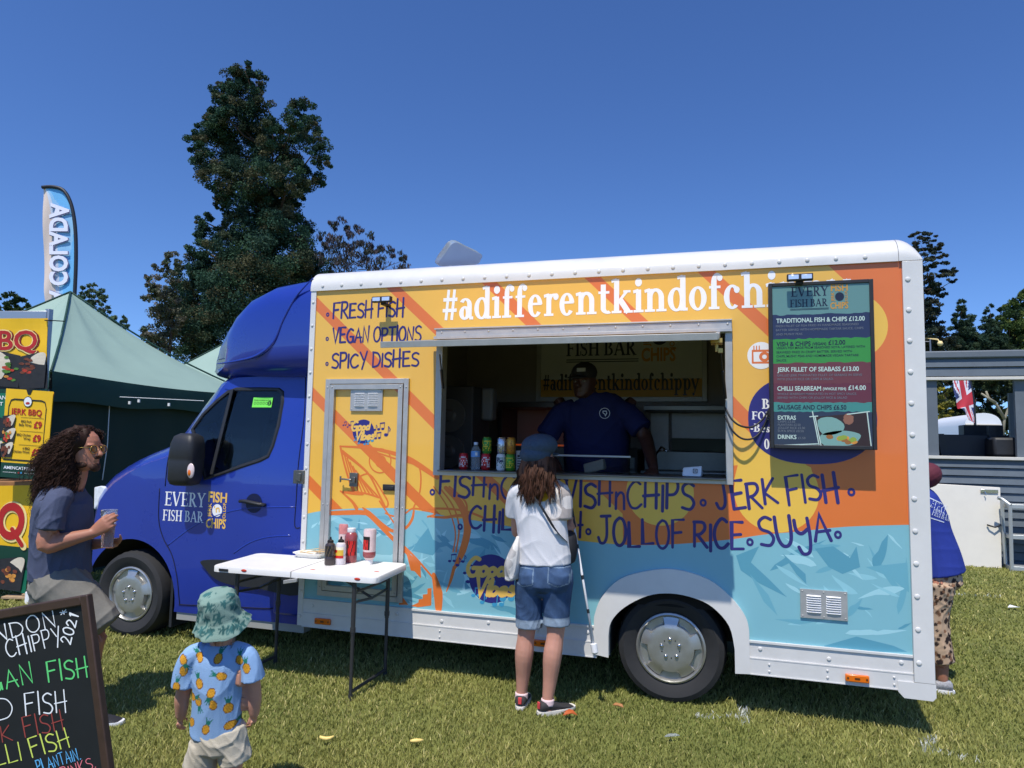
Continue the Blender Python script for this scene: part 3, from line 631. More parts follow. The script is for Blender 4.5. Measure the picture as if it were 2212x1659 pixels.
# wheels
def wheel(cx, cy, cz, R, nm="wheel", flip=1):
    root = MB()
    pr = [(R*.62,-.01),(R*.70,-.03),(R*.86,-.045),(R*.95,-.03),(R*.985,.0),(R,.03),(R,.19),(R*.97,.22),(R*.6,.22)]
    n = 72; rings = []
    for r,h in pr:
        rg = []
        for k in range(n):
            a = 2*math.pi*k/n; rr = r-(.006 if (k%2 and r > R*.96) else 0); rg.append((cx+rr*math.cos(a), cy+flip*h, cz+rr*math.sin(a)))
        rings.append(rg)
    root.loft(rings, False, False); t = root.build(nm, RUBBER, truck, smooth=40)
    m = MB(); m.lathe([(R*.635,.0),(R*.63,-.025),(R*.60,-.03),(R*.575,-.02),(R*.56,.0),(R*.55,.04),(.02,.05)], (cx,cy,cz), 'Y', 40); m.build("rim", SILVER, t, smooth=40)
    m = MB(); n = 60; rings = []                                 # trim: plate with five scooped openings
    for r,h in ((.004,-.032),(R*.2,-.033),(R*.34,-.034),(R*.42,-.03),(R*.47,-.02),(R*.55,-.012)):
        rg = []
        for k in range(n):
            a = 2*math.pi*k/n+.25; u = (a*5/(2*math.pi)) % 1; cut = u > .52
            rr = min(r, R*.445) if cut else r; hh = h+(.03 if cut and r > R*.46 else 0)
            rg.append((cx+rr*math.cos(a), cy+hh, cz+rr*math.sin(a)))
        rings.append(rg)
    m.loft(rings, True, False); hc = m.build("hub_cap", SILVER, t, smooth=30)
    m = MB()
    for k in range(5):
        a = 2*math.pi*k/5+.4; m.sphere((cx+.058*math.cos(a), cy-.036, cz+.058*math.sin(a)), (.0125,.012,.0125), 10, 6)
    m.build("wheel_bolts", CHROME, hc, smooth=True)
    m = MB()
    for k in range(5):
        a = 2*math.pi*(k+.5)/5+.4; m.lathe([(.004,0),(.004,-.001)], (cx+.058*math.cos(a), cy-.0345, cz+.058*math.sin(a)), 'Y', 8)
    m.build("bolt_holes", DARK, hc)
wheel(-.345,.1,.338,.347); wheel(-4.672,.11,.338,.347)
for x in (-.345,-4.672):
    m = MB(); m.lathe([(.05,1.72),(.347,1.74),(.347,1.96),(.05,1.98)], (x,0,.338), 'Y', 32); m.build("far_wheel", RUBBER, truck, smooth=40)
mb = MB(); mb.box(-4.0,1.0,.5,.62,.42,.58); mb.box(-4.0,1.0,1.45,1.57,.42,.58); mb.tube([(-.345,.2,.338),(-.345,1.9,.338)], .05, 10); mb.box(-2.9,1.0,.06,2.04,.6,.85); mb.box(-2.4,-1.4,.3,.8,.3,.5); mb.build("chassis", DARK, truck)
# ================================================================== cab
def ytumble(z): return .075 + (.16*((z-1.3)/.9)**1.35 if z > 1.3 else 0) + (.03*((.55-z)/.35)**2 if z < .55 else 0)
XS = [-5.40,-5.385,-5.36,-5.30,-5.2,-5.06,-4.95,-4.85,-4.72,-4.64,-4.56,-4.46,-4.36,-4.28,-4.21,-4.14,-4.05,-3.95,-3.8,-3.65,-3.5,-3.35,-3.2,-3.1,-3.034]
ZTOP = ([-5.40,-5.37,-5.33,-5.2,-5.06,-4.9,-4.72,-4.64,-4.56,-4.21,-4.12,-4.0,-3.6,-3.03],[.95,1.13,1.2,1.31,1.39,1.47,1.54,1.585,1.69,2.10,2.15,2.17,2.18,2.18])
BOW = ([-5.4,-5.2,-4.9,-4.7,-4.58,-4.2,-3.9,-3.6],[.32,.30,.28,.34,.40,.24,.10,0])
rings = []
for x in XS:
    zt = interp(x,*ZTOP); bw = interp(x,*BOW); ze = zt-.05*(1 if x > -4.6 else 1.6); ring = []
    zs = [.23]+[.23+(ze-.23)*k/13 for k in range(1,14)]
    near = [(1,z) for z in zs]; top = [(-t,None) for t in [-.97,-.92,-.84,-.72,-.55,-.35,-.12,.12,.35,.55,.72,.84,.92,.97]]
    def pt(t, z):
        if z is None:
            ye = ytumble(ze); hw = 1.05-ye; zz = zt-(zt-ze)*abs(t)**7
        else: zz = z; hw = 1.05-ytumble(z)
        return (x+bw*abs(t)**4, 1.05-t*hw, zz)
    for t,z in near: ring.append(pt(t,z))
    for t,_ in top: ring.append(pt(t,None))
    for z in zs[::-1]: ring.append(pt(-1,z))
    rings.append(ring)
mb = MB(); mb.loft(rings); me = mb.mesh("cab_body", [BLUE, DARK, C((20,22,26),.08,coat=.5), BLACK])
bm = bmesh.new(); bm.from_mesh(me); bmesh.ops.recalc_face_normals(bm, faces=bm.faces); bm.to_mesh(me); bm.free()
tmp = bpy.data.objects.new("cab_tmp", me); COL.objects.link(tmp)
WPX = [(417,927),(440,895),(470,866),(493,848),(512,842),(560,842),(600,842),(609,849),(609,870),(600,920),(588,962),(578,984),(560,993),(520,1006),(480,1021),(444,1033)]
WIN = []
for p in WPX:
    q = at(*p,.13); q = at(*p, ytumble(q.z)); WIN.append((q.x,q.z))
m = MB(); m.poly([WIN], -.3, .75); c1 = bpy.data.objects.new("cut1", m.mesh("cut1",[DARK])); COL.objects.link(c1)
m = MB(); m.lathe([(.445,-.3),(.445,.55)], (-4.672,0,.338), 'Y', 48); c2 = bpy.data.objects.new("cut2", m.mesh("cut2",[DARK])); COL.objects.link(c2)
for c_ in (c1,c2):
    bm = bmesh.new(); bm.from_mesh(c_.data); bmesh.ops.recalc_face_normals(bm, faces=bm.faces); bm.to_mesh(c_.data); bm.free()
    b = tmp.modifiers.new("b",'BOOLEAN'); b.object = c_; b.operation = 'DIFFERENCE'; b.solver = 'EXACT'
me2 = bake(tmp)
for o in (tmp,c1,c2): bpy.data.objects.remove(o)
me2.name = "cab_body"
me2.materials.clear()
for q in (BLUE, DARK, C((20,22,26),.08,coat=.5), BLACK): me2.materials.append(q)
CABIN = C((70,72,76),.8)
me2.materials.append(CABIN)
for p in me2.polygons:
    c = p.center; d = math.hypot(c.x+4.672, c.z-.338); k = 0
    if abs(p.normal.y) < .9 and d < .446 and c.y < .6: k = 1
    if c.y > .54 and c.y < .56 and d < .45: k = 1
    if c.y > .16 and c.y < .76 and c.z > 1.25 and c.x > -4.3 and c.x < -3.25 and (abs(c.y-.75) < .01 or p.normal.y > -.2) and c.z < 2.03: k = 4
    if p.normal.x < -.35 and c.z > 1.6 and abs(c.y-1.05) < .78: k = 2
    if c.z < .5 and c.x < -5.1: k = 3
    p.material_index = k
cab = link("cab_body", me2, truck); me2.shade_smooth(); me2.set_sharp_from_angle(angle=rad(32))
# window glass, seal, divider, seat and wheel inside
def wloop(e):
    cx = sum(a for a,_ in WIN)/len(WIN); cz = sum(b for _,b in WIN)/len(WIN)
    return [(a+(a-cx)/math.hypot(a-cx,b-cz)*e, b+(b-cz)/math.hypot(a-cx,b-cz)*e) for a,b in WIN]
PT = lambda x,z,y: (x, ytumble(z)+y, z)
mb = MB(); o_, i_ = wloop(.022), wloop(-.012)
mb.loft([[PT(a,b,-.001) for a,b in o_],[PT(a,b,-.010) for a,b in wloop(.012)],[PT(a,b,-.008) for a,b in wloop(-.006)],[PT(a,b,.006) for a,b in i_]], False, False)
a0 = (X2(502,842,.2)[0]+.02, X2(502,842,.2)[1]); a1 = (X2(465,1024,.1)[0], X2(465,1024,.1)[1])
mb.obox(((a0[0]+a1[0])/2, ytumble(1.65)-.004, (a0[1]+a1[1])/2), Vector((a0[0]-a1[0],ytumble(a0[1])-ytumble(a1[1]),a0[1]-a1[1]))*.5, (.014,0,0), (0,.006,0))
mb.build("window_seal", BLACK, truck, smooth=30)
mb = MB(); mb.poly([wloop(-.004)], .003, .007, PT); mb.build("side_window", mat("cab_glass", (205,225,220), .03, trans=1, ior=1.4, alpha=1), truck)
gr = C((120,222,80),.5); mb = MB(); a = X2(545,858,.16); b = X2(586,880,.16); mb.add([PT(a[0],b[1],-.002),PT(b[0],b[1],-.002),PT(b[0],a[1],-.002),PT(a[0],a[1],-.002)], [(0,1,2,3)]); st_ = mb.build("hygiene_sticker", gr, truck)
mb = MB(); PS = lambda x,z,o: PT(x,z,-o)
put_font(mb, "FOOD HYGIENE RATING", PS, a[0]+.012, b[0]-.012, a[1]-.03, .012, .01, off=.003)
w_ = b[0]-a[0]
for k in range(5): ring2(mb, a[0]+w_*(.13+k*.15), b[1]+.033, .008, .011, PS, .003, 14)
disc2(mb, a[0]+w_*.87, b[1]+.033, .019, .019, PS, .003, 18); mb.build("sticker_lettering", C((30,60,30),.5), st_)
mb = MB(); put_font(mb, "5", PS, a[0]+w_*.87-.006, a[0]+w_*.87+.006, b[1]+.022, .022, .01, off=.004); mb.build("sticker_numeral", gr, st_)
mb = MB(); mb.box(-3.62,-3.42,.45,.7,1.2,1.72); mb.box(-3.59,-3.47,.48,.66,1.72,1.93); mb.build("driver_seat", C((50,52,58),.8), truck, bevel=.04)
mb = MB(); cs = Vector((-4.0,.5,1.42)); mb.tube([cs+Vector((.08*math.cos(t)*.6,.17*math.sin(t),.19*math.cos(t))) for t in [2*math.pi*k/24 for k in range(25)]], .014, 8); mb.build("steering_wheel", BLACK, truck, smooth=True)
# shut lines, crease, mouldings, handle, mirror, headlight, flap
def side_tube(pts, r, nm, m_, off=-.001):
    q = []
    for p in catmull(pts,5):
        s = X2(p[0],p[1],.08); s = X2(p[0],p[1],ytumble(s[1])); q.append((s[0],ytumble(s[1])+off,s[1]))
    b = MB(); b.tube(q, r, 6); return b.build(nm, m_, truck, smooth=True)
SHUT = C((10,14,45),.8)
side_tube([(660,815),(657,900),(645,1000),(640,1080),(637,1135),(648,1140)], .004, "door_shut_line", SHUT)
side_tube([(345,1055),(343,1120),(352,1160),(372,1200),(383,1250),(388,1300),(395,1306),(480,1309),(585,1314),(600,1302),(605,1235)], .004, "door_shut_line", SHUT)
side_tube([(505,1195),(540,1172),(580,1160),(628,1157)], .006, "door_crease", BLUE, .002)
side_tube([(360,1180),(430,1130),(520,1100),(640,1095)], .007, "door_crease", BLUE, .003)
side_tube([(392,940),(372,965),(362,1000),(357,1050)], .004, "door_shut_line", SHUT)
mb = MB(); q = catmull([X2(*p,.07) for p in [(440,1210),(520,1212),(645,1230),(645,1285),(560,1270),(500,1262),(466,1248),(447,1228)]], 4, True); mb.poly([q], .052, .1); mb.build("side_moulding", BLACK, truck, bevel=(.01,2))
mb = MB(); c = X2(548,1087,.07); mb.lathe([(.075,0),(.07,.002)], (c[0]-.0,.072,c[1]), 'Y', 24); hd = mb.build("cab_door_handle", C((14,20,60),.5), truck)
mb = MB(); mb.tube([(c[0]-.115,.055,c[1]+.012),(c[0]-.06,.048,c[1]+.015),(c[0]+.06,.048,c[1]-.002),(c[0]+.115,.056,c[1]-.008)], [(.018,.014),(.024,.014),(.028,.014),(.024,.012)], 10); mb.build("handle_grip", BLACK, hd, smooth=True)
mb = MB(); z0 = 1.2; rg = []
for u,w1,w2,dz in ((0,.06,.05,0),(.012,.095,.075,0),(.05,.112,.09,0),(.19,.120,.095,0),(.205,.116,.091,0),(.218,.121,.096,0),(.33,.112,.092,0),(.385,.095,.078,0),(.41,.05,.045,0)):
    rg.append([(-4.06+w1*math.copysign(abs(math.cos(t))**.45,math.cos(t))+.05*(u-.2), -.06+w2*math.copysign(abs(math.sin(t))**.45,math.sin(t)), 1.245+u) for t in [2*math.pi*k/20 for k in range(20)]])
mb.loft(rg); mr = mb.build("door_mirror", BLACK, truck, smooth=50)
mb = MB(); mb.tube([(-4.06,.02,1.34),(-4.12,.08,1.36),(-4.15,.13,1.37)], [(.05,.04),(.06,.04),(.07,.05)], 10); mb.box(-4.28,-4.05,.07,.1,1.28,1.48); mb.build("mirror_arm", BLACK, mr, smooth=50)
mb = MB(); c = at(412,1017,-.16); mb.sphere(c, (.035,.012,.058), 12, 8); mb.build("mirror_indicator", mat("clear_lens", (220,200,195), .08, coat=1), mr, smooth=True)
mb = MB(); mb.sphere(c+Vector((-.004,-.008,-.014)), (.016,.008,.026), 10, 6); mb.build("indicator_bulb", AMBER, mr, smooth=True)
mb = MB(); q = [at(a,b,.14) for a,b in ((204,1052),(219,1049),(226,1054),(222,1072),(212,1092),(203,1101))]
nq = Vector((-.75,-.65,.1)).normalized(); mb.loft([[p-nq*.06 for p in q],[p+nq*.004 for p in q]]); hl = mb.build("headlight", mat("headlight_glass", (225,228,232), .08, coat=1, var=.2, vs=40), truck, bevel=.008)
mb = MB(); mb.box(-4.30,-4.275,.12,.36,.1,.5); mb.build("mud_flap", BLACK, truck)
mb = MB(); mb.box(-4.22,-3.05,.11,.2,.17,.228); mb.build("cab_sill", C((150,150,145),.6), truck)
mb = MB(); mb.box(-3.30,-3.034,.06,1.9,.3,.75); mb.build("cab_rear_trim", BLUE, truck, bevel=.02)
# door sign
def logo(P, x0, z0, wd, par, ctext, cgold, cdisc, off=.004, sgn=1, rules=True):
    u = wd; B = lambda a,b,o: P(x0+a*u, z0+b*u, o)
    m = MB(); put_serif(m, "EVERY", B, (.02,.27), (.66,.27), .18, W=.155, T=.068, off=off); put_serif(m, "FISH BAR", B, (0,.075), (.64,.075), .14, W=.16, T=.07, off=off)
    if rules:
        for z in (.015,.035,.475,.495): rect2(m, .0, .66, z, z+.008, B, off)
    a = m.build("sign_lettering", ctext, par)
    m = MB()
    put_font(m, "FISH", B, .70, .985, .345, .13, .03, off=off, curve=lambda x,z: (x, z+.05*(x-.84)*-1 if z > .4 else z+.12*(x-.84)**2))
    put_font(m, "CHIPS", B, .685, .985, .02, .12, .03, off=off, curve=lambda x,z: (x, z-.12*(x-.84)**2))
    RL = lambda a,b,o: B(.755-b, .15+a, o); put_font(m, "JERK", RL, .0, .18, .0, .055, .02, off=off)
    RR = lambda a,b,o: B(.975-b, .12+a, o); put_font(m, "JOLLOF", RR, .0, .22, .0, .045, .02, off=off)
    m.build("sign_badge", cgold, par)
    m = MB(); disc2(m, .845, .24, .075, .08, B, off); m.build("sign_disc", cdisc, par)
    m = MB(); put_hand(m, "'n", B, (.815,.215), (.88,.225), .075, .016, off=off+.0004); m.build("sign_numeral", cgold if sgn else ctext, par)
c = X2(351,1131,.075); logo(lambda x,z,o: (x, ytumble(z)-o, z), c[0], c[1]-.02, X2(490,1131,.075)[0]-c[0], truck, WTXT, GOLD, WTXT, .002, rules=False)
# ------------------------------------------------------------------ wind deflector over the cab
rings = []; n = 30
for x,zt,zb,bw,ye in ((-3.033,2.925,2.10,0,.0),(-3.2,2.918,2.10,0,.0),(-3.45,2.89,2.10,.02,.01),(-3.75,2.80,2.105,.09,.05),(-4.0,2.67,2.11,.2,.09),(-4.2,2.53,2.13,.32,.12),(-4.35,2.40,2.16,.42,.16),(-4.43,2.30,2.2,.5,.2)):
    ring = []
    for k in range(n*2):
        a = 2*math.pi*k/(n*2); ca, sa = math.cos(a), math.sin(a); t = math.copysign(abs(ca)**.32, ca)*1.0; v = math.copysign(abs(sa)**.42, sa)
        hw = 1.05-ye-.03*max(0,v)**3; ring.append((x+bw*abs(t)**3.2, 1.05+t*hw, (zt+zb)/2+v*(zt-zb)/2))
    rings.append(ring)
mb = MB(); mb.loft(rings); pod = mb.build("wind_deflector", BLUE, truck, smooth=50)
mb = MB()
cr = catmull([(677,600),(640,640),(612,690),(590,740),(555,768),(510,780),(468,786)], 6); pp = []
for i,(x,y) in enumerate(cr):
    t = i/(len(cr)-1); s = at(x,y,.0); Yv = interp(s.x,[-4.3,-4.0,-3.75,-3.45,-3.0],[.30,.13,.055,.012,.0]); s = at(x,y,Yv-.0); pp.append(s)
mb.tube(pp, [.003+.012*math.sin(math.pi*i/(len(pp)-1)) for i in range(len(pp))], 8); mb.build("deflector_crease", BLUE, pod, smooth=True)
# ================================================================== lawn
def hp(x, y, d):            # point on the upright plane square to the view at distance d
    r = ray(x, y); return CAM + r*(d/r.dot(HF))
gm = mat("lawn_soil", (108,112,56), .95, var=.35, vs=2.2, bump=.5, bs=30)
mb = MB()
xs = [-400,-60,-20,-10,-6,-3,0,3,6,12,30,80,400]
mb.add([(x,y,0) for y in xs for x in xs], [(j*13+i,j*13+i+1,(j+1)*13+i+1,(j+1)*13+i) for j in range(12) for i in range(12)])
tag(mb.build("ground", gm), kind="structure")
def grass():
    N = 520000; R = RNG
    r = 2.0*np.exp(R.random(N)*math.log(13.5/2.0)*1.0); a0 = YAW
    a = a0 + (R.random(N)-.5)*rad(104)
    x = CAM.x + r*np.sin(a); y = CAM.y + r*np.cos(a)
    keep = ~((y > 1.3) & (x < 1.0) & (x > -5.2)) & (y < 9.5)
    x, y, r = x[keep], y[keep], r[keep]; N = len(x)
    pn = (np.sin(x*2.1+1.3*np.sin(y*1.7))+np.sin(y*2.9+1.1*np.sin(x*2.3))+np.sin(x*6.1+y*4.7)*.6+np.sin(x*13.1-y*9.7+2*np.sin(x*3))*.5)/3.1
    h = (.016+.017*R.random(N))*(1+.28*pn); h *= np.where(R.random(N) > .985, 1.7, 1)
    wd = (.0022+.0020*R.random(N))*np.clip(r/4.5,.9,2.3); t = R.random(N)*2*math.pi; ln = h*(.25+.75*R.random(N)); ta = R.random(N)*2*math.pi
    dx, dy = np.cos(t)*wd, np.sin(t)*wd; lx, ly = np.cos(ta)*ln, np.sin(ta)*ln
    V = np.zeros((N,5,3),np.float32)
    V[:,0] = np.stack([x-dx,y-dy,0*x-.002],1); V[:,1] = np.stack([x+dx,y+dy,0*x-.002],1)
    V[:,2] = np.stack([x-dx*.8+lx*.35,y-dy*.8+ly*.35,h*.6],1); V[:,3] = np.stack([x+dx*.8+lx*.35,y+dy*.8+ly*.35,h*.6],1)
    V[:,4] = np.stack([x+lx,y+ly,h],1)
    me = bpy.data.meshes.new("grass"); me.vertices.add(N*5); me.vertices.foreach_set("co", V.ravel())
    I = np.arange(N)[:,None]*5; loops = np.concatenate([I+np.array([[0,1,3,2]]), I+np.array([[2,3,4]])],1).astype(np.int32)
    me.loops.add(N*7); me.loops.foreach_set("vertex_index", loops.ravel())
    st = np.stack([np.arange(N)*7, np.arange(N)*7+4],1).ravel().astype(np.int32); me.polygons.add(N*2); me.polygons.foreach_set("loop_start", st)
    me.update(calc_edges=True); me.validate()
    u = np.clip(.5+.32*pn+.30*(R.random(N)-.5),0,1)[:,None]
    g1, g2, st_ = np.array(lin((112,126,62))), np.array(lin((180,174,100))), np.array(lin((204,194,128)))
    c = g1*(1-u)+g2*u; big = np.sin(x*.9+1.7*np.sin(y*.7+1))*np.sin(y*1.3+1.1*np.sin(x*.8)); dry = (R.random(N) < .05+.10*np.clip(pn,0,1)+.16*np.clip(big-.25,0,1))[:,None]; c = np.where(dry, st_*(.7+.5*R.random((N,1))), c)
    c = c*(.86+.28*R.random((N,1)))
    for (p,q,wd_,pr) in (((1511,1550),(1600,1549),.03,.35),((1608,1536),(1606,1564),.03,.6),((2008,1598),(2004,1626),.035,.45),((2030,1630),(2108,1643),.025,.3),((2060,1284),(2160,1292),.02,.6)):
        A, B = gd(*p), gd(*q); d = np.array([B.x-A.x,B.y-A.y]); L2 = d@d
        s = np.clip(((x-A.x)*d[0]+(y-A.y)*d[1])/L2,0,1); ds = np.hypot(x-A.x-s*d[0], y-A.y-s*d[1])
        m_ = (ds < wd_*(.6+.8*R.random(N))) & (R.random(N) < pr); c[m_] = np.array(lin((225,228,222)))
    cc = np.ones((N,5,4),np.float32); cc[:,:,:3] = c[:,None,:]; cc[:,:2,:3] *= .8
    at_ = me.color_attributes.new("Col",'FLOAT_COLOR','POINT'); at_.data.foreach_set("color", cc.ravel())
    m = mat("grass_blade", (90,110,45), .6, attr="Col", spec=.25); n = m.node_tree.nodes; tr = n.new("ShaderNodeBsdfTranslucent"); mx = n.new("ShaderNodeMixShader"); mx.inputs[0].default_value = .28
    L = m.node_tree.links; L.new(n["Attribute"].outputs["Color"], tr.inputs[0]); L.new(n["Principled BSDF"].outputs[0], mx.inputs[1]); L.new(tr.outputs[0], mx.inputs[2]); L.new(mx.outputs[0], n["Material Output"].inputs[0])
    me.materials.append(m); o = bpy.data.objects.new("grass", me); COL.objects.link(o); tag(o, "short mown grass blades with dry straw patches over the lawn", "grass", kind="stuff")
grass()

# ================================================================== trees
LEAF = mat("tree_leaf", (60,80,45), .6, attr="Col", spec=.08)
_n = LEAF.node_tree.nodes; _tr = _n.new("ShaderNodeBsdfTranslucent"); _mx = _n.new("ShaderNodeMixShader"); _mx.inputs[0].default_value = .22
_l = LEAF.node_tree.links; _l.new(_n["Attribute"].outputs["Color"], _tr.inputs[0]); _l.new(_n["Principled BSDF"].outputs[0], _mx.inputs[1]); _l.new(_tr.outputs[0], _mx.inputs[2]); _l.new(_mx.outputs[0], _n["Material Output"].inputs[0])
BARK = mat("tree_bark", (74,58,48), .9, var=.3, vs=3)
def crown(cl, leaf, dens, cols, seed, flat=1.0, droop=0, spiky=0):
    R = np.random.default_rng(seed); VV, CC = [], []
    for (p, r) in cl:
        r = r*1.12; sub = max(5, int(26*(r/1.2)**1.3)); k = max(30, int(dens*r*r/leaf**2*14/sub))
        d = R.normal(size=(sub,3)); d /= np.linalg.norm(d,axis=1)[:,None]; ctr = np.array(p)+d*r*(.55+.4*R.random((sub,1)))*np.array([1,1,flat])
        for c in ctr:
            sr = r*(.20+.22*R.random()); q = R.normal(size=(k,3)); q /= np.linalg.norm(q,axis=1)[:,None]; q = c+q*sr*(.35+.75*R.random((k,1))**.6)*np.array([1.1,1.1,.75*flat])
            base = np.array(cols[R.integers(len(cols))])*(1.0+.6*R.random())
            u = R.normal(size=(k,3)); u /= np.linalg.norm(u,axis=1)[:,None]; w_ = R.normal(size=(k,3)); w_ = np.cross(u,w_); w_ /= np.linalg.norm(w_,axis=1)[:,None]
            if droop: u[:,2] = -abs(u[:,2])-droop; u /= np.linalg.norm(u,axis=1)[:,None]
            s = leaf*(.6+.8*R.random((k,1))); u *= s*(1+spiky); w_ *= s*(.55/(1+spiky))
            VV.append(np.stack([q-u*.5, q+w_*.5, q+u*.5, q-w_*.5],1)); CC.append(base[None,:]*(.88+.24*R.random((k,1))))
    V = np.concatenate(VV); Cc = np.concatenate(CC); N = len(V)
    me = bpy.data.meshes.new("crown"); me.vertices.add(N*4); me.vertices.foreach_set("co", V.astype(np.float32).ravel())
    me.loops.add(N*4); me.loops.foreach_set("vertex_index", np.arange(N*4,dtype=np.int32)); me.polygons.add(N); me.polygons.foreach_set("loop_start", np.arange(N,dtype=np.int32)*4)
    me.update(calc_edges=True); cc = np.ones((N,4,4),np.float32); cc[:,:,:3] = Cc[:,None,:]
    me.color_attributes.new("Col",'FLOAT_COLOR','POINT').data.foreach_set("color", cc.ravel()); me.materials.append(LEAF)
    return me
def tree(name, label, px, t, leaf, dens, cols, tx, tr, seed, dz=2.0, flat=1.0, droop=0, spiky=0, group=None, ttop=None, cat="tree"):
    R = random.Random(seed); b = dep(tx, 950, t); b.z = 0; root = thing(name, label, cat, b, group)
    s = t/FPX; cl = []
    for x,y,r in px:
        p = dep(x, y, t+R.uniform(-dz,dz)); cl.append((tuple(p), r*s))
    me = crown(cl, leaf, dens, [lin(c) for c in cols], seed, flat, droop, spiky); link("crown", me, root)
    ztop = max(c[0][2] for c in cl) if ttop is None else ttop
    mb = MB(); n = 9
    pts = [Vector((b.x+.25*math.sin(i*1.3+seed)*tr, b.y+.25*math.cos(i*1.7+seed)*tr, ztop*i/(n-1)*.78)) for i in range(n)]
    mb.tube(pts, [tr*(1-.85*(i/(n-1))**.8)*(1.25 if i==0 else 1) for i in range(n)], 10)
    for (p,r) in cl[::2]:
        z0 = max(.6, p[2]-r*1.1-.15*math.hypot(p[0]-b.x,p[1]-b.y)); f_ = min(z0/ztop, .9); rr = tr*(1-.85*f_**.8)*.3
        st = Vector((b.x,b.y,min(z0,ztop*.88))); en = Vector(p); mid = (st+en)/2+Vector((R.uniform(-.2,.2),R.uniform(-.2,.2),-.08*(en-st).length)); mb.tube([st,mid,en], [rr,rr*.7,rr*.25], 6)
    mb.build("trunk", BARK, root, smooth=True)
    return root
GS = [(44,66,52),(54,76,56),(40,60,50),(74,74,54),(62,70,52),(48,72,58)]
SEQ = [(528,150,22),(505,170,24),(550,175,24),(478,200,24),(520,205,34),(560,215,26),(475,235,26),(460,265,26),(505,260,40),(555,265,38),(590,290,30),(655,240,26),(640,262,24),(672,278,24),
 (440,290,26),(425,310,20),(470,320,44),(530,330,50),(590,340,40),(640,320,36),(685,320,24),(695,350,18),(445,350,28),(470,385,34),(520,395,46),(575,390,42),(625,385,36),(665,390,30),(690,385,16),(640,430,20),
 (490,425,26),(480,440,16),(545,440,44),(600,440,40),(560,490,54),(610,500,46),(640,500,34),(500,480,26),(440,478,20),(452,510,30),(430,535,22),(490,530,38),(540,550,60),(600,560,60),(650,550,44),(440,575,34),(470,600,46),(400,600,28),(395,640,36),(440,650,50),(510,640,64),(580,640,64),(640,620,56),(680,590,36),(380,690,40),(430,710,50),(490,710,60),(560,700,60),(390,740,40),(450,760,40)]
tree("conifer_tree", "tallest dark green conifer with narrow waist and bushy top behind the blue cab", SEQ, 46, .145, 4.4, GS, 560, .95, 11, 2.2)
tree("broadleaf_tree", "brownish green slender tree leaning out left of the tallest conifer", [(348,575,16),(374,568,20),(355,590,12),(330,610,20),(345,625,18),(372,600,16),(335,650,22),(365,650,28),(345,690,26),(375,690,26),(330,722,22),(355,735,28),(320,740,18)], 42, .17, 2.6, [(92,92,78),(80,84,68),(104,98,84),(70,80,60)], 355, .3, 12, 1.2)
tree("weeping_tree", "dark purplish weeping tree rising behind the truck roof beside the conifer", [(712,487,13),(738,487,16),(765,497,18),(724,520,20),(700,520,16),(750,520,22),(790,515,18),(812,532,16),(775,545,26),(740,550,26),(835,540,15),(810,558,22),(715,560,26),(858,552,12),(880,560,9),(760,590,36),(820,590,30),(870,590,20)], 40, .17, 1.3, [(62,58,62),(56,56,56),(72,64,66),(54,60,54)], 760, .35, 13, 1.4, droop=.8, spiky=.4)
tree("broadleaf_tree", "dark round tree at far left edge behind the yellow banner", [(20,645,14),(40,650,14),(5,655,16),(30,668,20),(55,670,12),(10,690,26),(45,695,26)], 38, .18, 4, [(40,58,36),(34,50,32),(50,66,40)], 22, .3, 14, .8)
tree("broadleaf_tree", "grey green tree showing between the feather flag and green gazebo roof", [(190,625,14),(205,632,14),(180,645,14),(215,650,16),(200,665,20),(225,670,14),(236,692,13),(215,700,22),(245,710,14),(200,720,30),(230,735,26)], 36, .17, 2.8, [(66,84,62),(58,76,56),(78,92,66)], 210, .25, 15, .8)
tree("broadleaf_tree", "smallest grey green treetop just above the gazebo roof slope", [(266,688,7),(262,698,9),(272,700,8),(266,712,11),(262,730,16)], 36, .16, 3, [(68,86,64),(80,94,68)], 266, .15, 16, .4)
PINE = [(1975,510,12),(1990,508,14),(2010,515,13),(2022,530,14),(1990,530,18),(2015,548,18),(2030,540,10),(2040,555,9),(2000,570,20),(2035,578,16),(2050,585,14),(2060,590,9),(1995,600,20),(2030,605,20),(2056,608,10),(2000,635,22),(2030,630,16),(1990,665,24),(2015,660,18),(1995,695,28),(2020,700,22),(1990,725,30),(2030,735,26),(1990,760,30),(2030,770,30),(2010,745,26),(2045,745,22),(2005,675,20),(2015,720,26)]
tree("pine_tree", "tall open pine tree standing right behind the white rear corner of the truck", PINE, 38, .12, 3.2, [(48,58,48),(40,50,44),(60,64,50),(52,54,44)], 2000, .4, 17, 1.2, flat=.7)
def cone(cx, top, w0, bot, n, rnd):
    out = []; R = random.Random(rnd)
    for i in range(n):
        v = (i+.3)/n; y = top+(bot-top)*v; hw = w0*v**.8
        for k in range(1+int(hw/16)): out.append((cx+R.uniform(-1,1)*hw*.85, y+R.uniform(-6,6), 7+hw*.32))
    return out
GC = [(48,66,52),(42,60,48),(58,72,52),(52,70,54)]
tree("fir_tree", "pointed dark fir beside the open pine on the right", cone(2077,652,60,815,17,3), 40, .13, 4.6, GC, 2077, .3, 18, .9, spiky=.5)
tree("fir_tree", "pointed dark fir next to the rounded green tree at the right edge", cone(2139,668,58,830,17,4), 41, .13, 4.6, GC, 2139, .3, 19, .9, spiky=.5)
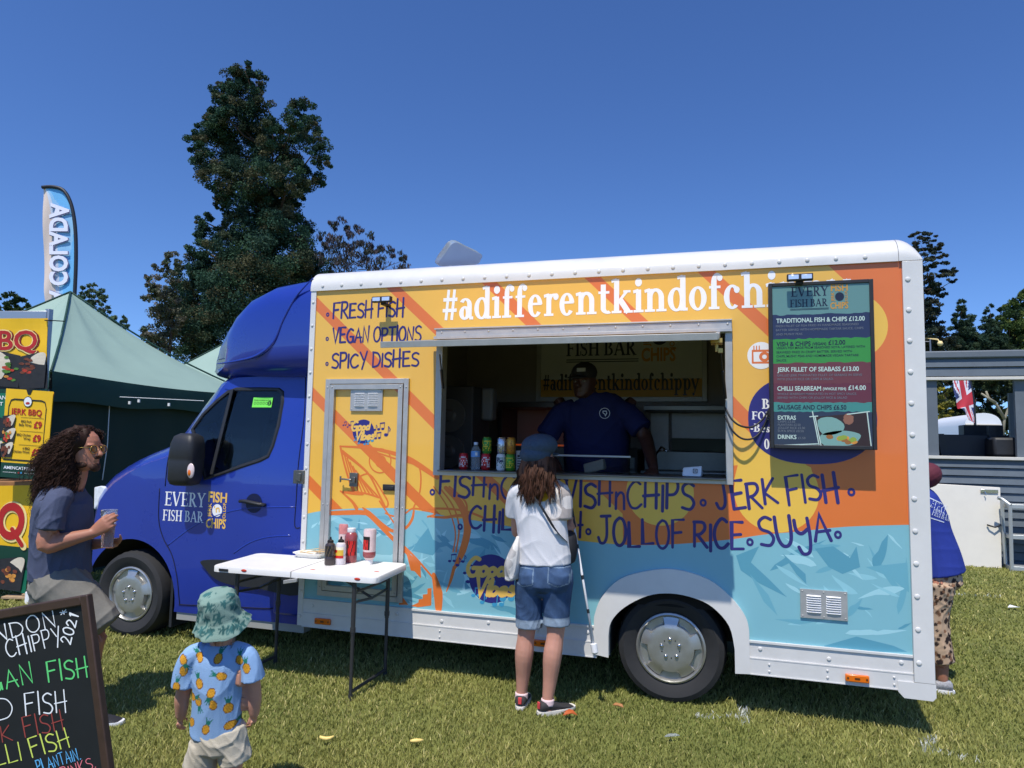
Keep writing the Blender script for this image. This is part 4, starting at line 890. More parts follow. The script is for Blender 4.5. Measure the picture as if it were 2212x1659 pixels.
tree("broadleaf_tree", "rounded lighter green tree at the right edge of the photo", [(2195,660,20),(2212,650,22),(2175,680,18),(2165,700,14),(2195,690,26),(2225,690,36),(2175,725,26),(2205,735,34),(2165,750,22),(2240,740,40),(2190,775,34),(2160,700,16),(2180,705,22),(2170,760,26),(2150,785,26)], 42, .14, 4.6, [(70,86,44),(52,72,42),(38,54,38),(84,96,50)], 2200, .35, 20, 1.4)
tree("evergreen_shrub", "dark evergreen thicket seen through the grey kiosk opening", [(2010+k*16,800+((k*37)%60),24) for k in range(16)]+[(2010+k*16,880+((k*53)%50),26) for k in range(16)]+[(2010+k*18,940+((k*29)%30),24) for k in range(14)], 30, .18, 3, [(46,58,38),(40,50,36),(56,64,40)], 2110, .2, 21, 1.0, cat="shrub")
tree("golden_shrub", "yellow green conifer bush at the left side of the kiosk opening", [(2040,850,14),(2036,880,18),(2046,905,16),(2036,930,18),(2048,950,14),(2036,965,18)], 24, .12, 3, [(120,112,44),(104,100,42),(88,90,44)], 2040, .12, 22, .5, cat="shrub")
mb = MB()
for pts in ([(2165,960),(2170,905),(2190,850),(2200,800)],[(2170,905),(2150,870),(2120,850)],[(2180,878),(2205,860)],[(2150,870),(2135,860),(2130,845)]): mb.tube([dep(x,y,22) for x,y in pts], [.05,.04,.03,.02][:len(pts)], 6)
mb.tube([dep(2165,960,22), Vector((dep(2165,960,22).x,dep(2165,960,22).y,0))], .06, 6)
tag(mb.build("bare_tree", mat("pale_bark",(150,142,120),.9), None, smooth=True), "bare pale branches in front of the dark thicket seen through kiosk", "tree")

# ================================================================== green gazebos
ROOFG = mat("gazebo_roof_sheen", (142,166,153), .6, var=.05, vs=2, bump=.15, bs=5); VALG = mat("gazebo_valance", (22,62,52), .7, var=.12, vs=3, bump=.3, bs=6); POLE = mat("gazebo_pole", (160,162,165), .4, metal=.6)  # roof is green fabric too; its pale colour paints in the sun sheen
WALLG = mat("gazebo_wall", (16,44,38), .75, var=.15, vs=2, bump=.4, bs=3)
def gazebo(label, ctr, half, yaw, ze, zp, walls):
    root = thing("gazebo", label, "gazebo", (ctr[0],ctr[1],0), "green gazebos behind the stalls")
    cs = [Vector((ctr[0]+half*1.414*math.cos(yaw+k*math.pi/2), ctr[1]+half*1.414*math.sin(yaw+k*math.pi/2), ze)) for k in range(4)]
    pk = Vector((ctr[0],ctr[1],zp)); mb = MB(); N = 10
    for k in range(4):
        A, B = cs[k], cs[(k+1)%4]; vs = []; fs = []
        for i in range(N+1):
            for j in range(N+1):
                e = A.lerp(B, j/N); p = pk.lerp(e, i/N); p.z -= .18*math.sin(math.pi*i/N)*(1-.4*abs(2*j/N-1))*1 + .03*math.sin(j*2.1+k)*math.sin(math.pi*i/N)+.05*math.sin(math.pi*j/N)*(i/N)**4; vs.append(p)
        for i in range(N):
            for j in range(N): a = i*(N+1)+j; fs.append((a,a+1,a+N+2,a+N+1))
        mb.add(vs, fs)
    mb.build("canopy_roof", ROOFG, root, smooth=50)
    mb = MB()
    for c in cs: mb.tube([pk.lerp(c, i/8)+Vector((0,0,.012-.18*.6*math.sin(math.pi*i/8))) for i in range(9)], .014, 6)
    mb.build("roof_seam", VALG, root, smooth=True)
    mb = MB(); n = 14
    for k in range(4):
        A, B = cs[k], cs[(k+1)%4]; out = ((A+B)/2-Vector((ctr[0],ctr[1],ze))).normalized(); vs = []
        for j in range(n+1):
            p = A.lerp(B, j/n); sg = .05*math.sin(math.pi*j/n)
            for r,(dz,o) in enumerate(((-sg+.01,.012),(-.16-sg*.5,.03+.015*math.sin(j*1.9+k)),(-.33+.02*math.sin(j*1.1),.02+.02*math.sin(j*2.3)))): vs.append(p+Vector((0,0,dz))+out*o)
        mb.add(vs, [(j*3+r,j*3+r+1,(j+1)*3+r+1,(j+1)*3+r) for j in range(n) for r in range(2)])
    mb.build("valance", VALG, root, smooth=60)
    for c in cs:
        q = Vector(ctr).to_3d().lerp(c, .97) if False else Vector((ctr[0]+(c.x-ctr[0])*.97, ctr[1]+(c.y-ctr[1])*.97, 0)); mb = MB(); mb.box(q.x-.02,q.x+.02,q.y-.02,q.y+.02,0,ze-.02); mb.build("leg", POLE, root)
    for k in walls:
        A, B = cs[k].lerp(cs[(k+2)%4],.03), cs[(k+1)%4].lerp(cs[(k+3)%4],.03); mb = MB(); n = 24; vs = []
        for j in range(n+1):
            p = A.lerp(B, j/n); o = Vector((0,0,0)); d = (B-A).cross(UP).normalized()*(.03*math.sin(j*1.3)+.015*math.sin(j*3.1))
            for r in range(5): vs.append(Vector((p.x,p.y,(ze-.05)*(1-r/4)))+d*(.3+.7*r/4))
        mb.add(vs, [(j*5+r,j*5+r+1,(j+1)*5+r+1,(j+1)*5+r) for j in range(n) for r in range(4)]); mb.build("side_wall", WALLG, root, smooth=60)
    return root, cs
c0 = hp(152,632,10.0); e0 = hp(113,806,7.9)
g1, gcs = gazebo("nearer green gazebo with pale sheen-tinted roof beside the truck cab", (c0.x,c0.y), 1.85, math.atan2(e0.y-c0.y, e0.x-c0.x), e0.z, c0.z, (0,1,2))
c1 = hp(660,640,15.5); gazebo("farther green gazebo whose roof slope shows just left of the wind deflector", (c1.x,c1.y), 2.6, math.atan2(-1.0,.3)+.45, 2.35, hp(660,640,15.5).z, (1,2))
mb = MB(); mb.tube([hp(237,866,8.6),hp(232,960,8.6),hp(221,1037,8.6)], .006, 6); mb.tube([hp(113,845,8.4),hp(250,857,8.6),hp(440,866,9.2)], .005, 6)
for x,y in ((280,866),(365,870),(300,862)): mb.obox(hp(x,y+4,8.6), HR*.012, (0,0,.018), HF*.01)
tag(mb.build("guy_rope", C((225,228,225),.6), None, smooth=40), "thin white cord hanging against the dark gazebo wall with pale clips", "rope")

# ================================================================== feather flags
def feather_flag(label, edge_l, edge_r, d, matf, mast_m, base_y0, extra=None, thick=.05):
    b = hp(edge_r[-1][0], edge_r[-1][1], d); root = thing("feather_flag", label, "flag", (b.x,b.y,0))
    L = catmull(edge_l, 6); Rr = catmull(edge_r, 6); n = 60
    def samp(P, t):
        f = t*(len(P)-1); i = min(int(f),len(P)-2); u = f-i; return (P[i][0]*(1-u)+P[i+1][0]*u, P[i][1]*(1-u)+P[i+1][1]*u)
    mb = MB(); vs = []; m = 24
    for i in range(n+1):
        a, c = samp(L,i/n), samp(Rr,i/n)
        for j in range(m+1):
            u = j/m; vs.append(hp(a[0]*(1-u)+c[0]*u, a[1]*(1-u)+c[1]*u, d)+HF*(.018*math.sin(u*5+i*.25)*(1-u)))
    for i in range(n):
        for j in range(m): mb.mi = matf(i/n, j/m); k = i*(m+1)+j; mb.add([vs[k],vs[k+1],vs[k+m+2],vs[k+m+1]], [(0,1,2,3)])
    return root, mb, samp, L, Rr
MAST = C((34,36,42), .5)
EL = [(93,404),(93,440),(94,520),(95,600),(98,650),(103,700)]; ER = [(96,402),(130,410),(152,440),(162,500),(162,580),(158,660)]
FC = [C((214,196,184),.7), C((196,206,222),.7), C((140,190,226),.7), C((104,176,226),.7)]
root, mb, samp, L, Rr = feather_flag("tall pale blue and sand feather flag lettered in white behind the gazebo peak", EL, ER, 11.6, lambda v,u: 0 if u < .3 else 1 if u < .45 else 2 if u+.2*math.sin(v*9) < .75 else 3, MAST, 0)
mb.build("banner_cloth", FC, root, smooth=70)
mb = MB(); pm = [hp(x,y,11.6)-HF*.01 for x,y in catmull([(92,405),(115,404),(138,412),(154,440),(163,490),(165,560),(162,640),(158,720)],5)]; mb.tube(pm+[Vector((b_.x,b_.y,0)) for b_ in [pm[-1]]], .03, 8); mb.build("mast", MAST, root, smooth=True)
# mirrored lettering read from behind, running up the flag
mbA, mbB = MB(), MB()
def FP(dx, dy, dd): return lambda a,b,o: hp(a+dx, b+dy, 11.6-dd-o)
def updown(mbx, txt, y_start, y_end, x0, x1, bold, dx, dd):
    v, t = font_tris(txt, bold); xs_ = [q[0] for q in v]; ys_ = [q[1] for q in v]; a0,a1,b0,b1 = min(xs_),max(xs_),0,.73
    vs = []
    for a,b in v:
        s = (a-a0)/(a1-a0); y = y_start+(y_end-y_start)*s; h = (b-b0)/(b1-b0)
        vs.append(hp(x0+(x1-x0)*h+dx+(3 if y < 460 else 0), y, 11.6-dd))
    mbx.add(vs, t)
updown(mbA, "A COLADA", 661, 439, 108, 147, .05, 1.6, .03); updown(mbB, "A COLADA", 660, 438, 109, 148, .035, -1, .036)
mbA.build("letter_shadow", C((112,112,150),.7), root); mbB.build("flag_lettering", C((226,226,240),.7), root)

# ================================================================== barbecue stall
ST = C((168,170,172), .35, metal=.7); GREY = C((120,122,126),.4,metal=.5)
YB = mat("banner_yellow", (236,186,24), .5, var=.06, vs=4); RED = C((176,34,30),.5); CREAM = C((240,214,140),.5); GRN = C((16,62,46),.5); SLATE = mat("slate_print",(40,40,42),.6,var=.3,vs=25)
TORT = mat("tortilla_print",(216,204,182),.6,var=.12,vs=18); MEAT = mat("meat_print",(112,60,40),.6,var=.55,vs=28); LEAFP = mat("salad_print",(84,128,48),.6,var=.5,vs=30); SAUCE = mat("sauce_print",(190,60,40),.6,var=.4,vs=30); GARN = mat("onion_print",(206,140,60),.6,var=.3,vs=30)
fr = thing("banner_frame", "grey steel pole frame holding the large yellow barbecue banner", "frame", (hp(107,1290,7.2).x,hp(107,1290,7.2).y,0))
mb = MB()
def upright(mbx, px, ytop, d, w_=.03, zb=0):
    p = hp(px,ytop,d); mbx.box(p.x-w_,p.x+w_,p.y-w_,p.y+w_,zb,p.z); return p
p = upright(mb, 107, 668, 7.2, .026); mb.build("post", ST, fr, bevel=.004)
mb = MB(); a, b = hp(-150,683,7.2), hp(104,683,7.2); mb.obox((a+b)/2, (b-a)/2, (0,0,.05), HF*.03); mb.build("cross_bar", ST, fr, bevel=.004)
mb = MB(); a, b = hp(-150,846,7.2), hp(104,846,7.2); mb.obox((a+b)/2, (b-a)/2, (0,0,.02), HF*.02); mb.build("lower_bar", GREY, fr)
mb = MB(); upright(mb, -150, 668, 7.2, .026); mb.build("post", ST, fr, bevel=.004)
def printed(name, label, cat, quad, d, base_mats, band, group=None, nu=16, nv=14, wav=.012, th=.006):
    """hanging print; quad = tl,tr,br,bl pixels; returns P(u,v,off) with v downwards"""
    Q = [hp(x,y,dd if isinstance(dd,float) else d) for (x,y),dd in zip(quad,[d]*4)]
    def P(u, v, o=0):
        p = Q[0]*(1-u)*(1-v)+Q[1]*u*(1-v)+Q[2]*u*v+Q[3]*(1-u)*v
        return p - HF*(o + wav*(math.sin(u*11+v*3)*(1-v)*.6+math.sin(v*9+u*4)*.4))
    c = P(.5,1); root = thing(name, label, cat, (c.x,c.y,min(q.z for q in Q)), group)
    mb = MB(); n = (nu+1)
    for off in (0,-th):
        mb2 = [P(i/nu,j/nv,off) for j in range(nv+1) for i in range(nu+1)]
        for j in range(nv):
            for i in range(nu): mb.mi = band((i+.5)/nu,(j+.5)/nv); k = j*n+i; mb.add([mb2[k],mb2[k+1],mb2[k+n+1],mb2[k+n]], [(0,1,2,3)])
    mb.build("print_sheet", base_mats, root, smooth=70)
    return root, P
def poly_uv(mb, pts, P, off):
    for t in tessellate_polygon([[Vector((a,b,0)) for a,b in pts]]): mb.add([P(*pts[i],off) for i in t], [(0,1,2)])
def blob_uv(mb, cx, cy, rx, ry, P, off, seed, n=22):
    R = random.Random(seed); poly_uv(mb, [(cx+rx*(1+R.uniform(-.15,.15))*math.cos(2*math.pi*i/n), cy+ry*(1+R.uniform(-.15,.15))*math.sin(2*math.pi*i/n)) for i in range(n)], P, off)
def wrap_print(root, P, k, fill, seed, off=.012):
    """picture of a filled wrap; k maps unit box to the sheet"""
    m = MB(); poly_uv(m, [k(a,b) for a,b in ((0,.1),(.75,-.05),(1,.15),(.9,1),(.1,1.05))], P, off); m.build("slate_picture", SLATE, root)
    m = MB(); poly_uv(m, [k(a,b) for a,b in catmull([(.35,.25),(.7,-.02),(.98,.0),(.9,.4),(.72,.8),(.5,.55)],4,True)], P, off+.002); m.build("wrap_picture", TORT, root)
    m = MB(); R = random.Random(seed)
    for i in range(16):
        a, b = R.gauss(.42,.13), R.gauss(.5,.16); q = k(a,b); s = k(1,1)[0]-k(0,0)[0]; m.mi = R.choice(fill); blob_uv(m, q[0], q[1], s*.09, s*.07, P, off+.004+i*2e-4, seed+i, 9)
    m.build("filling_picture", [MEAT,LEAFP,SAUCE,GARN], root)
bq, P = printed("barbecue_banner", "large yellow banner with red lettering and wraps tied to the steel frame", "banner", [(-146,690),(101,687),(102,852),(-146,852)], 7.12, [YB,SLATE,GRN], lambda u,v: 0 if v < .55 or v > 2 else (1 if v < .93 else 2))
KB = lambda x,y: ((x+146)/247, (y-688)/164)
def pix(P, K): return lambda a,b,o: P(*K(a,b), o)
m = MB(); put_font(m, "BBQ", lambda x,z,o: P(*KB(x,-z),o), -36, 86, -757, 45, .03, off=.006); m.build("letter_shadow", C((120,20,20),.5), bq)
m = MB(); put_font(m, "BBQ", lambda x,z,o: P(*KB(x-2,-z+1),o), -38, 84, -756, 45, .045, off=.009); m.build("letter_outline", CREAM, bq)
m = MB(); put_font(m, "BBQ", lambda x,z,o: P(*KB(x-2,-z+1),o), -37, 83, -755, 43, .018, off=.012); m.build("banner_lettering", RED, bq)
wrap_print(bq, P, lambda a,b: KB(36+66*a, 766+72*b), [0,0,2,0], 3); wrap_print(bq, P, lambda a,b: KB(46-62*a, 762+72*b), [1,2,3,1], 9)
m = MB(); q = hp(95,690,7.1); m.tube([hp(97,692,7.1),hp(107,692,7.17),hp(140,694,7.3)], .006, 6); m.build("tie_cord", BLACK, bq)
gb, P = printed("green_board", "dark green board with white lettering at far left under the banner", "sign", [(-60,851),(13,849),(10,968),(-60,970)], 7.1, [C((22,110,82),.5)], lambda u,v: 0, wav=0)
m = MB(); KG = lambda x,y: ((x+60)/73,(y-850)/119); sl = lambda x,z,o: P(*KG(x-z*.0,-z),o)
put_font(m, "LAN", sl, -8, 14, -864, 9, .01, off=.006); put_font(m, "ET", sl, -6, 8, -877, 8, .01, off=.006); m.build("board_lettering", WTXT, gb)
m = MB(); blob_uv(m, *KG(-2,925), .2, .2, P, .006, 4); m.build("black_picture", BLACK, gb); m = MB(); blob_uv(m, *KG(4,962), .25, .07, P, .008, 5); m.build("wrap_picture", TORT, gb)
jb, P = printed("menu_board", "upright yellow jerk barbecue price board clipped below the banner", "menu board", [(13.5,839),(114.6,846),(100,1037),(0,1030)], 6.95, [YB,GRN], lambda u,v: 0 if v < .83 else 1, nv=24, wav=.002, th=.012)
KJ = lambda x,z,o: P(x,-z,o)
m = MB()
bd = [(.07,-.72),(.09,-.2),(.13,-.13),(.2,-.115),(.78,-.115),(.85,-.13),(.885,-.2),(.87,-.80),(.05,-.80)]
ribbon(m, bd, .016, KJ, .004); 
for z in (-.315,-.47,-.625): ribbon(m, [(.36,z),(.85,z)], .004, KJ, .004)
R_ = ("BBQ Pork",.37,.60,-.372),("Belly Wrap",.33,.60,-.412),("BBQ Chicken",.30,.60,-.525),("Wrap",.45,.60,-.565),("6 BBQ",.45,.60,-.675),("Chicken Wings",.24,.60,-.715)
for s,x0,x1,z in R_: put_font(m, s, KJ, x0, x1, z, .028, .02, off=.005)
poly_uv(m, [(.43,-.01),(.57,-.01),(.53,.05),(.5,.055),(.47,.05)], P, .004); m.build("board_print", C((34,34,28),.5), jb)
m = MB(); put_font(m, "JERK BBQ", KJ, .14, .80, -.285, .07, .02, off=.005)
for s,z in (("£9",-.425),("£9",-.578),("£8",-.735)): put_font(m, s, KJ, .65, .82, z, .078, .03, off=.005)
m.build("price_lettering", RED, jb)
m = MB(); disc2(m, .49, -.135, .095, .062, KJ, .006); m.build("logo_ring", C((40,40,40),.5), jb)
m = MB(); disc2(m, .49, -.135, .082, .053, KJ, .008); put_font(m, "AMENCATERING.CO", KJ, .07, .93, -.905, .035, .02, off=.005); put_font(m, "amencatering", KJ, .06, .34, -.945, .014, 0, off=.005); put_font(m, "amen_catering", KJ, .5, .75, -.945, .014, 0, off=.005); m.build("white_print", WTXT, jb)
m = MB(); blob_uv(m, .49, .152, .045, .014, P, .01, 2); disc2(m, .40, -.94, .018, .01, KJ, .006); m.build("logo_mark", RED, jb)
m = MB(); disc2(m, .455, -.94, .018, .01, KJ, .006); m.build("bird_mark", C((70,160,220),.5), jb)
wrap_print(jb, P, lambda a,b: (-.02+.28*a,.30+.15*b), [0,0,2], 21, .01); wrap_print(jb, P, lambda a,b: (-.02+.3*a,.45+.15*b), [1,2,3], 22, .01); wrap_print(jb, P, lambda a,b: (-.03+.28*a,.61+.16*b), [0,2,0], 23, .01)
# stall table with its own front banner
c = hp(20,1290,7.1); tb = thing("stall_table", "wooden topped stall table behind the curly haired man", "table", (c.x,c.y,0))
m = MB(); a, b = hp(-150,1046,7.15), hp(90,1046,7.15); m.obox((a+b)/2+HF*.3, (b-a)/2, HF*.36, (0,0,.03)); m.build("tabletop", mat("table_wood",(150,104,62),.6,var=.25,vs=9), tb, bevel=.006)
for x in (-140,84):
    for k in (.0,.55): m = MB(); p = hp(x,1060,7.2)+HF*k; m.box(p.x-.02,p.x+.02,p.y-.02,p.y+.02,0,p.z-.05); m.build("leg", ST, tb)
qb, P = printed("table_banner", "yellow banner with big red letter and green base hanging on the stall table", "banner", [(-150,1052),(73,1048),(55,1282),(-150,1240)], 7.08, [YB,GRN,C((14,104,76),.5)], lambda u,v: 0 if v < .58 else (1 if v < .8 else 2), nv=24, wav=.01)
def KQ(x, y): return ((x+150)/223, (y-1050)/200)
QP = lambda x,z,o: P(*KQ(x,-z),o)
m = MB(); ring2(m, 32, -1120, 15, 33, QP, .008, e=1.2); ribbon(m, [(36,-1135),(62,-1165)], 14, QP, .009); m.build("letter_outline", CREAM, qb)
m = MB(); ring2(m, 30, -1119, 17, 30, QP, .012, e=1.2); ribbon(m, [(34,-1134),(58,-1162)], 9, QP, .013); m.build("banner_lettering", RED, qb)
wrap_print(qb, P, lambda a,b: KQ(8+60*a, 1188+60*b), [0,0,0,3], 31); 
pl = thing("stall_pole", "leaning grey stall pole with white foot and trailing white cable", "pole", (hp(62,1290,7.0).x,hp(62,1290,7.0).y,0))
m = MB(); a, b = hp(90,1050,6.95), hp(66,1285,6.95); m.obox((a+b)/2, (b-a)/2, HR*.026, HF*.026); m.build("pole_tube", GREY, pl, bevel=.005)
m = MB(); m.tube([b+Vector((0,0,-.09)), b+Vector((0,0,.03))], .045, 12); q = hp(78,1195,6.95); m.tube([q,q+Vector((.01,0,.06))], .042, 12); m.build("pole_foot", WTXT, pl, smooth=40)
m = MB(); m.tube([hp(*p,6.9) for p in catmull([(88,1066),(103,1058),(106,1080),(100,1130),(92,1160),(88,1180),(84,1220),(83,1245)],4)], .007, 6); m.build("cable", WTXT, pl, smooth=True)
m = MB(); q = gd(48,1296); m.obox(q+Vector((0,0,.03)), HR*.17, HF*.06, (0,0,.012)); m.obox(q+Vector((.1,.05,.055)), HR*.1, HF*.05, (0,0,.01)); tag(m.build("wooden_plate", mat("worn_ply",(168,142,110),.8,var=.25,vs=12), bevel=.004, loc=q), "worn wooden plate lying under the leaning stall pole", "board")

# ================================================================== grey kiosk on the right
KY = 7.3; KB1 = mat("grey_boards", (88,98,107), .65, var=.14, vs=5); KB2 = mat("grey_trim", (98,106,113), .6, var=.1, vs=5); KW = mat("off_white_trim", (206,202,192), .6, var=.08, vs=5)
k0 = at(2003,760,KY).x-.35; kx1 = at(2330,760,KY).x
kk = thing("kiosk", "grey clapboard horsebox kiosk with open serving hatch at the right edge", "kiosk", (k0+1.5,KY+.9,0))
def kz(x, y, Y=None): return at(x, y, KY if Y is None else Y).z
z_top, z_f1, z_f2, z_o1, z_o0, z_b0 = kz(2060,759), kz(2060,775), kz(2060,815), kz(2060,832), kz(2060,985), kz(2060,1222)
m = MB(); m.box(k0,kx1,KY-.08,KY+2.2,z_f1,z_top); m.build("roof_slab", KB2, kk, bevel=.02)
m = MB(); n = 2
for i in range(2):
    za, zb = z_f1-(z_f1-z_f2)*i/2, z_f1-(z_f1-z_f2)*(i+1)/2; m.loft([[(x,KY-.03,za),(x,KY-.055,zb+.012),(x,KY+.06,zb+.012),(x,KY+.06,za)] for x in (k0+.12,kx1)])
m.build("upper_boards", KB1, kk)
m = MB(); m.box(k0+.1,kx1,KY-.06,KY+.05,z_f2-.045,z_f2); a = k0+.12; m.box(a-.05,a+.05,KY-.065,KY+.04,z_f2,z_f1); m.build("hatch_trim", KW, kk, bevel=.005)
m = MB(); zc = z_b0+.05; nb = int((z_o0-zc)/.115)
for i in range(nb):
    zb = z_o0-.04-(z_o0-zc)*(i+1)/nb; za = zb+(z_o0-zc)/nb-.012; m.loft([[(x,KY-.0,za),(x,KY-.03,zb),(x,KY+.06,zb),(x,KY+.06,za)] for x in (k0+.1,kx1)])
m.build("lower_boards", KB1, kk)
m = MB(); m.box(k0+.0,kx1,KY-.06,KY+.12,z_o0-.045,z_o0); a = k0+.14; m.box(a-.02,a+.1,KY-.045,KY-.031,z_o0-.42,z_o0-.045); m.build("counter_trim", KW, kk, bevel=.005)
xo0 = at(2026,900,KY).x; xo1 = at(2196,900,KY).x
m = MB(); m.box(k0+.1,xo0,KY,KY+.06,z_o0,z_f2-.045); m.box(xo1,kx1,KY+.03,KY+.1,z_o0,z_f2-.045); m.box(k0+.1,kx1,KY+1.9,KY+1.98,.5,z_o0+.05); m.box(k0+.1,xo0+.1,KY+1.9,KY+1.98,z_o0+.05,z_f2-.1); m.box(xo1+.55,kx1,KY+1.9,KY+1.98,z_o0+.05,z_f2-.1); m.box(k0+.1,k0+.16,KY+.1,KY+1.9,.5,z_f1); m.box(k0+.1,kx1,KY+.1,KY+1.98,.42,.5); m.build("inner_frame", KB2, kk)
m = MB(); m.box(xo0,kx1,KY+.1,KY+.5,z_o0-.05,z_o0+.0); m.box(xo0+.02,xo1+.1,KY+.6,KY+1.0,z_o0-.3,z_o0+.33); m.box(xo0+.65,xo0+1.2,KY+1.1,KY+1.4,z_o0,z_o0+.5); m.build("dark_counter", C((34,36,42),.5), kk, bevel=.01)
m = MB(); p = at(2166,985,KY+.35); m.box(p.x-.16,p.x+.26,KY+.2,KY+.58,z_o0,at(2166,945,KY+.35).z); m.build("black_urn", BLACK, kk, bevel=.04)
m = MB(); p = at(2142,985,KY+.6); m.box(p.x-.04,p.x+.06,KY+.55,KY+.64,z_o0,at(2142,920,KY+.6).z); p = at(2036,985,KY+.6); m.obox(Vector((p.x,KY+.6,z_o0+.16)), (.05,0,0),(0,.04,0),(-.03,0,.18)); m.build("dark_post", BLACK, kk)
for x in (k0+.9,kx1-.5):
    m = MB(); m.lathe([(.05,0),(.3,.0),(.31,.05),(.31,.15),(.05,.18)], (x,KY+.2,.31), 'Y', 24); m.build("wheel", RUBBER, kk, smooth=40)
m = MB(); m.box(k0+.05,kx1,KY+.05,KY+1.9,.34,.43); m.build("chassis_rail", DARK, kk)
wd = thing("loading_ramp", "off white ramp board with bolt and handle standing against the grey kiosk", "ramp", (at(2080,1215,KY-.25).x,KY-.25,0))
m = MB(); q = [(2003,1044),(2161,1053),(2164,1219),(2004,1211)]; qq = [at(x,y,KY-.12 if y < 1100 else KY-.3) for x,y in q]; qq[2].z = .0; qq[3].z = .0
m.loft([qq,[p+Vector((0,.05,0)) for p in qq]]); m.build("ramp_board", mat("off_white_panel",(214,209,197),.5,var=.05,vs=3), wd, bevel=.006)
def onp(x,y): u = (y-1050)/165; return at(x,y,KY-.135-.18*u)
m = MB(); m.obox(onp(2137,1061), (.11,0,0),(0,.01,0),(0,0,.022)); m.tube([onp(2126,1062)-Vector((0,.03,0)),onp(2128,1066)-Vector((0,.03,0)),onp(2128,1070)-Vector((0,.03,0))], .008, 6); m.build("door_bolt", CHROME, wd, bevel=.003)
m = MB(); m.tube([onp(a,b)-Vector((0,o,0)) for a,b,o in ((2133,1134,.0),(2136,1135,.03),(2147,1138,.05),(2158,1135,.03),(2161,1134,.0))], .012, 8); m.build("door_handle", BLACK, wd, smooth=True)
sp = thing("folding_steps", "grey metal folding steps with handrail beside the white panel", "steps", (gd(2200,1234).x,gd(2200,1234).y,0))
SG = C((176,180,180),.4,metal=.4); b0 = gd(2184,1234).y
def sg(x, y, Y): return at(x, y, Y)
m = MB()
for pts in ([(2164,1080),(2168,1150),(2172,1218)],[(2182,1092),(2184,1160),(2186,1234)]): m.tube([sg(*p,b0+.25 if i==0 else b0) for p in pts for i in ((0 if pts[0][0] < 2170 else 1),)], .024, 8)
m.tube([sg(2155,1075,b0+.1),sg(2164,1078,b0+.1),sg(2183,1092,b0+.0)], .024, 8); m.build("handrail", SG, sp, smooth=40)
for y,yy in ((1094,.35),(1160,.2),(1228,.0)):
    m = MB(); a = sg(2184,y,b0+.02); m.box(a.x,a.x+.9,a.y,a.y+.28,a.z-.03,a.z+.03); m.build("tread", SG, sp, bevel=.005)
m = MB(); a = sg(2184,1094,b0); m.box(a.x+.8,a.x+.85,a.y,a.y+.05,0,a.z); m.box(a.x+.8,a.x+.85,a.y+.26,a.y+.3,0,a.z); m.build("leg", SG, sp)
# aerial on the kiosk roof
m = MB(); p = at(2010,757,KY+.2); m.tube([p-Vector((0,0,.05)), at(2009,733,KY+.2)], .012, 6); m.tube([at(1998,738,KY+.2),at(2010,738,KY+.2)], .006, 6); tag(m.build("roof_aerial", GREY, None, smooth=40, loc=p), "thin grey mast standing on the kiosk roof corner", "mast")
for lab,x,y in (("pale hanging lamp high between the firs above the kiosk roof",2031,742),):
    m = MB(); p = at(x,y,KY+3); m.tube([at(2025,733,KY+3),at(2031,740,KY+3)], .012, 6); m.sphere(p, .05, 10, 6); m.tube([p+Vector((-.3,0,-2.4)),p+Vector((-.3,0,.12)),at(2025,733,KY+3)], .02, 6); tag(m.build("festoon_lamp", C((240,214,150),.5), None, smooth=True, loc=p), lab, "lamp")
# union flag feather and white horsebox behind the kiosk
UL = [(2057,952-130),(2059,975-130+0),(2064,1000-140),(2068,890),(2075,884),(2086,892),(2096,909)]
EL2 = [(2058,795),(2060,840),(2064,862),(2069,882),(2076,882),(2086,893),(2094,908)]; ER2 = [(2086,790),(2092,812),(2098,836),(2101,858),(2103,880),(2104,898),(2105,914)]
def uj(v, u):
    a, b = abs(u-.5), abs(v-.5)
    if a < .14 or b < .1: return 0
    if a < .22 or b < .16: return 1
    d = abs(a-b*1.0); return 0 if d < .035 else 1 if d < .11 else 2
root, mb, *_ = feather_flag("red white and blue crossed feather flag seen through the kiosk opening", EL2, ER2, 17.0, uj, MAST, 0)
mb.build("banner_cloth", [C((196,56,70),.7),C((222,222,230),.7),C((50,62,110),.7)], root, smooth=70)
mb = MB(); pm = [hp(x,y,17.02) for x,y in catmull([(2086,790),(2098,836),(2104,880),(2107,930),(2108,960)],5)]; mb.tube(pm+[Vector((pm[-1].x,pm[-1].y,0))], .03, 8); mb.build("mast", MAST, root, smooth=True)
hb = thing("horsebox_trailer", "white horsebox trailer with curved roof parked beyond the kiosk", "trailer", (hp(2150,1000,19).x,hp(2150,1000,19).y,0))
HX = lambda x,y,d=19.0: hp(x,y,d)
def arch(xa, xb, yb, yt, d): return [HX(xa,yb,d)]+[HX(xa+(xb-xa)*(.5-.5*math.cos(math.pi*i/14)), yb-(yb-yt)*math.sin(math.pi*i/14)**.35, d) for i in range(1,14)]+[HX(xb,yb,d)]
m = MB(); f_ = arch(2082,2166,960,892,19.0); r_2 = [p+HR*.9+HF*3.0 for p in f_]; m.loft([f_,r_2]); m.build("body_shell", C((226,228,230),.35), hb, smooth=40)
m = MB(); a, b = HX(2086,932,18.93), HX(2160,916,18.93); m.obox((a+b)/2, HR*((b-a).dot(HR)/2), HF*.03, (0,0,abs(b.z-a.z)/2)); m.build("upper_door", C((204,198,186),.5), hb, bevel=.02)
m = MB(); a, b = HX(2088,1000,18.95), HX(2160,934,18.95); m.obox((a+b)/2, HR*((b-a).dot(HR)/2), HF*.02, (0,0,abs(b.z-a.z)/2)); m.build("dark_opening", C((46,36,38),.8), hb)
m = MB()
for x in (2125,2148):
    p = HX(x,942,18.9); m.add([p+HR*.08+Vector((0,0,.06)),p-HR*.08+Vector((0,0,.06)),p-Vector((0,0,.1))], [(0,1,2)]); 
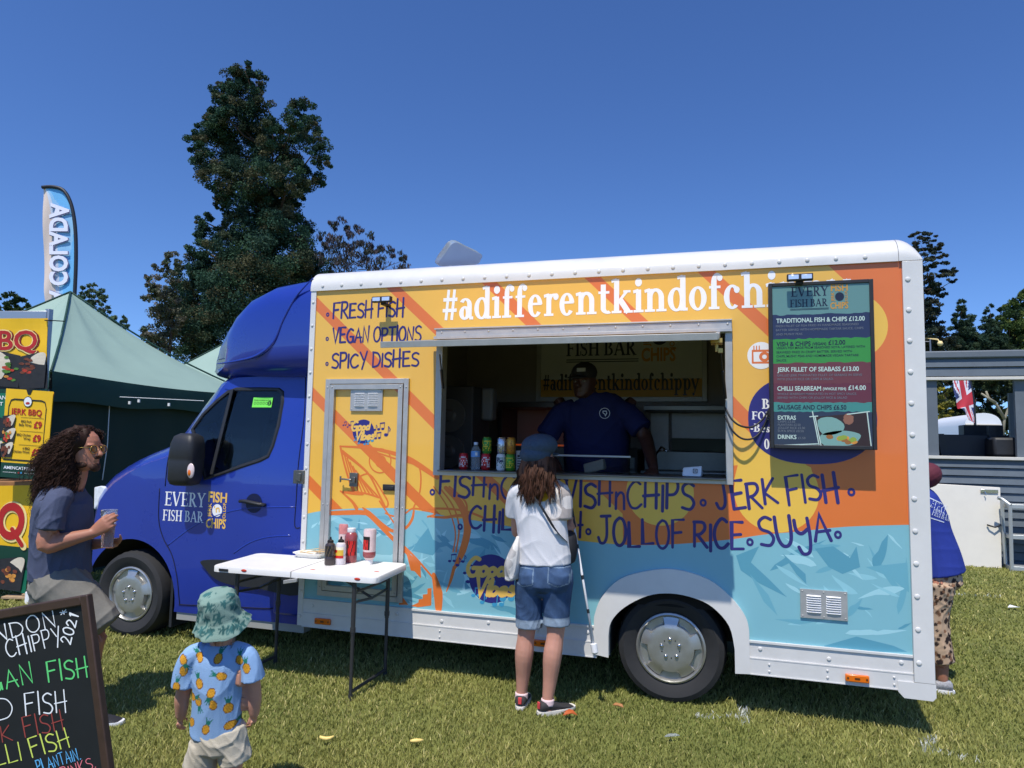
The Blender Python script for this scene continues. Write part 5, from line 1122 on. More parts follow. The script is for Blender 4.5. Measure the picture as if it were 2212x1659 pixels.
m.build("warning_triangle", C((220,150,140),.5), hb)
m = MB(); a = HX(2170,1000,18.9); m.obox(a+Vector((0,0,-.1)), HR*.06, HF*.05, (0,0,.45)); m.build("tail_light", RED, hb)
m = MB(); p = HX(2120,1000,20); m.box(p.x-.6,p.x+1.2,p.y-.3,p.y+.8,.35,p.z); m.build("lower_body", C((60,60,64),.6), hb)
for s in (-.6,1.2): m = MB(); q = HX(2125,1000,20); m.lathe([(.05,0),(.33,.0),(.33,.18),(.05,.2)], (q.x+s,q.y,.33), 'Y', 20); m.build("wheel", RUBBER, hb, smooth=40)
# ================================================================== wall menu screen
SY = -.12
def CS(x, y, o=0.0):       # crop pixels of the screen area -> point on the screen face
    p = at((1840+x*.434)/1.15732, (660+y*.434)/1.15732, SY); p.y -= o; return p
scr = thing("menu_screen", "tall black framed menu screen fixed to the truck side right of the hatch", "menu screen", (.55,SY,1.62))
sx0,sx1,sz0,sz1 = .258,.84,1.623,2.63
mb = MB(); fw = .022
for a,b,c_,d in ((sx0,sx0+fw,sz0,sz1),(sx1-fw,sx1,sz0,sz1),(sx0+fw,sx1-fw,sz1-fw,sz1),(sx0+fw,sx1-fw,sz0,sz0+fw)): mb.box(a,b,SY-.008,SY+.07,c_,d)
mb.box(sx0+fw,sx1-fw,SY+.01,SY+.07,sz0+fw,sz1-fw); mb.box(.45,.65,SY+.07,.0,1.9,2.4); mb.build("frame", BLACK, scr, bevel=.003)
ix0,ix1,iz0,iz1 = sx0+fw,sx1-fw,sz0+fw,sz1-fw
def band(nm, y0, y1, c, seed):
    R = random.Random(seed); za, zb = CS(480,y0).z, CS(480,y1).z; za = min(za,iz1); zb = max(zb,iz0)
    n = 26; top = [(ix0+(ix1-ix0)*i/n, za+(R.uniform(-.004,.004) if y0 > 150 else 0)) for i in range(n+1)]; bot = [(ix0+(ix1-ix0)*i/n, zb) for i in range(n+1)]
    m = MB(); m.poly([bot+top[::-1]], SY-.0005-seed*1e-5); return m.build(nm, C(tuple(int(v*.86) for v in c),.3,coat=.5), scr)
for nm,y0,y1,c,s in (("header_band",100,292,(112,156,148),1),("menu_band",288,432,(44,46,78),2),("menu_band",428,572,(62,158,44),3),("menu_band",568,690,(120,48,40),4),("menu_band",688,804,(112,30,36),5),("menu_band",798,856,(72,150,138),6),("menu_band",850,1075,(40,42,66),7)): band(nm,y0,y1,c,s)
PAL = C((186,206,196),.4); DIM = C((108,112,118),.4); DKN = C((30,36,56),.4)
Zs = lambda y: CS(480,y).z
def SP(x, z, o): return (x, SY-.0012-o, z)
def line(mb, s, x0, x1, ybase, h, bold=.012): put_font(mb, s, SP, CS(x0,ybase).x, CS(x1,ybase).x, Zs(ybase+(480-(x0+x1)/2)*0), abs(Zs(0)-Zs(h)), bold, off=.0003)
mb = MB()
for s,x0,x1,y,h in (("TRADITIONAL FISH & CHIPS £12.00",232,742,333,26),("JERK FILLET OF SEABASS £13.00",238,708,618,26),("CHILLI SEABREAM",238,490,729,26),("(WHOLE FISH)",500,634,727,16),("£14.00",647,748,726,26),("EXTRAS",241,345,898,24),("DRINKS",241,348,1010,24)): mb = MB(); line(mb, s, x0, x1, y, h, .02); mb.build("menu_lettering", PAL, scr)
mb = MB()
for s,x0,x1,y,h in (("VISH & CHIPS",233,430,469,26),("(VEGAN)",440,520,467,16),("£12.00",532,630,466,26),("SAUSAGE AND CHIPS £6.50",240,636,838,26)): mb = MB(); line(mb, s, x0, x1, y, h, .02); mb.build("dark_lettering", DKN, scr)
for s,x0,x1,y in (("VEGAN FISH MADE FROM SEASONED SOYA, LAYERED WITH",233,742,486),("SEAWEED FRIED IN CRISPY BATTER. SERVED WITH",233,668,511),("CHIPS, MUSHY PEAS AND HOMEMADE VEGAN TARTARE",233,706,534),("SAUCE.",233,292,558)): mb = MB(); line(mb, s, x0, x1, y, 13, .004); mb.build("small_dark_lettering", DKN, scr)
mb = MB()
for s,x0,x1,y in (("FRESH FILLET OF FISH FRIED IN HANDMADE SEASONED",230,706,358),("BATTER SERVED WITH HOMEMADE TARTAR SAUCE, CHIPS",230,734,381),("AND MUSHY PEAS",230,382,406),("GRILLED JERK MARINATED FILLET OF SEABASS IN SERVE",236,726,646),("WITH JOLLOF RICE OR CHIPS & SALAD.",236,562,668),("WHOLE SEABREAM MARINATED IN HOT SPICY SAUCE.",238,696,754),("SERVED WITH CHIPS OR JOLLOF RICE & SALAD",238,640,776),("CHIPS £3.50",241,340,916),("PLANTAIN £2.50",241,372,934),("JOLLOF RICE £5.00",241,398,952),("SUYA SPICE £0.50",241,390,970),("£1.50",358,400,1010)): mb = MB(); line(mb, s, x0, x1, y, 13, .004); mb.build("small_lettering", DIM, scr)
c = CS(312,272); logo(lambda x,z,o: SP(x,z,o), c.x, c.z, CS(652,272).x-c.x, scr, DKN, C((190,140,60),.4), DKN, .0004, sgn=0)
pq = [CS(*p) for p in ((462,880),(760,856),(778,1050),(480,1050))]
def pp(u, v, o): p = pq[0]*(1-u)*(1-v)+pq[1]*u*(1-v)+pq[2]*u*v+pq[3]*(1-u)*v; return (p.x, SY-.0013-o, p.z)
mb = MB(); mb.add([pp(0,0,0),pp(1,0,0),pp(1,1,0),pp(0,1,0)], [(0,1,2,3)]); mb.build("food_picture", C((52,36,34),.4), scr)
mb = MB(); poly_uv(mb, catmull([(.02,.12),(.3,.05),(.52,.3),(.45,.55),(.1,.62)],3,True), pp, .0003); poly_uv(mb, catmull([(.05,.62),(.45,.5),(.8,.62),(.78,.8),(.6,.97),(.1,.97)],3,True), pp, .0003); mb.build("tray_picture", C((120,160,152),.4), scr)
mb = MB(); R = random.Random(2)
for i in range(12): mb.mi = i%3; blob_uv(mb, .2+.5*R.random(), .68+.2*R.random(), .07, .07, pp, .0005+i*2e-5, i, 8)
mb.build("meal_picture", [GARN,C((150,100,50),.4),C((140,160,60),.4)], scr)
mb = MB(); blob_uv(mb, .62, .16, .1, .17, pp, .0003, 3); mb.build("face_picture", C((140,96,76),.4), scr)
mb = MB()
for a,b in (((425,880),(470,876)),((440,850),(478,1040)),((455,880),(490,1048)),((640,866),(768,850)),((755,856),(778,1046)),((205,1046),(470,1036))): ribbon(mb, [((CS(*a).x),CS(*a).z),(CS(*b).x,CS(*b).z)], .006, SP, .0008)
mb.build("chalk_border", PAL, scr)
mb = MB()
for pts in ([(1566,880),(1580,905),(1600,920),(1625,922),(1648,905),(1664,880)],[(1566,898),(1582,930),(1605,948),(1630,945),(1650,920),(1668,870)]):
    q = catmull([tuple(at(x,y,-.05-.03*math.sin(i))) for i,(x,y) in enumerate(pts)], 5); mb.tube(q, .006, 6)
mb.build("power_cable", BLACK, scr, smooth=True)

# ================================================================== folding table and what stands on it
TZ = .77
tq = [Vector((-3.30,-.637,TZ)),Vector((-2.09,-.60,TZ)),Vector((-2.135,-.045,TZ)),Vector((-3.36,-.055,TZ))]
ft = thing("folding_table", "white plastic folding table with dark legs in front of the staff door", "table", (-2.7,-.33,0))
TW = mat("white_plastic_top", (226,224,220), .45, var=.05, vs=9, bump=.05, bs=120)
def rq(q, r, z):
    out = []; n = 6
    for i in range(4):
        p, a, b = q[i], q[i-1], q[(i+1)%4]; u = (a-p).normalized(); v = (b-p).normalized()
        for k in range(n+1):
            t = k/n; w1, w2 = (1-t)**2, t**2; out.append(Vector((*(p+u*r*w1+v*r*w2).xy, z)))
    return out
mb = MB(); mb.loft([rq(tq,.06,TZ-.038),rq(tq,.06,TZ-.006),[p+(Vector((-2.7,-.33,TZ))-p)*.008 for p in rq(tq,.06,TZ)]]); top = mb.build("tabletop", TW, ft, smooth=40)
mb = MB(); a, b = (tq[0]+tq[1])/2, (tq[2]+tq[3])/2; mb.obox((a+b)/2+Vector((0,0,.0005)), (.002,0,0), (b-a)/2, (0,0,.001)); mb.obox(a+Vector((0,-.002,-.022)), (.002,0,0), (0,.003,0), (0,0,.021)); mb.build("fold_seam", C((140,140,138),.6), top)
mb = MB(); mb.obox(a+Vector((.0,.0,-.06)), (.05,0,.01), (0,.01,0), (0,0,.012)); mb.build("hinge_latch", ALU, ft, bevel=.003)
mb = MB(); q = tq[0]+Vector((.10,-.001,-.022)); mb.obox(q, (.035,0,0), (0,.003,0), (0,0,.008)); mb.build("table_badge", BLACK, ft)
mb = MB()
for u,vs in ((.21,1),(.89,2)):
    q = tq[0].lerp(tq[1],u)+Vector((0,-.001,-.016)); mb.sphere(q, (.022,.004,.009), 8, 6)
for u,v in ((.58,.2),(.93,.35)): q = tq[0].lerp(tq[1],u).lerp(tq[3].lerp(tq[2],u),v); mb.sphere(q, (.02,.012,.0015), 8, 4)
mb.build("sauce_stain", SAUCE, top)
LG = mat("table_leg_metal", (70,70,72), .4, metal=.5)
for x in (-2.26,-3.14):
    for y in (-.57,-.10):
        mb = MB(); mb.tube([(x,y,TZ-.045),(x,y,.40)], .0145, 10); mb.tube([(x,y,.43),(x,y,.01)], .012, 10); mb.tube([(x,y,.415),(x,y,.445)], .018, 10); mb.tube([(x,y,.0),(x,y,.035)], .015, 10); mb.build("leg", LG, ft, smooth=40)
    mb = MB(); mb.tube([(x,-.57,.05),(x,-.10,.05)], .011, 8); mb.build("foot_bar", LG, ft, smooth=40); mb = MB(); mb.tube([(x,-.57,.66),(x,-.10,.66)], .009, 8); mb.build("cross_bar", LG, ft, smooth=40); mb = MB(); s = .28 if x < -2.7 else -.28; mb.tube([(x,-.33,.58),(x+s,-.33,TZ-.05)], .009, 8); mb.tube([(x,-.57,.6),(x,-.33,.58),(x,-.10,.6)], .009, 8); mb.build("leg_brace", LG, ft, smooth=40)
def tp(x, y): p = gd(x,y,TZ+.001); return p
def tray(px, py, lab, forks, w=.115, d=.075, seed=1):
    c = tp(px,py); t = thing("food_tray", lab, "tray", c, "polystyrene trays on the table"); m = MB()
    def rr(sx, sy, z): return [c+Vector((sx*math.copysign(abs(math.cos(a))**.35,math.cos(a)), sy*math.copysign(abs(math.sin(a))**.35,math.sin(a)), z)) for a in [2*math.pi*k/28 for k in range(28)]]
    m.loft([rr(w*.8,d*.75,0),rr(w*.98,d*.96,.034),rr(w*1.05,d*1.06,.036),rr(w*1.04,d*1.05,.030),rr(w*.95,d*.92,.032),rr(w*.78,d*.72,.005)]); m.build("tray_shell", C((232,230,222),.6), t, smooth=50)
    R = random.Random(seed); m = MB()
    return c, R
PALEW = mat("pale_wood", (222,188,132), .6, var=.15, vs=30)
for px,py,lab,n,sd in ((672,1203,"nearer shallow polystyrene tray with wooden forks on the folding table",7,4),(703,1192,"farther polystyrene tray heaped with pale wooden forks on the table",14,8)):
    c, R = tray(px,py,lab,n,seed=sd)
    for k in range(n):
        m = MB(); a = R.uniform(-.5,.9); p = c+Vector((R.uniform(-.05,.05),R.uniform(-.03,.03),.028+.003*k)); d = Vector((math.cos(a),math.sin(a)*.7,R.uniform(-.1,.2))).normalized(); s = d.cross(UP).normalized()
        m.obox(p, d*.05, s*.005, (0,0,.0012)); m.obox(p+d*.06, d*.012, s*.010, (0,0,.0012))
        for q in (-1,0,1): m.obox(p+d*.078+s*.007*q, d*.010, s*.0018, (0,0,.0012))
        tag(m.build("wooden_fork", PALEW, None, loc=p), "small pale wooden fork lying in a polystyrene tray", "fork", "wooden forks in the trays")
def bottle(name, label, cat, base, prof, m_, capm=None, cap=None, liquid=None, labelf=None, labcols=None, grp=None):
    t = thing(name, label, cat, base, grp); mb = MB(); mb.lathe(prof, base, 'Z', 24); mb.build("bottle_body", m_, t, smooth=35)
    if cap: mb = MB(); mb.lathe(cap, base, 'Z', 18); mb.build("cap", capm, t, smooth=35)
    if liquid: mb = MB(); mb.lathe(liquid[0], base, 'Z', 24); mb.build("sauce", liquid[1], t, smooth=35)
    if labelf:
        r, z0, z1, a0, a1 = labelf; n = 12; mb = MB()
        for i in range(n):
            for j in range(4):
                A, B = rad(a0+(a1-a0)*i/n), rad(a0+(a1-a0)*(i+1)/n); za, zb = z0+(z1-z0)*j/4, z0+(z1-z0)*(j+1)/4; mb.mi = labcols[1](i,j)
                mb.add([base+Vector((r*math.cos(A),r*math.sin(A),za)),base+Vector((r*math.cos(B),r*math.sin(B),za)),base+Vector((r*math.cos(B),r*math.sin(B),zb)),base+Vector((r*math.cos(A),r*math.sin(A),zb))], [(0,1,2,3)])
        mb.build("label", labcols[0], t, smooth=60)
    return t
PLA = mat("cloudy_plastic", (226,214,210), .3, var=.1, vs=30, coat=.3); KET = mat("ketchup_plastic", (150,70,72), .3, var=.12, vs=20, coat=.4); PINK = mat("smeared_plastic", (224,196,192), .3, var=.16, vs=18, coat=.3)
TOM = C((196,40,34),.4); BKL = C((28,26,26),.4); YLB = C((214,176,60),.4); WCAP = C((236,234,232),.4)
bottle("sauce_bottle","small dark brown squeezy sauce bottle at the front of the table","bottle",tp(712,1220),[(.001,0),(.033,.0),(.036,.01),(.036,.055),(.032,.065),(.036,.075),(.036,.125),(.032,.14),(.02,.15),(.001,.15)],mat("brown_sauce_plastic",(62,52,50),.3,coat=.4,var=.15,vs=25),BKL,[(.02,.149),(.022,.155),(.02,.165),(.008,.172),(.006,.188),(.001,.19)],labelf=(.0368,.06,.13,-150,-40),labcols=([BKL,C((90,76,52),.4)],lambda i,j: (i*3+j*5)%4==0),grp="squeezy bottles on the table")
bottle("vinegar_bottle","small clear squeezy vinegar bottle with yellow and red label","bottle",tp(735,1219),[(.001,0),(.033,.0),(.036,.01),(.036,.055),(.032,.065),(.036,.075),(.036,.125),(.032,.14),(.02,.15),(.001,.15)],mat("vinegar_plastic",(214,206,208),.2,coat=.5,var=.08,vs=25),BKL,[(.02,.149),(.022,.155),(.02,.165),(.008,.172),(.006,.188),(.001,.19)],labelf=(.0368,.045,.12,-150,-30),labcols=([YLB,TOM,C((240,230,200),.4)],lambda i,j: 1 if j in (0,) or (j==2 and i<5) else 2 if j==3 else 0),grp="squeezy bottles on the table")
tall = [(.001,0),(.040,0),(.043,.008),(.044,.05),(.043,.15),(.044,.18),(.036,.20),(.026,.21),(.001,.21)]
bottle("ketchup_bottle","tall full ketchup bottle standing upright with white cap on the table","bottle",tp(757,1214),tall,KET,WCAP,[(.027,.205),(.03,.21),(.029,.235),(.001,.237)],labelf=(.0448,.05,.15,-105,-10),labcols=([BKL,TOM],lambda i,j: 0 if i < 2 or i > 10 or (i*7+j*3)%5==0 else 1),grp="squeezy bottles on the table")
inv = [(.001,.0),(.024,0),(.026,.028),(.027,.03),(.036,.042),(.043,.055),(.044,.10),(.043,.17),(.044,.225),(.040,.238),(.001,.238)]
bottle("ketchup_bottle","nearly empty ketchup bottle standing upside down at the right of the table","bottle",tp(797,1218),inv,PINK,WCAP,[(.025,-.0),(.0262,.0),(.0275,.028),(.026,.029)],([(.0365,.043),(.0438,.056),(.0446,.075),(.0445,.085)],KET),(.0448,.10,.19,-150,-62),([BKL,TOM],lambda i,j: 0 if j==3 or i > 9 or (i*5+j)%7==0 else 1),grp="squeezy bottles on the table")
bottle("ketchup_bottle","red smeared upside down ketchup bottle partly hidden behind the full one","bottle",tp(743,1203),inv,PINK,WCAP,[(.025,-.0),(.0262,.0),(.0275,.028),(.026,.029)],([(.0442,.17),(.0446,.20),(.0446,.225),(.0405,.24),(.02,.241)],mat("thin_ketchup",(206,130,126),.35,var=.25,vs=30)),(.0448,.09,.16,-60,30),([TOM,BKL],lambda i,j: i%3==0),grp="squeezy bottles on the table")

# ================================================================== inside the hatch
CZ = 1.432
def can(label, base, c1, c2, mark=None, grp="drink cans on the hatch counter"):
    r = .033; t = thing("drink_can", label, "can", base, grp); mb = MB(); mb.lathe([(.001,0),(.026,0),(.033,.012),(.033,.1),(.027,.112),(.028,.115),(.001,.112)], base, 'Z', 22); mb.build("can_body", c1, t, smooth=40)
    mb = MB(); n = 10; R = random.Random(int(base.x*1000)+int(base.z*100))
    for i in range(n):
        for j in range(6):
            if R.random() < .42:
                A, B = rad(-170+160*i/n), rad(-170+160*(i+.8)/n); za, zb = .02+.075*j/6, .02+.075*(j+.7)/6
                mb.add([base+Vector(((r+.0006)*math.cos(A),(r+.0006)*math.sin(A),za)),base+Vector(((r+.0006)*math.cos(B),(r+.0006)*math.sin(B),za)),base+Vector(((r+.0006)*math.cos(B),(r+.0006)*math.sin(B),zb)),base+Vector(((r+.0006)*math.cos(A),(r+.0006)*math.sin(A),zb))], [(0,1,2,3)])
    mb.build("can_print", c2, t); mb = MB(); mb.lathe([(.027,.1125),(.028,.1155),(.026,.1155),(.024,.112),(.001,.112)], base, 'Z', 20); mb.build("can_lid", CHROME, t, smooth=40)
    if mark:
        mb = MB(); PC = lambda x,z,o: tuple(base+Vector(((r+.001)*math.sin(x/r)*1, -(r+.001)*math.cos(x/r), z))); put_hand(mb, mark[0], PC, (-.018,.055), (.02,.06), .03, .006); mb.build("can_lettering", mark[1], t)
    return t
CY = .10; cb = lambda px: Vector((at(px,1012,CY).x, CY, CZ))
REDC = C((190,30,36),.3,metal=.3,coat=.3); GRNC = C((60,130,50),.3,metal=.3); SILC = C((190,190,196),.25,metal=.8); WHC = C((226,226,226),.35); GOLDC = C((200,140,50),.3,metal=.6); LIMEC = C((80,150,40),.3,metal=.3); YEC = C((230,200,40),.4)
can("single red drink can nearest the left end of the hatch counter", cb(1001), REDC, WHC)
can("red drink can under the green can on the hatch counter", cb(1049), REDC, WHC); can("green and yellow drink can stacked on a red can", cb(1051)+Vector((0,0,.116)), GRNC, YEC)
can("white drink can with dark scrawled lettering at the bottom of the middle stack", cb(1082), WHC, C((120,160,140),.4), ("Rio",C((40,40,90),.4))); can("silver drink can on top of the white can", cb(1083)+Vector((0,0,.116)), SILC, C((150,150,158),.4))
can("lime green drink can below the gold can", cb(1102), LIMEC, YEC); can("gold orange drink can stacked at the right of the cans", cb(1103)+Vector((0,0,.116)), GOLDC, C((150,90,40),.4))
b0 = cb(1027); bottle("water_bottle","clear water bottle with blue label among the cans","bottle",b0,[(.001,0),(.032,0),(.034,.01),(.032,.03),(.034,.05),(.032,.07),(.034,.085),(.034,.135),(.026,.155),(.014,.172),(.014,.182),(.001,.182)],mat("water_plastic",(220,228,235),.1,trans=.8,ior=1.2),C((210,220,240),.4),[(.0155,.176),(.0155,.194),(.001,.195)],labelf=(.0348,.09,.132,-170,-10),labcols=([C((110,160,220),.4),WHC],lambda i,j: i in (7,8) and j in (1,2)))
m = MB(); p = at(1124,996,.2); m.obox(Vector((p.x,.2,CZ+.07)), (.03,0,0), (0,.004,.0), (0,0,.07)); cd_ = m.build("price_card", WHC, None, loc=(p.x,.2,CZ)); tag(cd_, "small white price card standing beside the stacked cans", "card")
m = MB(); 
for k in range(5): m.obox(Vector((p.x,.1945,CZ+.03+k*.018)), (.02,0,0), (0,.0005,0), (0,0,.003 if k < 4 else .007))
m.build("card_print", DKN, cd_)
x0, x1 = at(1194,983,.09).x, at(1361,986,.09).x
sg_ = thing("sneeze_screen", "low clear glass sneeze screen with bright metal rail on the hatch counter", "glass screen", ((x0+x1)/2,.09,CZ))
m = MB(); m.box(x0,x1,.088,.092,CZ,CZ+.108); m.box(x1-.004,x1,.0925,.34,CZ,CZ+.108); m.build("glass_pane", mat("screen_glass",(225,232,232),.05,trans=1,ior=1.1), sg_); m = MB(); m.box(x0,x1+.004,.08,.10,CZ+.1085,CZ+.122); m.build("top_rail", ALU, sg_, bevel=.003)
m = MB(); p = at(1285,1018,.28); m.obox(Vector((p.x,.28,CZ+.04)), (.07,0,.02), (0,.05,0), (-.006,0,.035)); tag(m.build("takeaway_box", C((150,142,130),.6), None, bevel=.01, loc=(p.x,.28,CZ)), "pale takeaway box behind the glass sneeze screen", "box")
p = at(1497,1024,.05); cr_ = thing("card_reader", "white square card reader on the right end of the hatch counter", "card reader", (p.x,.08,CZ))
m = MB(); rg = [[Vector((p.x+a,.08+b,CZ+c_)) for a,b,c_ in q] for q in ([(-.07,-.03,0),(.05,-.04,0),(.06,.04,0),(-.06,.05,0)],[(-.065,-.012,.055),(.055,-.02,.068),(.055,.03,.068),(-.055,.035,.055)])]; m.loft(rg); m.build("reader_body", WHC, cr_, bevel=.008)
m = MB(); PR = lambda x,z,o: (p.x+.014+x, .08-.04-.001+z*.33-o*1.0, CZ+.036+z); ribbon(m, [(-.012,-.012),(.012,-.012),(.012,.012),(-.012,.012),(-.012,-.012)], .004, PR, .001); ribbon(m, [(-.003,0),(.003,0)], .006, PR, .001); m.build("reader_logo", BKL, cr_)
sk = thing("speaker_tower", "dark tall loudspeaker with round cones at the left inside the hatch", "speaker", (-2.1,.62,.93))
m = MB(); m.box(-2.3,-1.86,.45,.85,.93,2.06); m.build("cabinet", C((50,46,44),.6), sk, bevel=.01); m = MB()
for z in (1.55,1.83): m.lathe([(.13,0),(.125,-.012),(.09,-.002),(.05,.0),(.035,-.02),(.001,-.024)], (-2.05,.449,z), 'Y', 28)
m.build("speaker_cone", C((104,98,92),.35,metal=.4), sk, smooth=40)
m = MB(); m.box(-1.86,-1.76,.62,.74,1.80,2.06); m.build("dispenser_body", C((96,92,88),.5), None, bevel=.02, loc=(-1.76,.5,1.78)); dsp = m
bpy.data.objects["dispenser_body"].name = "towel_dispenser"; tag(bpy.data.objects["towel_dispenser"], "pale wall dispenser in the dark left corner of the kitchen", "dispenser")
hc_ = thing("heated_cabinet", "dark glass fronted heated cabinet glowing faintly behind the vendor", "cabinet", (-1.45,1.6,1.4))
m = MB(); m.box(-2.2,-.72,1.45,2.0,.93,1.60); m.box(-2.0,-.85,1.5,2.0,1.95,2.0); m.box(-2.0,-1.96,1.5,2.0,1.6,1.95); m.box(-.89,-.85,1.5,2.0,1.6,1.95); m.build("cabinet_frame", C((70,64,58),.35,metal=.6), hc_, bevel=.004)
m = MB(); m.box(-1.9,-.95,1.7,1.9,1.605,1.62); m.build("heat_tray", C((210,90,30),.4,emit=.25), hc_)
rgn = thing("frying_range", "stainless steel frying range along the right rear of the kitchen", "fryer", (-.1,1.6,.93))
m = MB(); m.box(-.68,.6,1.3,2.0,.93,1.42); m.box(-.68,.6,1.6,2.0,1.42,1.58); m.box(-.68,.6,1.50,2.0,1.93,1.97); m.build("range_body", STEEL, rgn, bevel=.004)
m = MB(); m.box(-.47,.3,1.955,1.99,1.70,1.925); m.box(-.66,-.5,1.955,1.99,1.585,1.925); m.build("splashback", ALU, rgn); m = MB(); m.box(-.47,.3,1.9,1.98,1.585,1.695); m.box(-.1,.3,1.595,1.62,1.585,1.64); m.build("olive_panel", C((92,94,66),.5), rgn); m = MB(); m.box(-.3,.0,1.28,1.3,1.25,1.40); m.box(.05,.35,1.28,1.3,1.25,1.40); m.box(-.3,.35,1.24,1.28,1.405,1.42); m.build("fryer_door", ALU, rgn, bevel=.003)
m = MB(); m.tube([(-.55,1.25,1.42),(-.55,1.25,1.55),(-.5,1.2,1.62),(-.45,1.15,1.58)], .008, 8); m.build("tap", CHROME, rgn, smooth=True)
a, b = at(1161,728,2.0), at(1528,868,2.0); bs = thing("kitchen_sign", "large shop sign with hashtag lettering on the kitchen back wall above vendor", "sign", ((a.x+b.x)/2,2.0,b.z))
m = MB(); fw = .045; x0,x1,z0,z1 = a.x,b.x,b.z,2.70
for q in ((x0,x0+fw,z0,z1),(x1-fw,x1,z0,z1),(x0+fw,x1-fw,z0,z0+fw),(x0+fw,x1-fw,z1-fw,z1)): m.box(q[0],q[1],1.975,2.015,q[2],q[3])
m.build("sign_frame", ALU, bs, bevel=.003); m = MB(); m.box(x0+fw,x1-fw,1.99,2.012,z0+fw+.17,z1-fw); m.build("sign_upper", C((218,216,205),.5), bs); m = MB(); m.box(x0+fw,x1-fw,1.99,2.012,z0+fw,z0+fw+.169); m.build("sign_lower", C((214,160,60),.5), bs)
PS2 = PY(1.989); c = at(1224,776,2.0); m = MB(); put_serif(m, "#adifferentkindofchippy", PS2, (x0+.07,z0+.11), (x1-.07,z0+.11), .16, W=.185, T=.075); m.build("hashtag_lettering", DKN, bs)
logo(PS2, c.x, c.z-.05, 1.05, bs, DKN, C((214,150,50),.5), DKN, .0005, sgn=0)
m = MB(); p = at(1548,770,.5); m.box(.93,.985,.45,.5,2.2,2.5); o = m.build("insect_killer", BLACK, None, bevel=.006, loc=(.95,.48,2.2)); tag(o, "slim black unit with blue lights inside the hatch at right", "light unit")
m = MB()
for k in range(4): m.sphere((.93,.47,2.28+k*.05), .008, 8, 5)
m.build("blue_light", C((60,60,255),.4,emit=1.2), o)

# ================================================================== chalkboard
Bt = dep(194,1283,2.3)
bdn = (dep(242,1659,2.24)-Bt).normalized(); _r = ray(0,1317); Tl = CAM+_r*((Bt-CAM).dot(bdn)/_r.dot(bdn))
bx = (Bt-Tl).normalized(); bn = bx.cross(-bdn).normalized()
if bn.dot(-HF) < 0: bn = -bn
ck = thing("chalkboard_sign", "black chalkboard sign with dark wood frame and coloured chalk writing", "chalkboard", Vector((Bt.x-.3,Bt.y,0)))
BW, BH, FWD = .66, 1.12, .031
def bp(u, v, o=0): return Bt - bx*(BW-u) + bdn*v + bn*o
m = MB()
def slat(u0,u1,v0,v1,o0,o1,mm): mm.loft([[bp(u0,v0,o0),bp(u1,v0,o0),bp(u1,v1,o0),bp(u0,v1,o0)],[bp(u0,v0,o1),bp(u1,v0,o1),bp(u1,v1,o1),bp(u0,v1,o1)]])
slat(0,FWD,0,BH,-.012,.012,m); slat(BW-FWD,BW,0,BH,-.012,.012,m); slat(FWD,BW-FWD,0,FWD,-.011,.011,m); slat(FWD,BW-FWD,BH-.12,BH-.07,-.011,.011,m); m.build("frame", WOODD, ck, bevel=.004)
m = MB(); slat(FWD,BW-FWD,FWD,BH-.12,-.006,.0,m); m.build("board", mat("chalkboard_black",(30,33,34),.75,var=.18,vs=7,spec=.3), ck)
m = MB(); bk = bn*-1
for u in (.04,BW-.30): m.loft([[bp(u,.03,-.02),bp(u+.03,.03,-.02),bp(u+.03,.03,-.04),bp(u,.03,-.04)],[bp(u,BH-.05,-.15),bp(u+.03,BH-.05,-.15),bp(u+.03,BH-.05,-.17),bp(u,BH-.05,-.17)]])
m.build("rear_leg", WOODD, ck)
def bpix(x, y, o):         # photo pixels -> point on the board plane
    d = ray(x,y); t = (Bt-CAM).dot(bn)/d.dot(bn); return CAM+d*t+bn*(o+.0008)
BP = lambda x,z,o: bpix(x,-z,o)
CHW, CHG, CHR, CHY, CHB, CHP = C((236,238,238),.9),C((96,208,118),.9),C((150,64,56),.9),C((206,220,96),.9),C((96,176,226),.9),C((226,120,130),.9)
cg = lambda x,y: (.25*x, -(1244.3+.25*y))
for txt,p0,p1,h,w_,mt in (("LONDON",(-290,640),(492,432),34,2.6,CHW),("CHIPPY",(72,702),(545,585),36,2.6,CHW),("VEGAN",(-330,1070),(296,915),40,3,CHG),("FISH",(425,915),(772,862),42,3.2,CHG),("FRIED",(-560,1330),(122,1226),44,2.6,CHW),("FISH",(228,1205),(588,1168),46,2.6,CHW),("JERK",(-330,1500),(112,1418),36,2.4,CHR),("FISH",(222,1392),(566,1320),42,2.4,CHR),("CHILLI",(-300,1700),(192,1590),38,2.8,CHY),("FISH",(285,1565),(618,1465),40,2.8,CHY),("PLANTAIN.",(335,1690),(700,1580),24,2,CHB),("DRINKS.",(480,1770),(830,1650),22,2,CHP)):
    m = MB(); put_hand(m, txt, BP, cg(*p0), cg(*p1), h, w_, off=.0003, gap=.2); m.build("chalk_writing", mt, ck)
m = MB(); put_hand(m, "2021", BP, cg(610,590), cg(680,345), 22, 2.6, off=.0003); put_hand(m, "*", BP, cg(535,345), cg(585,322), 16, 1.8, off=.0003); m.build("chalk_writing", CHW, ck)

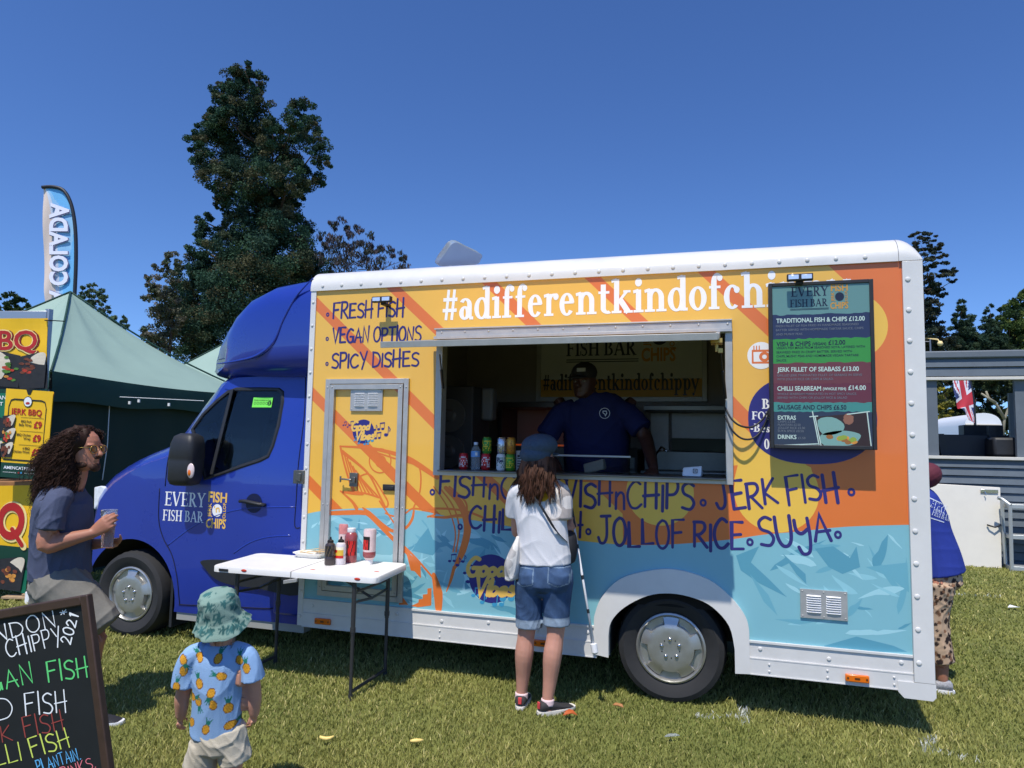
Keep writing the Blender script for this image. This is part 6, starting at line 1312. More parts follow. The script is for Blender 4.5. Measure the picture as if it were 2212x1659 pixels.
# ================================================================== litter on the lawn
def bit(name, label, cat, px, col, pts, th=.004, lift=.03):
    p = gd(*px); m = MB(); q = [p+HR*a+HF*b+Vector((0,0,lift+c_)) for a,b,c_ in pts]; m.loft([q,[v+Vector((0,0,th)) for v in q]]); tag(m.build(name, col, None, loc=p), label, cat)
def chip(label, px, L, bend, a):
    p = gd(*px); m = MB(); d = HR*math.cos(a)+HF*math.sin(a); m.tube([p+d*L*t+Vector((0,0,.034+bend*t*t)) for t in (-.5,-.25,0,.25,.5)], [.006,.010,.011,.009,.004], 8); tag(m.build("dropped_chip", C((236,206,120),.5), None, smooth=True, loc=p), label, "chip", "chips dropped on the grass")
chip("curved yellow dropped chip on the grass nearer the toddler", (705,1610), .075, .05, .1); chip("straight pale dropped chip on the grass nearer the woman", (900,1614), .07, 0, .2)
DL = mat("dry_leaf",(176,84,34),.7,var=.25,vs=40)
bit("dead_leaf","larger curled orange dead leaf on the grass right of the woman's shoes","leaf",(1230,1555),DL,[(-.04,-.02,0),(-.02,.0,.018),(-.035,.03,.0),(.0,.025,.02),(.03,.035,.008),(.022,.008,.02),(.045,-.01,.0),(.01,-.015,.012)])
bit("dead_leaf","smaller tan dead leaf on the grass in front of the rear wheel","leaf",(1335,1537),mat("tan_leaf",(172,120,76),.7,var=.2,vs=40),[(-.03,.02,0),(-.01,.028,.01),(.025,.0,.012),(.03,-.02,.0),(.0,-.012,.008)])
bit("plastic_scrap","crumpled clear plastic scrap lying on the grass near the rear wheel","litter",(1452,1603),mat("clear_scrap",(206,212,214),.15,trans=.7,ior=1.15),[(-.045,-.01,.0),(-.02,.012,.006),(.0,.006,.010),(.025,.02,.006),(.045,.012,.0),(.01,-.008,.004)],.003)
bit("paper_scrap","tiny white paper scrap on the far grass at right","litter",(2190,1319),WHC,[(-.06,0,0),(-.02,.03,.02),(.06,.02,.0),(.05,-.02,.01)])
# ================================================================== people
def V3(p): return Vector(p)
def limb(mb, pts, rad_, ref=None, n=14, k=4, cap=1.0):
    Q = [(*p, *(r if isinstance(r,(tuple,list)) else (r,r))) for p, r in zip(pts, rad_)]
    Q = catmull(Q, k) if len(Q) > 2 else [tuple(Q[0][i]+(Q[1][i]-Q[0][i])*t for i in range(5)) for t in (0,.25,.5,.75,1)]
    P = [Vector(q[:3]) for q in Q]; Rr = [(max(q[3],.001),max(q[4],.001)) for q in Q]
    if cap:
        t0 = (P[0]-P[1]).normalized(); t1 = (P[-1]-P[-2]).normalized(); a, b = min(Rr[0])*cap, min(Rr[-1])*cap
        P = [P[0]+t0*a*.95, P[0]+t0*a*.6]+P+[P[-1]+t1*b*.6, P[-1]+t1*b*.95]
        Rr = [(Rr[0][0]*.3,Rr[0][1]*.3),(Rr[0][0]*.8,Rr[0][1]*.8)]+Rr+[(Rr[-1][0]*.8,Rr[-1][1]*.8),(Rr[-1][0]*.3,Rr[-1][1]*.3)]
    mb.tube(P, Rr, n, True, ref)
def ell(mb, c, a, b, d, n=14, m=9):
    """ellipsoid with axis vectors a,b,d"""
    rings = []
    for i in range(m+1):
        t = -math.pi/2+math.pi*i/m; ct = max(math.cos(t),.03)
        rings.append([c+a*(ct*math.cos(2*math.pi*k/n))+b*(ct*math.sin(2*math.pi*k/n))+d*math.sin(t) for k in range(n)])
    mb.loft(rings)
def skin(mb, name, vox, it, mats, parent, wr=None, colf=None):
    me = mb.mesh(name, mats); bm = bmesh.new(); bm.from_mesh(me)
    bmesh.ops.recalc_face_normals(bm, faces=bm.faces); bm.to_mesh(me); bm.free()
    o = bpy.data.objects.new("tmp", me); COL.objects.link(o)
    m = o.modifiers.new("r",'REMESH'); m.mode = 'VOXEL'; m.voxel_size = vox; m.use_smooth_shade = True
    s = o.modifiers.new("s",'SMOOTH'); s.factor = .5; s.iterations = it
    me2 = bake(o); bpy.data.objects.remove(o); me2.name = name
    me2.materials.clear()
    for q in (mats if isinstance(mats,(list,tuple)) else [mats]): me2.materials.append(q)
    n = len(me2.vertices); co = np.empty(n*3,np.float32); me2.vertices.foreach_get("co",co); co = co.reshape(-1,3)
    if wr:
        nr = np.empty(n*3,np.float32); me2.vertices.foreach_get("normal",nr); nr = nr.reshape(-1,3)
        amp, fq, seed = wr[:3]; R = np.random.default_rng(seed); d = np.zeros(n)
        for i in range(6):
            k = R.normal(size=3)*fq*.42*(1+.25*i)*np.array([1,1,wr[3] if len(wr) > 3 else .45]); ph = R.random()*6.28; k2 = R.normal(size=3)*7
            wv = np.sin(co@k+ph+.9*np.sin(co@(k[[1,2,0]]*.5)+ph*2)); rg = (1-np.abs(wv))**2.2; mk = np.clip(.25+1.1*np.sin(co@k2+ph*3),0,1)
            d += (rg-.25)*mk
        d = d*1.6
        msk = wr[4](co) if len(wr) > 4 else 1
        co2 = co+nr*(d*amp*.4*msk)[:,None]; me2.vertices.foreach_set("co", co2.astype(np.float32).ravel())
    if colf:
        c = np.ones((n,4),np.float32); c[:,:3] = colf(co); me2.color_attributes.new("Col",'FLOAT_COLOR','POINT').data.foreach_set("color", c.ravel())
    me2.update(); o = link(name, me2, parent); me2.shade_smooth(); return o
from mathutils.bvhtree import BVHTree
from mathutils.kdtree import KDTree
def tuck(body, garms, gap=.007):
    me = body.data; off = WL[body]
    n = len(me.vertices); co = np.empty(n*3,np.float32); me.vertices.foreach_get("co",co); co = co.reshape(-1,3).astype(float)
    nr = np.empty(n*3,np.float32); me.vertices.foreach_get("normal",nr); nr = nr.reshape(-1,3)
    for g in garms:
        m = len(g.data.vertices); gc = np.empty(m*3,np.float32); g.data.vertices.foreach_get("co",gc); gc = gc.reshape(-1,3).astype(float); gn = np.empty(m*3,np.float32); g.data.vertices.foreach_get("normal",gn); gn = gn.reshape(-1,3)
        lo, hi = gc.min(0)-.02, gc.max(0)+.02; kd_ = KDTree(m)
        for i in range(m): kd_.insert(gc[i], i)
        kd_.balance()
        for i in np.nonzero(((co > lo) & (co < hi)).all(1))[0]:
            p, q, d = kd_.find(co[i])
            if d < .04 and gn[q]@nr[i] > .3:
                e = (co[i]-gc[q])@gn[q]
                if e > -gap: co[i] -= gn[q]*(e+gap)
    me.vertices.foreach_set("co", co.astype(np.float32).ravel()); me.update()
def lc(*c): return np.array(lin(c))
def hand(mb, w, d, n, s, L=.18, curl=(.25,.5,.4), thumb=(.7,.7,.3), sp=.0):
    """w wrist, d pointing direction, n palm normal, s thumb side"""
    k = L/.18; d = d.normalized(); n = n.normalized(); s = s.normalized()
    limb(mb, [w-d*.02*k, w+d*.03*k, w+d*.06*k, w+d*.09*k], [(.026*k,.020*k),(.034*k,.017*k),(.040*k,.015*k),(.040*k,.012*k)], n, 12, cap=.5)
    for i,(fl,off) in enumerate(((.072,.030),(.080,.0105),(.075,-.0095),(.058,-.029))):
        p = w+d*(.085-.004*abs(i-1))*k+s*off*k; a = 0; dr = (d+s*(off*sp*10)).normalized(); pts = [p-dr*.012*k, p]; r0 = (.0088,.0092,.0088,.0078)[i]*k; rs = [r0, r0]
        for q,(fr_,cu) in enumerate(zip((.46,.30,.26),curl)):
            a += cu*(1+.06*i); v = dr*math.cos(a)+n*math.sin(a); p = p+v*fl*fr_*k; pts.append(p); rs.append(r0*(.96-.13*q))
        limb(mb, pts, rs, s, 9, 3)
    td = (s*thumb[0]+d*thumb[1]+n*thumb[2]).normalized(); p = w+d*.022*k+s*.022*k; q = p+td*.038*k; r = q+(td*.7+d*.5+n*.25).normalized()*.030*k; e = r+(td*.4+d*.8+n*.3).normalized()*.020*k
    limb(mb, [p-td*.01*k,p,q,r,e], [.013*k,.013*k,.0108*k,.0098*k,.0075*k], n, 9, 3)
HEADT = [(-.02,.20,.10,.12),(.0,.34,.02,.17),(.06,.42,-.10,.22),(.14,.42,-.20,.265),(.22,.41,-.30,.295),(.32,.405,-.36,.315),(.42,.39,-.40,.33),(.50,.375,-.43,.335),(.58,.40,-.45,.34),(.70,.39,-.46,.34),(.82,.33,-.43,.31),(.92,.22,-.33,.24),(.98,.10,-.2,.14),(1.0,.0,-.1,.04)]
def head(mb, c, f, h, up=UP):
    f = f.normalized(); up = (up-f*up.dot(f)).normalized(); s = f.cross(up).normalized(); rings = []
    for z,a,b,w_ in HEADT:
        m = (a+b)/2; l = (a-b)/2; rings.append([c+up*z*h+f*(m+l*math.copysign(abs(math.cos(t))**.9,math.cos(t)))*h+s*w_*h*math.sin(t) for t in [2*math.pi*k/20 for k in range(20)]])
    mb.loft(rings)
    P = lambda x,y,z: c+s*x*h+f*y*h+up*z*h
    limb(mb, [P(0,.37,.56),P(0,.44,.46),P(0,.50,.38)], [.028*h,.045*h,.058*h], s, 10, 3); ell(mb, P(.05,.44,.355), s*.04*h, f*.05*h, up*.035*h, 8, 6); ell(mb, P(-.05,.44,.355), s*.04*h, f*.05*h, up*.035*h, 8, 6)
    ell(mb, P(0,.405,.265), s*.10*h, f*.045*h, up*.022*h, 10, 6); ell(mb, P(0,.40,.222), s*.09*h, f*.05*h, up*.026*h, 10, 6); ell(mb, P(0,.38,.08), s*.11*h, f*.07*h, up*.08*h, 10, 7)
    ell(mb, P(.15,.35,.60), s*.12*h, f*.06*h, up*.03*h, 10, 6); ell(mb, P(-.15,.35,.60), s*.12*h, f*.06*h, up*.03*h, 10, 6)
    for q in (-1,1): ell(mb, P(.335*q,-.03,.45), s*.035*h, f*.085*h, up*.13*h, 10, 8)
    return P
def eyes(P, h, f, s, parent):
    m = MB()
    for q in (-1,1): ell(m, P(.145*q,.335,.50), s*.045*h, f*.045*h, UP*.035*h, 10, 8)
    e = m.build("eyes", C((150,142,136),.4), parent, smooth=True); m = MB()
    for q in (-1,1): ell(m, P(.145*q,.372,.50), s*.02*h, f*.012*h, UP*.022*h, 8, 6)
    m.build("iris", C((50,34,24),.2), e, smooth=True)
SKIN_L = mat("fair_skin", (196,142,120), .5, var=.08, vs=25, sub=.12); SKIN_M = mat("tan_skin", (172,116,92), .5, var=.08, vs=25, sub=.12); SKIN_D = mat("dark_skin", (74,46,36), .45, var=.08, vs=25); SKIN_B = mat("toddler_skin", (206,150,126), .5, var=.06, vs=25, sub=.12)
CLOTH = dict(rough=.85, bump=.25, bs=220, spec=.2)
def strand(mb, pts, w0, w1, n=4): mb.tube(pts, [w0+(w1-w0)*i/(len(pts)-1) for i in range(len(pts))], n)
def shoe(par, heel, d, L, col, sole, w=.045, h=.07, acc=None):
    d = Vector((d.x,d.y,0)).normalized(); s = d.cross(UP); base = Vector((heel.x,heel.y,0)); mb = MB()
    rg = []
    for t,ww,zb,zt in ((0,.55,.030,h*.9),(.06,.8,.026,h*1.15),(.25,.9,.022,h*1.2),(.42,.92,.022,h*1.0),(.6,1.0,.022,h*.72),(.8,1.02,.022,h*.55),(.94,.8,.022,h*.42),(1,.4,.024,h*.3)):
        c = base+d*L*t; rg.append([c+s*w*ww*math.copysign(abs(math.cos(a))**.7,math.cos(a))+UP*((zt+zb)/2+(zt-zb)/2*math.sin(a)) for a in [2*math.pi*k/16 for k in range(16)]])
    mb.loft(rg); o = mb.build("shoe", col, par, smooth=60)
    mb = MB(); rg = []
    for z,e in ((.0,1.0),(.012,1.06),(.026,1.03)): rg.append([base+d*(L*.5+L*.525*math.copysign(abs(math.cos(a))**.8,math.cos(a))*e)+s*w*1.02*e*math.copysign(abs(math.sin(a))**.6,math.sin(a))*(1 if math.cos(a) > -.2 else .86)+UP*z for a in [2*math.pi*k/28 for k in range(28)]])
    mb.loft(rg); mb.build("sole", sole, o, smooth=50)
    if acc: mb = MB(); mb.obox(base+d*-.004+UP*h*.85, s*.011, d*.005, UP*.02); mb.build("heel_tab", acc, o, bevel=.003)
    return o

# ------------------------------------------------------------------ woman at the hatch
WY = -.34
def W(x, y, dy=0.0): return at(x, y, WY+dy)
FY = Vector((0,1,0)); XX = Vector((1,0,0))
wp = W(1170,1500); wo = thing("person", "woman in flat cap, white tee and rolled denim shorts waiting at the hatch", "person", (wp.x,WY,0))
ank_l, ank_r = Vector((W(1125,1482).x,WY+.02,.085)), Vector((W(1186,1485).x,WY-.03,.085))
kn_l, kn_r = W(1137,1368,.0), W(1200,1368,-.01); hip_l, hip_r = W(1150,1245), W(1205,1245)
mb = MB()
for hp_,kn,an in ((hip_l,kn_l,ank_l),(hip_r,kn_r,ank_r)):
    cf = kn.lerp(an,.33)+Vector((0,-.012,0)); limb(mb, [hp_,hp_.lerp(kn,.5),kn,cf,kn.lerp(an,.7),an,an-UP*.04], [.085,.076,.054,.058,.044,.034,.036], FY)
limb(mb, [W(1175,1262),W(1174,1200),W(1168,1120),W(1165,1060),W(1165,1040)], [(.16,.10),(.13,.09),(.15,.095),(.16,.085),(.06,.06)], FY)
nk = W(1166,1050,-.0); hc = W(1166,1033,.02); limb(mb, [nk-UP*.03,hc+UP*.02], [.052,.05], FY)
hf = (FY+XX*.25).normalized(); PW = head(mb, hc-UP*.005, hf, .225)
sh_r, el_r, wr_r = W(1212,1062,.0), W(1205,1160,-.04), W(1229,1140,.11)
limb(mb, [sh_r,sh_r.lerp(el_r,.5),el_r,el_r.lerp(wr_r,.4),wr_r], [.052,.047,.040,.038,.027], FY)
hand(mb, wr_r, (wr_r-el_r).normalized()+UP*.15, -XX*.6-UP*.4, UP+XX*.2, .17, (.9,1.0,.7))
sh_l, el_l, wr_l = W(1122,1062,.02), W(1118,1150,.10), W(1150,1105,.30)
limb(mb, [sh_l,sh_l.lerp(el_l,.5),el_l,el_l.lerp(wr_l,.4),wr_l], [.052,.046,.038,.037,.027], FY); hand(mb, wr_l, FY+UP*.3, -UP+XX*.2, XX, .17, (.3,.3,.3))
wbody = skin(mb, "body", .0055, 4, SKIN_L, wo); eyes(PW, .225, hf, hf.cross(UP), wo)
TEE = mat("white_jersey", (214,213,214), attr="Col", **CLOTH)
mb = MB()
limb(mb, [W(1176,1217),W(1175,1190),W(1172,1150),W(1167,1110),W(1166,1075),W(1166,1052)], [(.170,.118),(.168,.112),(.160,.11),(.168,.105),(.178,.092),(.105,.062)], FY, 20, cap=.15)
limb(mb, [W(1180,1058),W(1208,1066),W(1213,1092),W(1212,1118)], [.07,.072,.07,.073], FY, 16, cap=.1); limb(mb, [W(1150,1058),W(1122,1064),W(1114,1092,.03),W(1114,1112,.05)], [.07,.068,.066,.068], FY, 16, cap=.1)
def teec(co):
    c = np.tile(lc(212,211,213),(len(co),1)); x, z, y = co[:,0], co[:,2], co[:,1]
    sl = (z > W(1200,1122).z) & (x > W(1180,1080).x+.16*(W(1192,1050).z-z))
    c[sl] = lc(176,166,160)
    for px,py,r in ((1197,1066,.044),(1196,1104,.046),(1226,1086,.04),(1224,1048,.03)):
        q = W(px,py,-.08); d = np.hypot(x-q.x, z-q.z); c[sl & (d < r)] = lc(224,216,210)
    q = W(1168,1068,-.1); d = np.hypot((x-q.x)/1.2, z-q.z); c[(d < .045) & (y < WY)] = lc(214,160,40); return c
wt_ = skin(mb, "tshirt", .006, 3, TEE, wo, (.0055,38,5,.5), teec)
DEN = mat("denim", (58,78,108), attr="Col", rough=.85, bump=.35, bs=400, spec=.2, var=.18, vs=22)
mb = MB()
limb(mb, [W(1176,1212),W(1177,1238),W(1177,1262)], [(.158,.105),(.178,.125),(.178,.13)], FY, 20, cap=.4)
for a,b,c_ in ((W(1146,1256),W(1143,1305),W(1143,1352)),(W(1206,1256),W(1203,1300),W(1202,1347))): limb(mb, [a,b,c_], [(.094,.12),(.086,.09),(.080,.082)], FY, 18, cap=.1)
limb(mb, [W(1174,1250),W(1174,1282)], [(.07,.10),(.055,.08)], FY, 14, cap=.5); limb(mb, [W(1147,1250,-.06),W(1150,1262,-.05)], [.08,.075], FY); limb(mb, [W(1206,1250,-.06),W(1204,1262,-.05)], [.08,.075], FY)
for c_ in (W(1143,1347),W(1202,1342)): limb(mb, [c_+UP*.02, c_-UP*.018], [(.083,.085),(.086,.088)], FY, 18, cap=.1)
def denc(co):
    z = co[:,2]; c = np.tile(lc(62,84,116),(len(co),1)); t = np.sin(co[:,0]*60+2*np.sin(z*30))*.5+.5; c = c*(.9+.25*t[:,None])
    zc = np.where(co[:,0] < W(1174,1340).x, W(1143,1343).z, W(1202,1338).z); cu = (z < zc+.025); c[cu] = lc(134,150,166)
    for px in (1133,1207):
        q = W(px,1243,-.1); dx, dz = np.abs(co[:,0]-q.x), z-q.z; bx_ = np.maximum(dx/.062, np.where(dz > 0, dz/.045, -dz/(.065-.3*dx))); e = (bx_ > .93) & (bx_ < 1.02) & (co[:,1] < WY); c[e] = lc(120,140,160)
    return c
ws_ = skin(mb, "denim_shorts", .0055, 3, DEN, wo, (.004,48,8,.8), denc); tuck(wbody, [wt_, ws_])
mb = MB(); c_ = PW(0,-.05,.78); hs_ = hf.cross(UP)
hcn = W(1164,970,.0); ell(mb, hcn+UP*.02+hs_*.004, hs_*.112, hf*.128, UP*.078+hs_*.012, 22, 12); ell(mb, hcn-UP*.035-hf*.03-hs_*.01, hs_*.100, hf*.100, UP*.065, 20, 10); ell(mb, hcn+hf*.13-UP*.03, hs_*.08, hf*.06, UP*.014, 14, 6)
skin(mb, "flat_cap", .005, 4, mat("blue_grey_wool",(72,86,104),.9,var=.16,vs=60,bump=.4,bs=150,spec=.1), wo, (.004,30,3,.8))
HBR = mat("brown_hair", (82,54,40), .55, isl=.5, spec=.3)
mb = MB(); R = random.Random(4)
limb(mb, [PW(0,-.22,.62),PW(0,-.34,.2),PW(.05,-.38,-.1),PW(.05,-.40,-.25)], [(.092,.07),(.105,.055),(.10,.04),(.07,.025)], hf, 14)
for k in range(64):
    u = R.uniform(-1,1); d = R.uniform(.0,1); st = PW(.40*u, -.42+.34*abs(u)**2+.05*R.random(), .54+.10*R.random()); ln = R.uniform(.19,.31)*(1-.15*abs(u)); n = 14; ph = R.uniform(0,6.28); am = R.uniform(.006,.017); sw = R.uniform(-.03,.03)+.06*u; fr_ = R.uniform(8,12); base = []
    for i in range(n+1):
        t = i/n; base.append(st-UP*ln*t - FY*(.050*math.sin(min(1,t*1.6)*1.57)+.014*d)+hs_*(sw*t+am*math.sin(ph+t*fr_)*t**.6)+FY*am*.8*math.cos(ph+t*fr_)*t**.6)
    for q in range(13):
        a, b, e = R.gauss(0,.008), R.gauss(0,.006), R.uniform(.88,1.06)
        strand(mb, [st+(p-st)*e+hs_*a*(1-.45*i/n)+FY*b*(1-.4*i/n) for i,p in enumerate(base)], .0030, .0009, 3)
mb.build("hair", HBR, wo, smooth=True)
BLK2 = mat("black_webbing",(36,36,40),.7,bump=.2,bs=200)
mb = MB(); st = [W(1128,1040,.0),W(1140,1052,-.085),W(1160,1080,-.125),W(1180,1112,-.125),W(1200,1145,-.11),W(1222,1168,-.03)]
q = catmull([tuple(p) for p in st],5); mb.loft([[Vector(p)+a for a in (Vector((-.016,-.003,.012)),Vector((.016,-.003,-.012)),Vector((.016,.003,-.012)),Vector((-.016,.003,.012)))] for p in q]); mb.build("bag_strap", BLK2, wo, smooth=50)
m = MB(); q = W(1230,1182,.06); limb(m, [q+UP*.06,q,q-UP*.06], [(.045,.06),(.05,.07),(.045,.06)], FY, 14); bg_ = thing("shoulder_bag", "black shoulder bag at the woman's right hip on a diagonal strap", "bag", (q.x,q.y,q.z-.08)); skin(m, "bag_body", .006, 3, BLK2, bg_)
def totec(co):
    c = np.tile(lc(214,210,204),(len(co),1))
    for px,py in ((1108,1180),(1112,1210),(1106,1228),(1116,1190)): q = W(px,py,0); d = np.hypot(co[:,0]-q.x,co[:,2]-q.z); c[d < .03] = lc(176,172,168)
    c[co[:,2] < W(1110,1247).z] = lc(210,160,60); return c
q = W(1112,1205,-.03); tb_ = thing("tote_bag", "white spotted cloth tote bag hanging at the woman's left side", "bag", (q.x,q.y,q.z-.2)); m = MB()
limb(m, [W(1121,1160,-.03),W(1116,1185,-.04),W(1110,1215,-.04),W(1111,1246,-.03)], [(.012,.03),(.035,.08),(.05,.11),(.045,.10)], FY, 16, cap=.2); skin(m, "bag_body", .006, 3, TEE, tb_, (.010,30,4,.6), totec)
for an,d in ((ank_l,FY*.95-XX*.12),(ank_r,FY*.75+XX*.7)): shoe(wo, an-d.normalized()*.06, d, .245, C((52,50,50),.75), C((222,216,206),.6), .043, .072, C((210,70,70),.6))
mb = MB()
for an in (ank_l,ank_r): limb(mb, [an-UP*.03,an+UP*.005], [.041,.04], FY, cap=.1)
mb.build("sock", C((228,200,198),.9), wo, smooth=True)
c0_ = wr_r+Vector((.02,.05,.02)); c1_ = at(1284,1402,-.22); cn = thing("white_cane", "white folding cane with round tip held by the woman", "cane", c1_)
mb = MB(); mb.tube([c0_,c1_], .0075, 10); mb.build("cane_shaft", C((226,226,228),.35), cn, smooth=True); d = (c0_-c1_).normalized()
mb = MB()
for t in (.28,.55,.8): p = c1_.lerp(c0_,t); mb.tube([p,p+d*.025], .009, 10)
mb.build("cane_joint", BLACK, cn, smooth=40); mb = MB(); mb.tube([c0_-d*.02,c0_+d*.14], .013, 10); mb.build("cane_grip", BLACK, cn, smooth=40)
mb = MB(); mb.tube([c1_+d*.035,c1_+d*.03,c1_-d*.02,c1_-d*.03], [.012,.021,.021,.012], 12); mb.build("cane_tip", WHC, cn, smooth=40)

# ------------------------------------------------------------------ toddler
TT = 3.05
def K(x, y, d=0.0): return dep(x, y, TT+d)
kb = K(478,1640); kd = thing("person", "toddler seen from behind in pineapple print shirt and green leafy bucket hat", "person", (kb.x,kb.y,0))
mb = MB(); gx = HR
an = {}
for sx in (445,500):
    a = K(sx-2 if sx<470 else sx+2,1600); k_ = Vector((a.x,a.y,.22))+HF*.01; f_ = Vector((a.x,a.y,.05)); an[sx] = f_; limb(mb, [Vector((a.x,a.y,.36)),Vector((a.x,a.y,.3)),k_,k_-UP*.07-HF*.008,f_+UP*.04,f_], [.06,.056,.045,.046,.034,.034], HF)
limb(mb, [K(476,1600),K(478,1500),K(477,1430),K(477,1400)], [(.10,.075),(.11,.085),(.11,.07),(.05,.05)], HF)
limb(mb, [K(477,1405),K(478,1372)], [.045,.047], HF)
kf = (HF+HR*-.12).normalized(); PK = head(mb, K(478,1382,.01)-UP*.012, kf, .195)
for sg_x,sh,el,wr_,hd_,th in ((-1,(418,1420),(394,1505),(391,1545),(386,1572),1),(1,(538,1420),(549,1502),(549,1540),(542,1571),-1)):
    s_, e_, w_ = K(*sh), K(*el,.01 if sg_x < 0 else .02), K(*wr_,.03); limb(mb, [s_,s_.lerp(e_,.5),e_,e_.lerp(w_,.5),w_], [.038,.035,.031,.029,.023], HF)
    hand(mb, w_, (K(*hd_,.04)-w_), HR*-sg_x*.55+HF*.6, HF*.8+HR*.2*-sg_x, .10, (.3,.45,.35))
kbody = skin(mb, "body", .0042, 3, SKIN_B, kd); eyes(PK, .195, kf, kf.cross(UP), kd)
PINE_SH = mat("blue_print_jersey", (120,170,226), attr="Col", **CLOTH)
mb = MB(); limb(mb, [K(466,1582),K(467,1550),K(470,1490),K(474,1430),K(476,1402),K(477,1391)], [(.108,.086),(.106,.088),(.104,.088),(.108,.08),(.085,.06),(.062,.05)], HF, 22, cap=.12)
limb(mb, [K(448,1402),K(416,1418),K(401,1448),K(398,1480)], [.042,.048,.050,.055], HF, 16, cap=.1); limb(mb, [K(502,1402),K(530,1416),K(542,1440),K(545,1466)], [.042,.048,.050,.056], HF, 16, cap=.1)
def dk(x, y): return 328.3+.26036*x, 1227+.26036*y
def pinec(co):
    u = (co-np.array(CAM))@np.array(HR); z = co[:,2]; c = np.tile(lc(142,176,216),(len(co),1)); R = np.random.default_rng(3); h_ = np.sin(co@np.array([520.,300.,410.]))*.5+.5+np.sin(co@np.array([-300.,410.,600.]))*.3
    for x,y,a in ((437,710,-35),(598,715,15),(757,740,0),(815,805,-10),(635,852,-75),(455,910,-20),(575,1075,-15),(447,1052,165),(370,1240,-140),(516,1275,20),(245,955,10),(375,1035,80),(305,825,5),(690,1260,60),(296,735,150),(680,1120,0),(560,980,200)):
        q = K(*dk(x,y)); qu = (q-CAM).dot(HR); th = rad(a); du, dz = u-qu, z-q.z; p = du*math.cos(th)-dz*math.sin(th)*-1*-1; p = du*math.cos(th)+dz*math.sin(th)*-1; v = du*math.sin(th)+dz*math.cos(th)
        e = np.hypot(p/.0165,v/.0215); m1 = e < 1; c[m1] = (lc(222,160,52)*(.72+.35*np.clip(h_,0,1))[:,None])[m1]; c[(e > .9) & (e < 1.06)] = lc(110,70,30)
        vv = v-.0215; lf = (vv > -.002) & (vv < .03) & (np.abs(np.abs(p)-vv*.45*(1+.0*p)) < .0065*(1-vv/.034)); lf |= (vv > 0) & (vv < .034) & (np.abs(p) < .005*(1-vv/.036)); c[lf] = lc(38,120,104)
    return c
kt_ = skin(mb, "tshirt", .0042, 2, PINE_SH, kd, (.0075,30,9,.22), pinec)
mb = MB(); limb(mb, [K(473,1570),K(474,1590),K(473,1612)], [(.112,.085),(.118,.092),(.118,.09)], HF, 20, cap=.3); limb(mb, [K(445,1600),K(437,1632),K(432,1655)], [(.062,.08),(.068,.078),(.070,.078)], HF, 16, cap=.1); limb(mb, [K(500,1600),K(506,1625),K(508,1640)], [(.062,.08),(.066,.078),(.068,.078)], HF, 16, cap=.1)
skin(mb, "shorts", .0045, 2, mat("cream_linen",(198,188,168),.85,bump=.3,bs=250,var=.06,vs=20), kd, (.007,50,6,.8)); tuck(kbody, [kt_], .006)
mb = MB(); hq = K(474,1322); tl = (UP+HR*-.16-HF*.22).normalized(); ts = (HR+UP*.10).normalized(); tf_ = tl.cross(ts).normalized()
def hring(z, a, b, wob=0): return [hq+tl*z+ts*a*math.cos(t)+tf_*b*math.sin(t)+tl*wob*math.sin(2*t+.6) for t in [2*math.pi*k/36 for k in range(36)]]
mb.loft([hring(-.068,.119,.128,.012),hring(-.061,.116,.125,.010),hring(-.040,.102,.110,.006),hring(-.018,.088,.097,.002),hring(.008,.084,.094),hring(.045,.081,.091),hring(.072,.073,.083),hring(.090,.058,.066),hring(.100,.03,.035),hring(.102,.002,.002)], False, True)
me = mb.mesh("bucket_hat", mat("leaf_print_cotton",(120,170,150),attr="Col",**CLOTH)); bm = bmesh.new(); bm.from_mesh(me); bmesh.ops.recalc_face_normals(bm,faces=bm.faces); bmesh.ops.subdivide_edges(bm, edges=bm.edges[:], cuts=3, use_grid_fill=True); bm.to_mesh(me); bm.free()
n = len(me.vertices); co = np.array([v.co for v in me.vertices]); Rg = np.random.default_rng(12); cc = np.ones((n,4)); cc[:,:3] = lc(128,154,142)
for i in range(150):
    d = Rg.normal(size=3); d /= np.linalg.norm(d); q = np.array(hq)+np.array(tl)*Rg.uniform(-.08,.1)+d*np.array([.11,.11,.03]); df = co-q; dd = np.linalg.norm(df,axis=1); an_ = np.arctan2(df[:,2],df@np.array(HR)); rr = Rg.uniform(.011,.017)*(1+.5*np.cos(5*an_+i)); cc[dd < rr,:3] = lc(56,98,96)*Rg.uniform(.8,1.3)
co += (.004*np.sin(co@np.array([60.,40.,50.]))+.003*np.sin(co@np.array([-90.,70.,110.])))[:,None]*np.array([.6,.6,.5]); me.vertices.foreach_set("co",co.astype(np.float32).ravel())
me.color_attributes.new("Col",'FLOAT_COLOR','POINT').data.foreach_set("color",cc.astype(np.float32).ravel()); o = link("bucket_hat", me, kd); me.shade_smooth(); sd = o.modifiers.new("t",'SOLIDIFY'); sd.thickness = .004
for f_ in an.values(): shoe(kd, f_-HF*.05, HF, .15, C((60,80,110),.7), WHC, .033, .05)

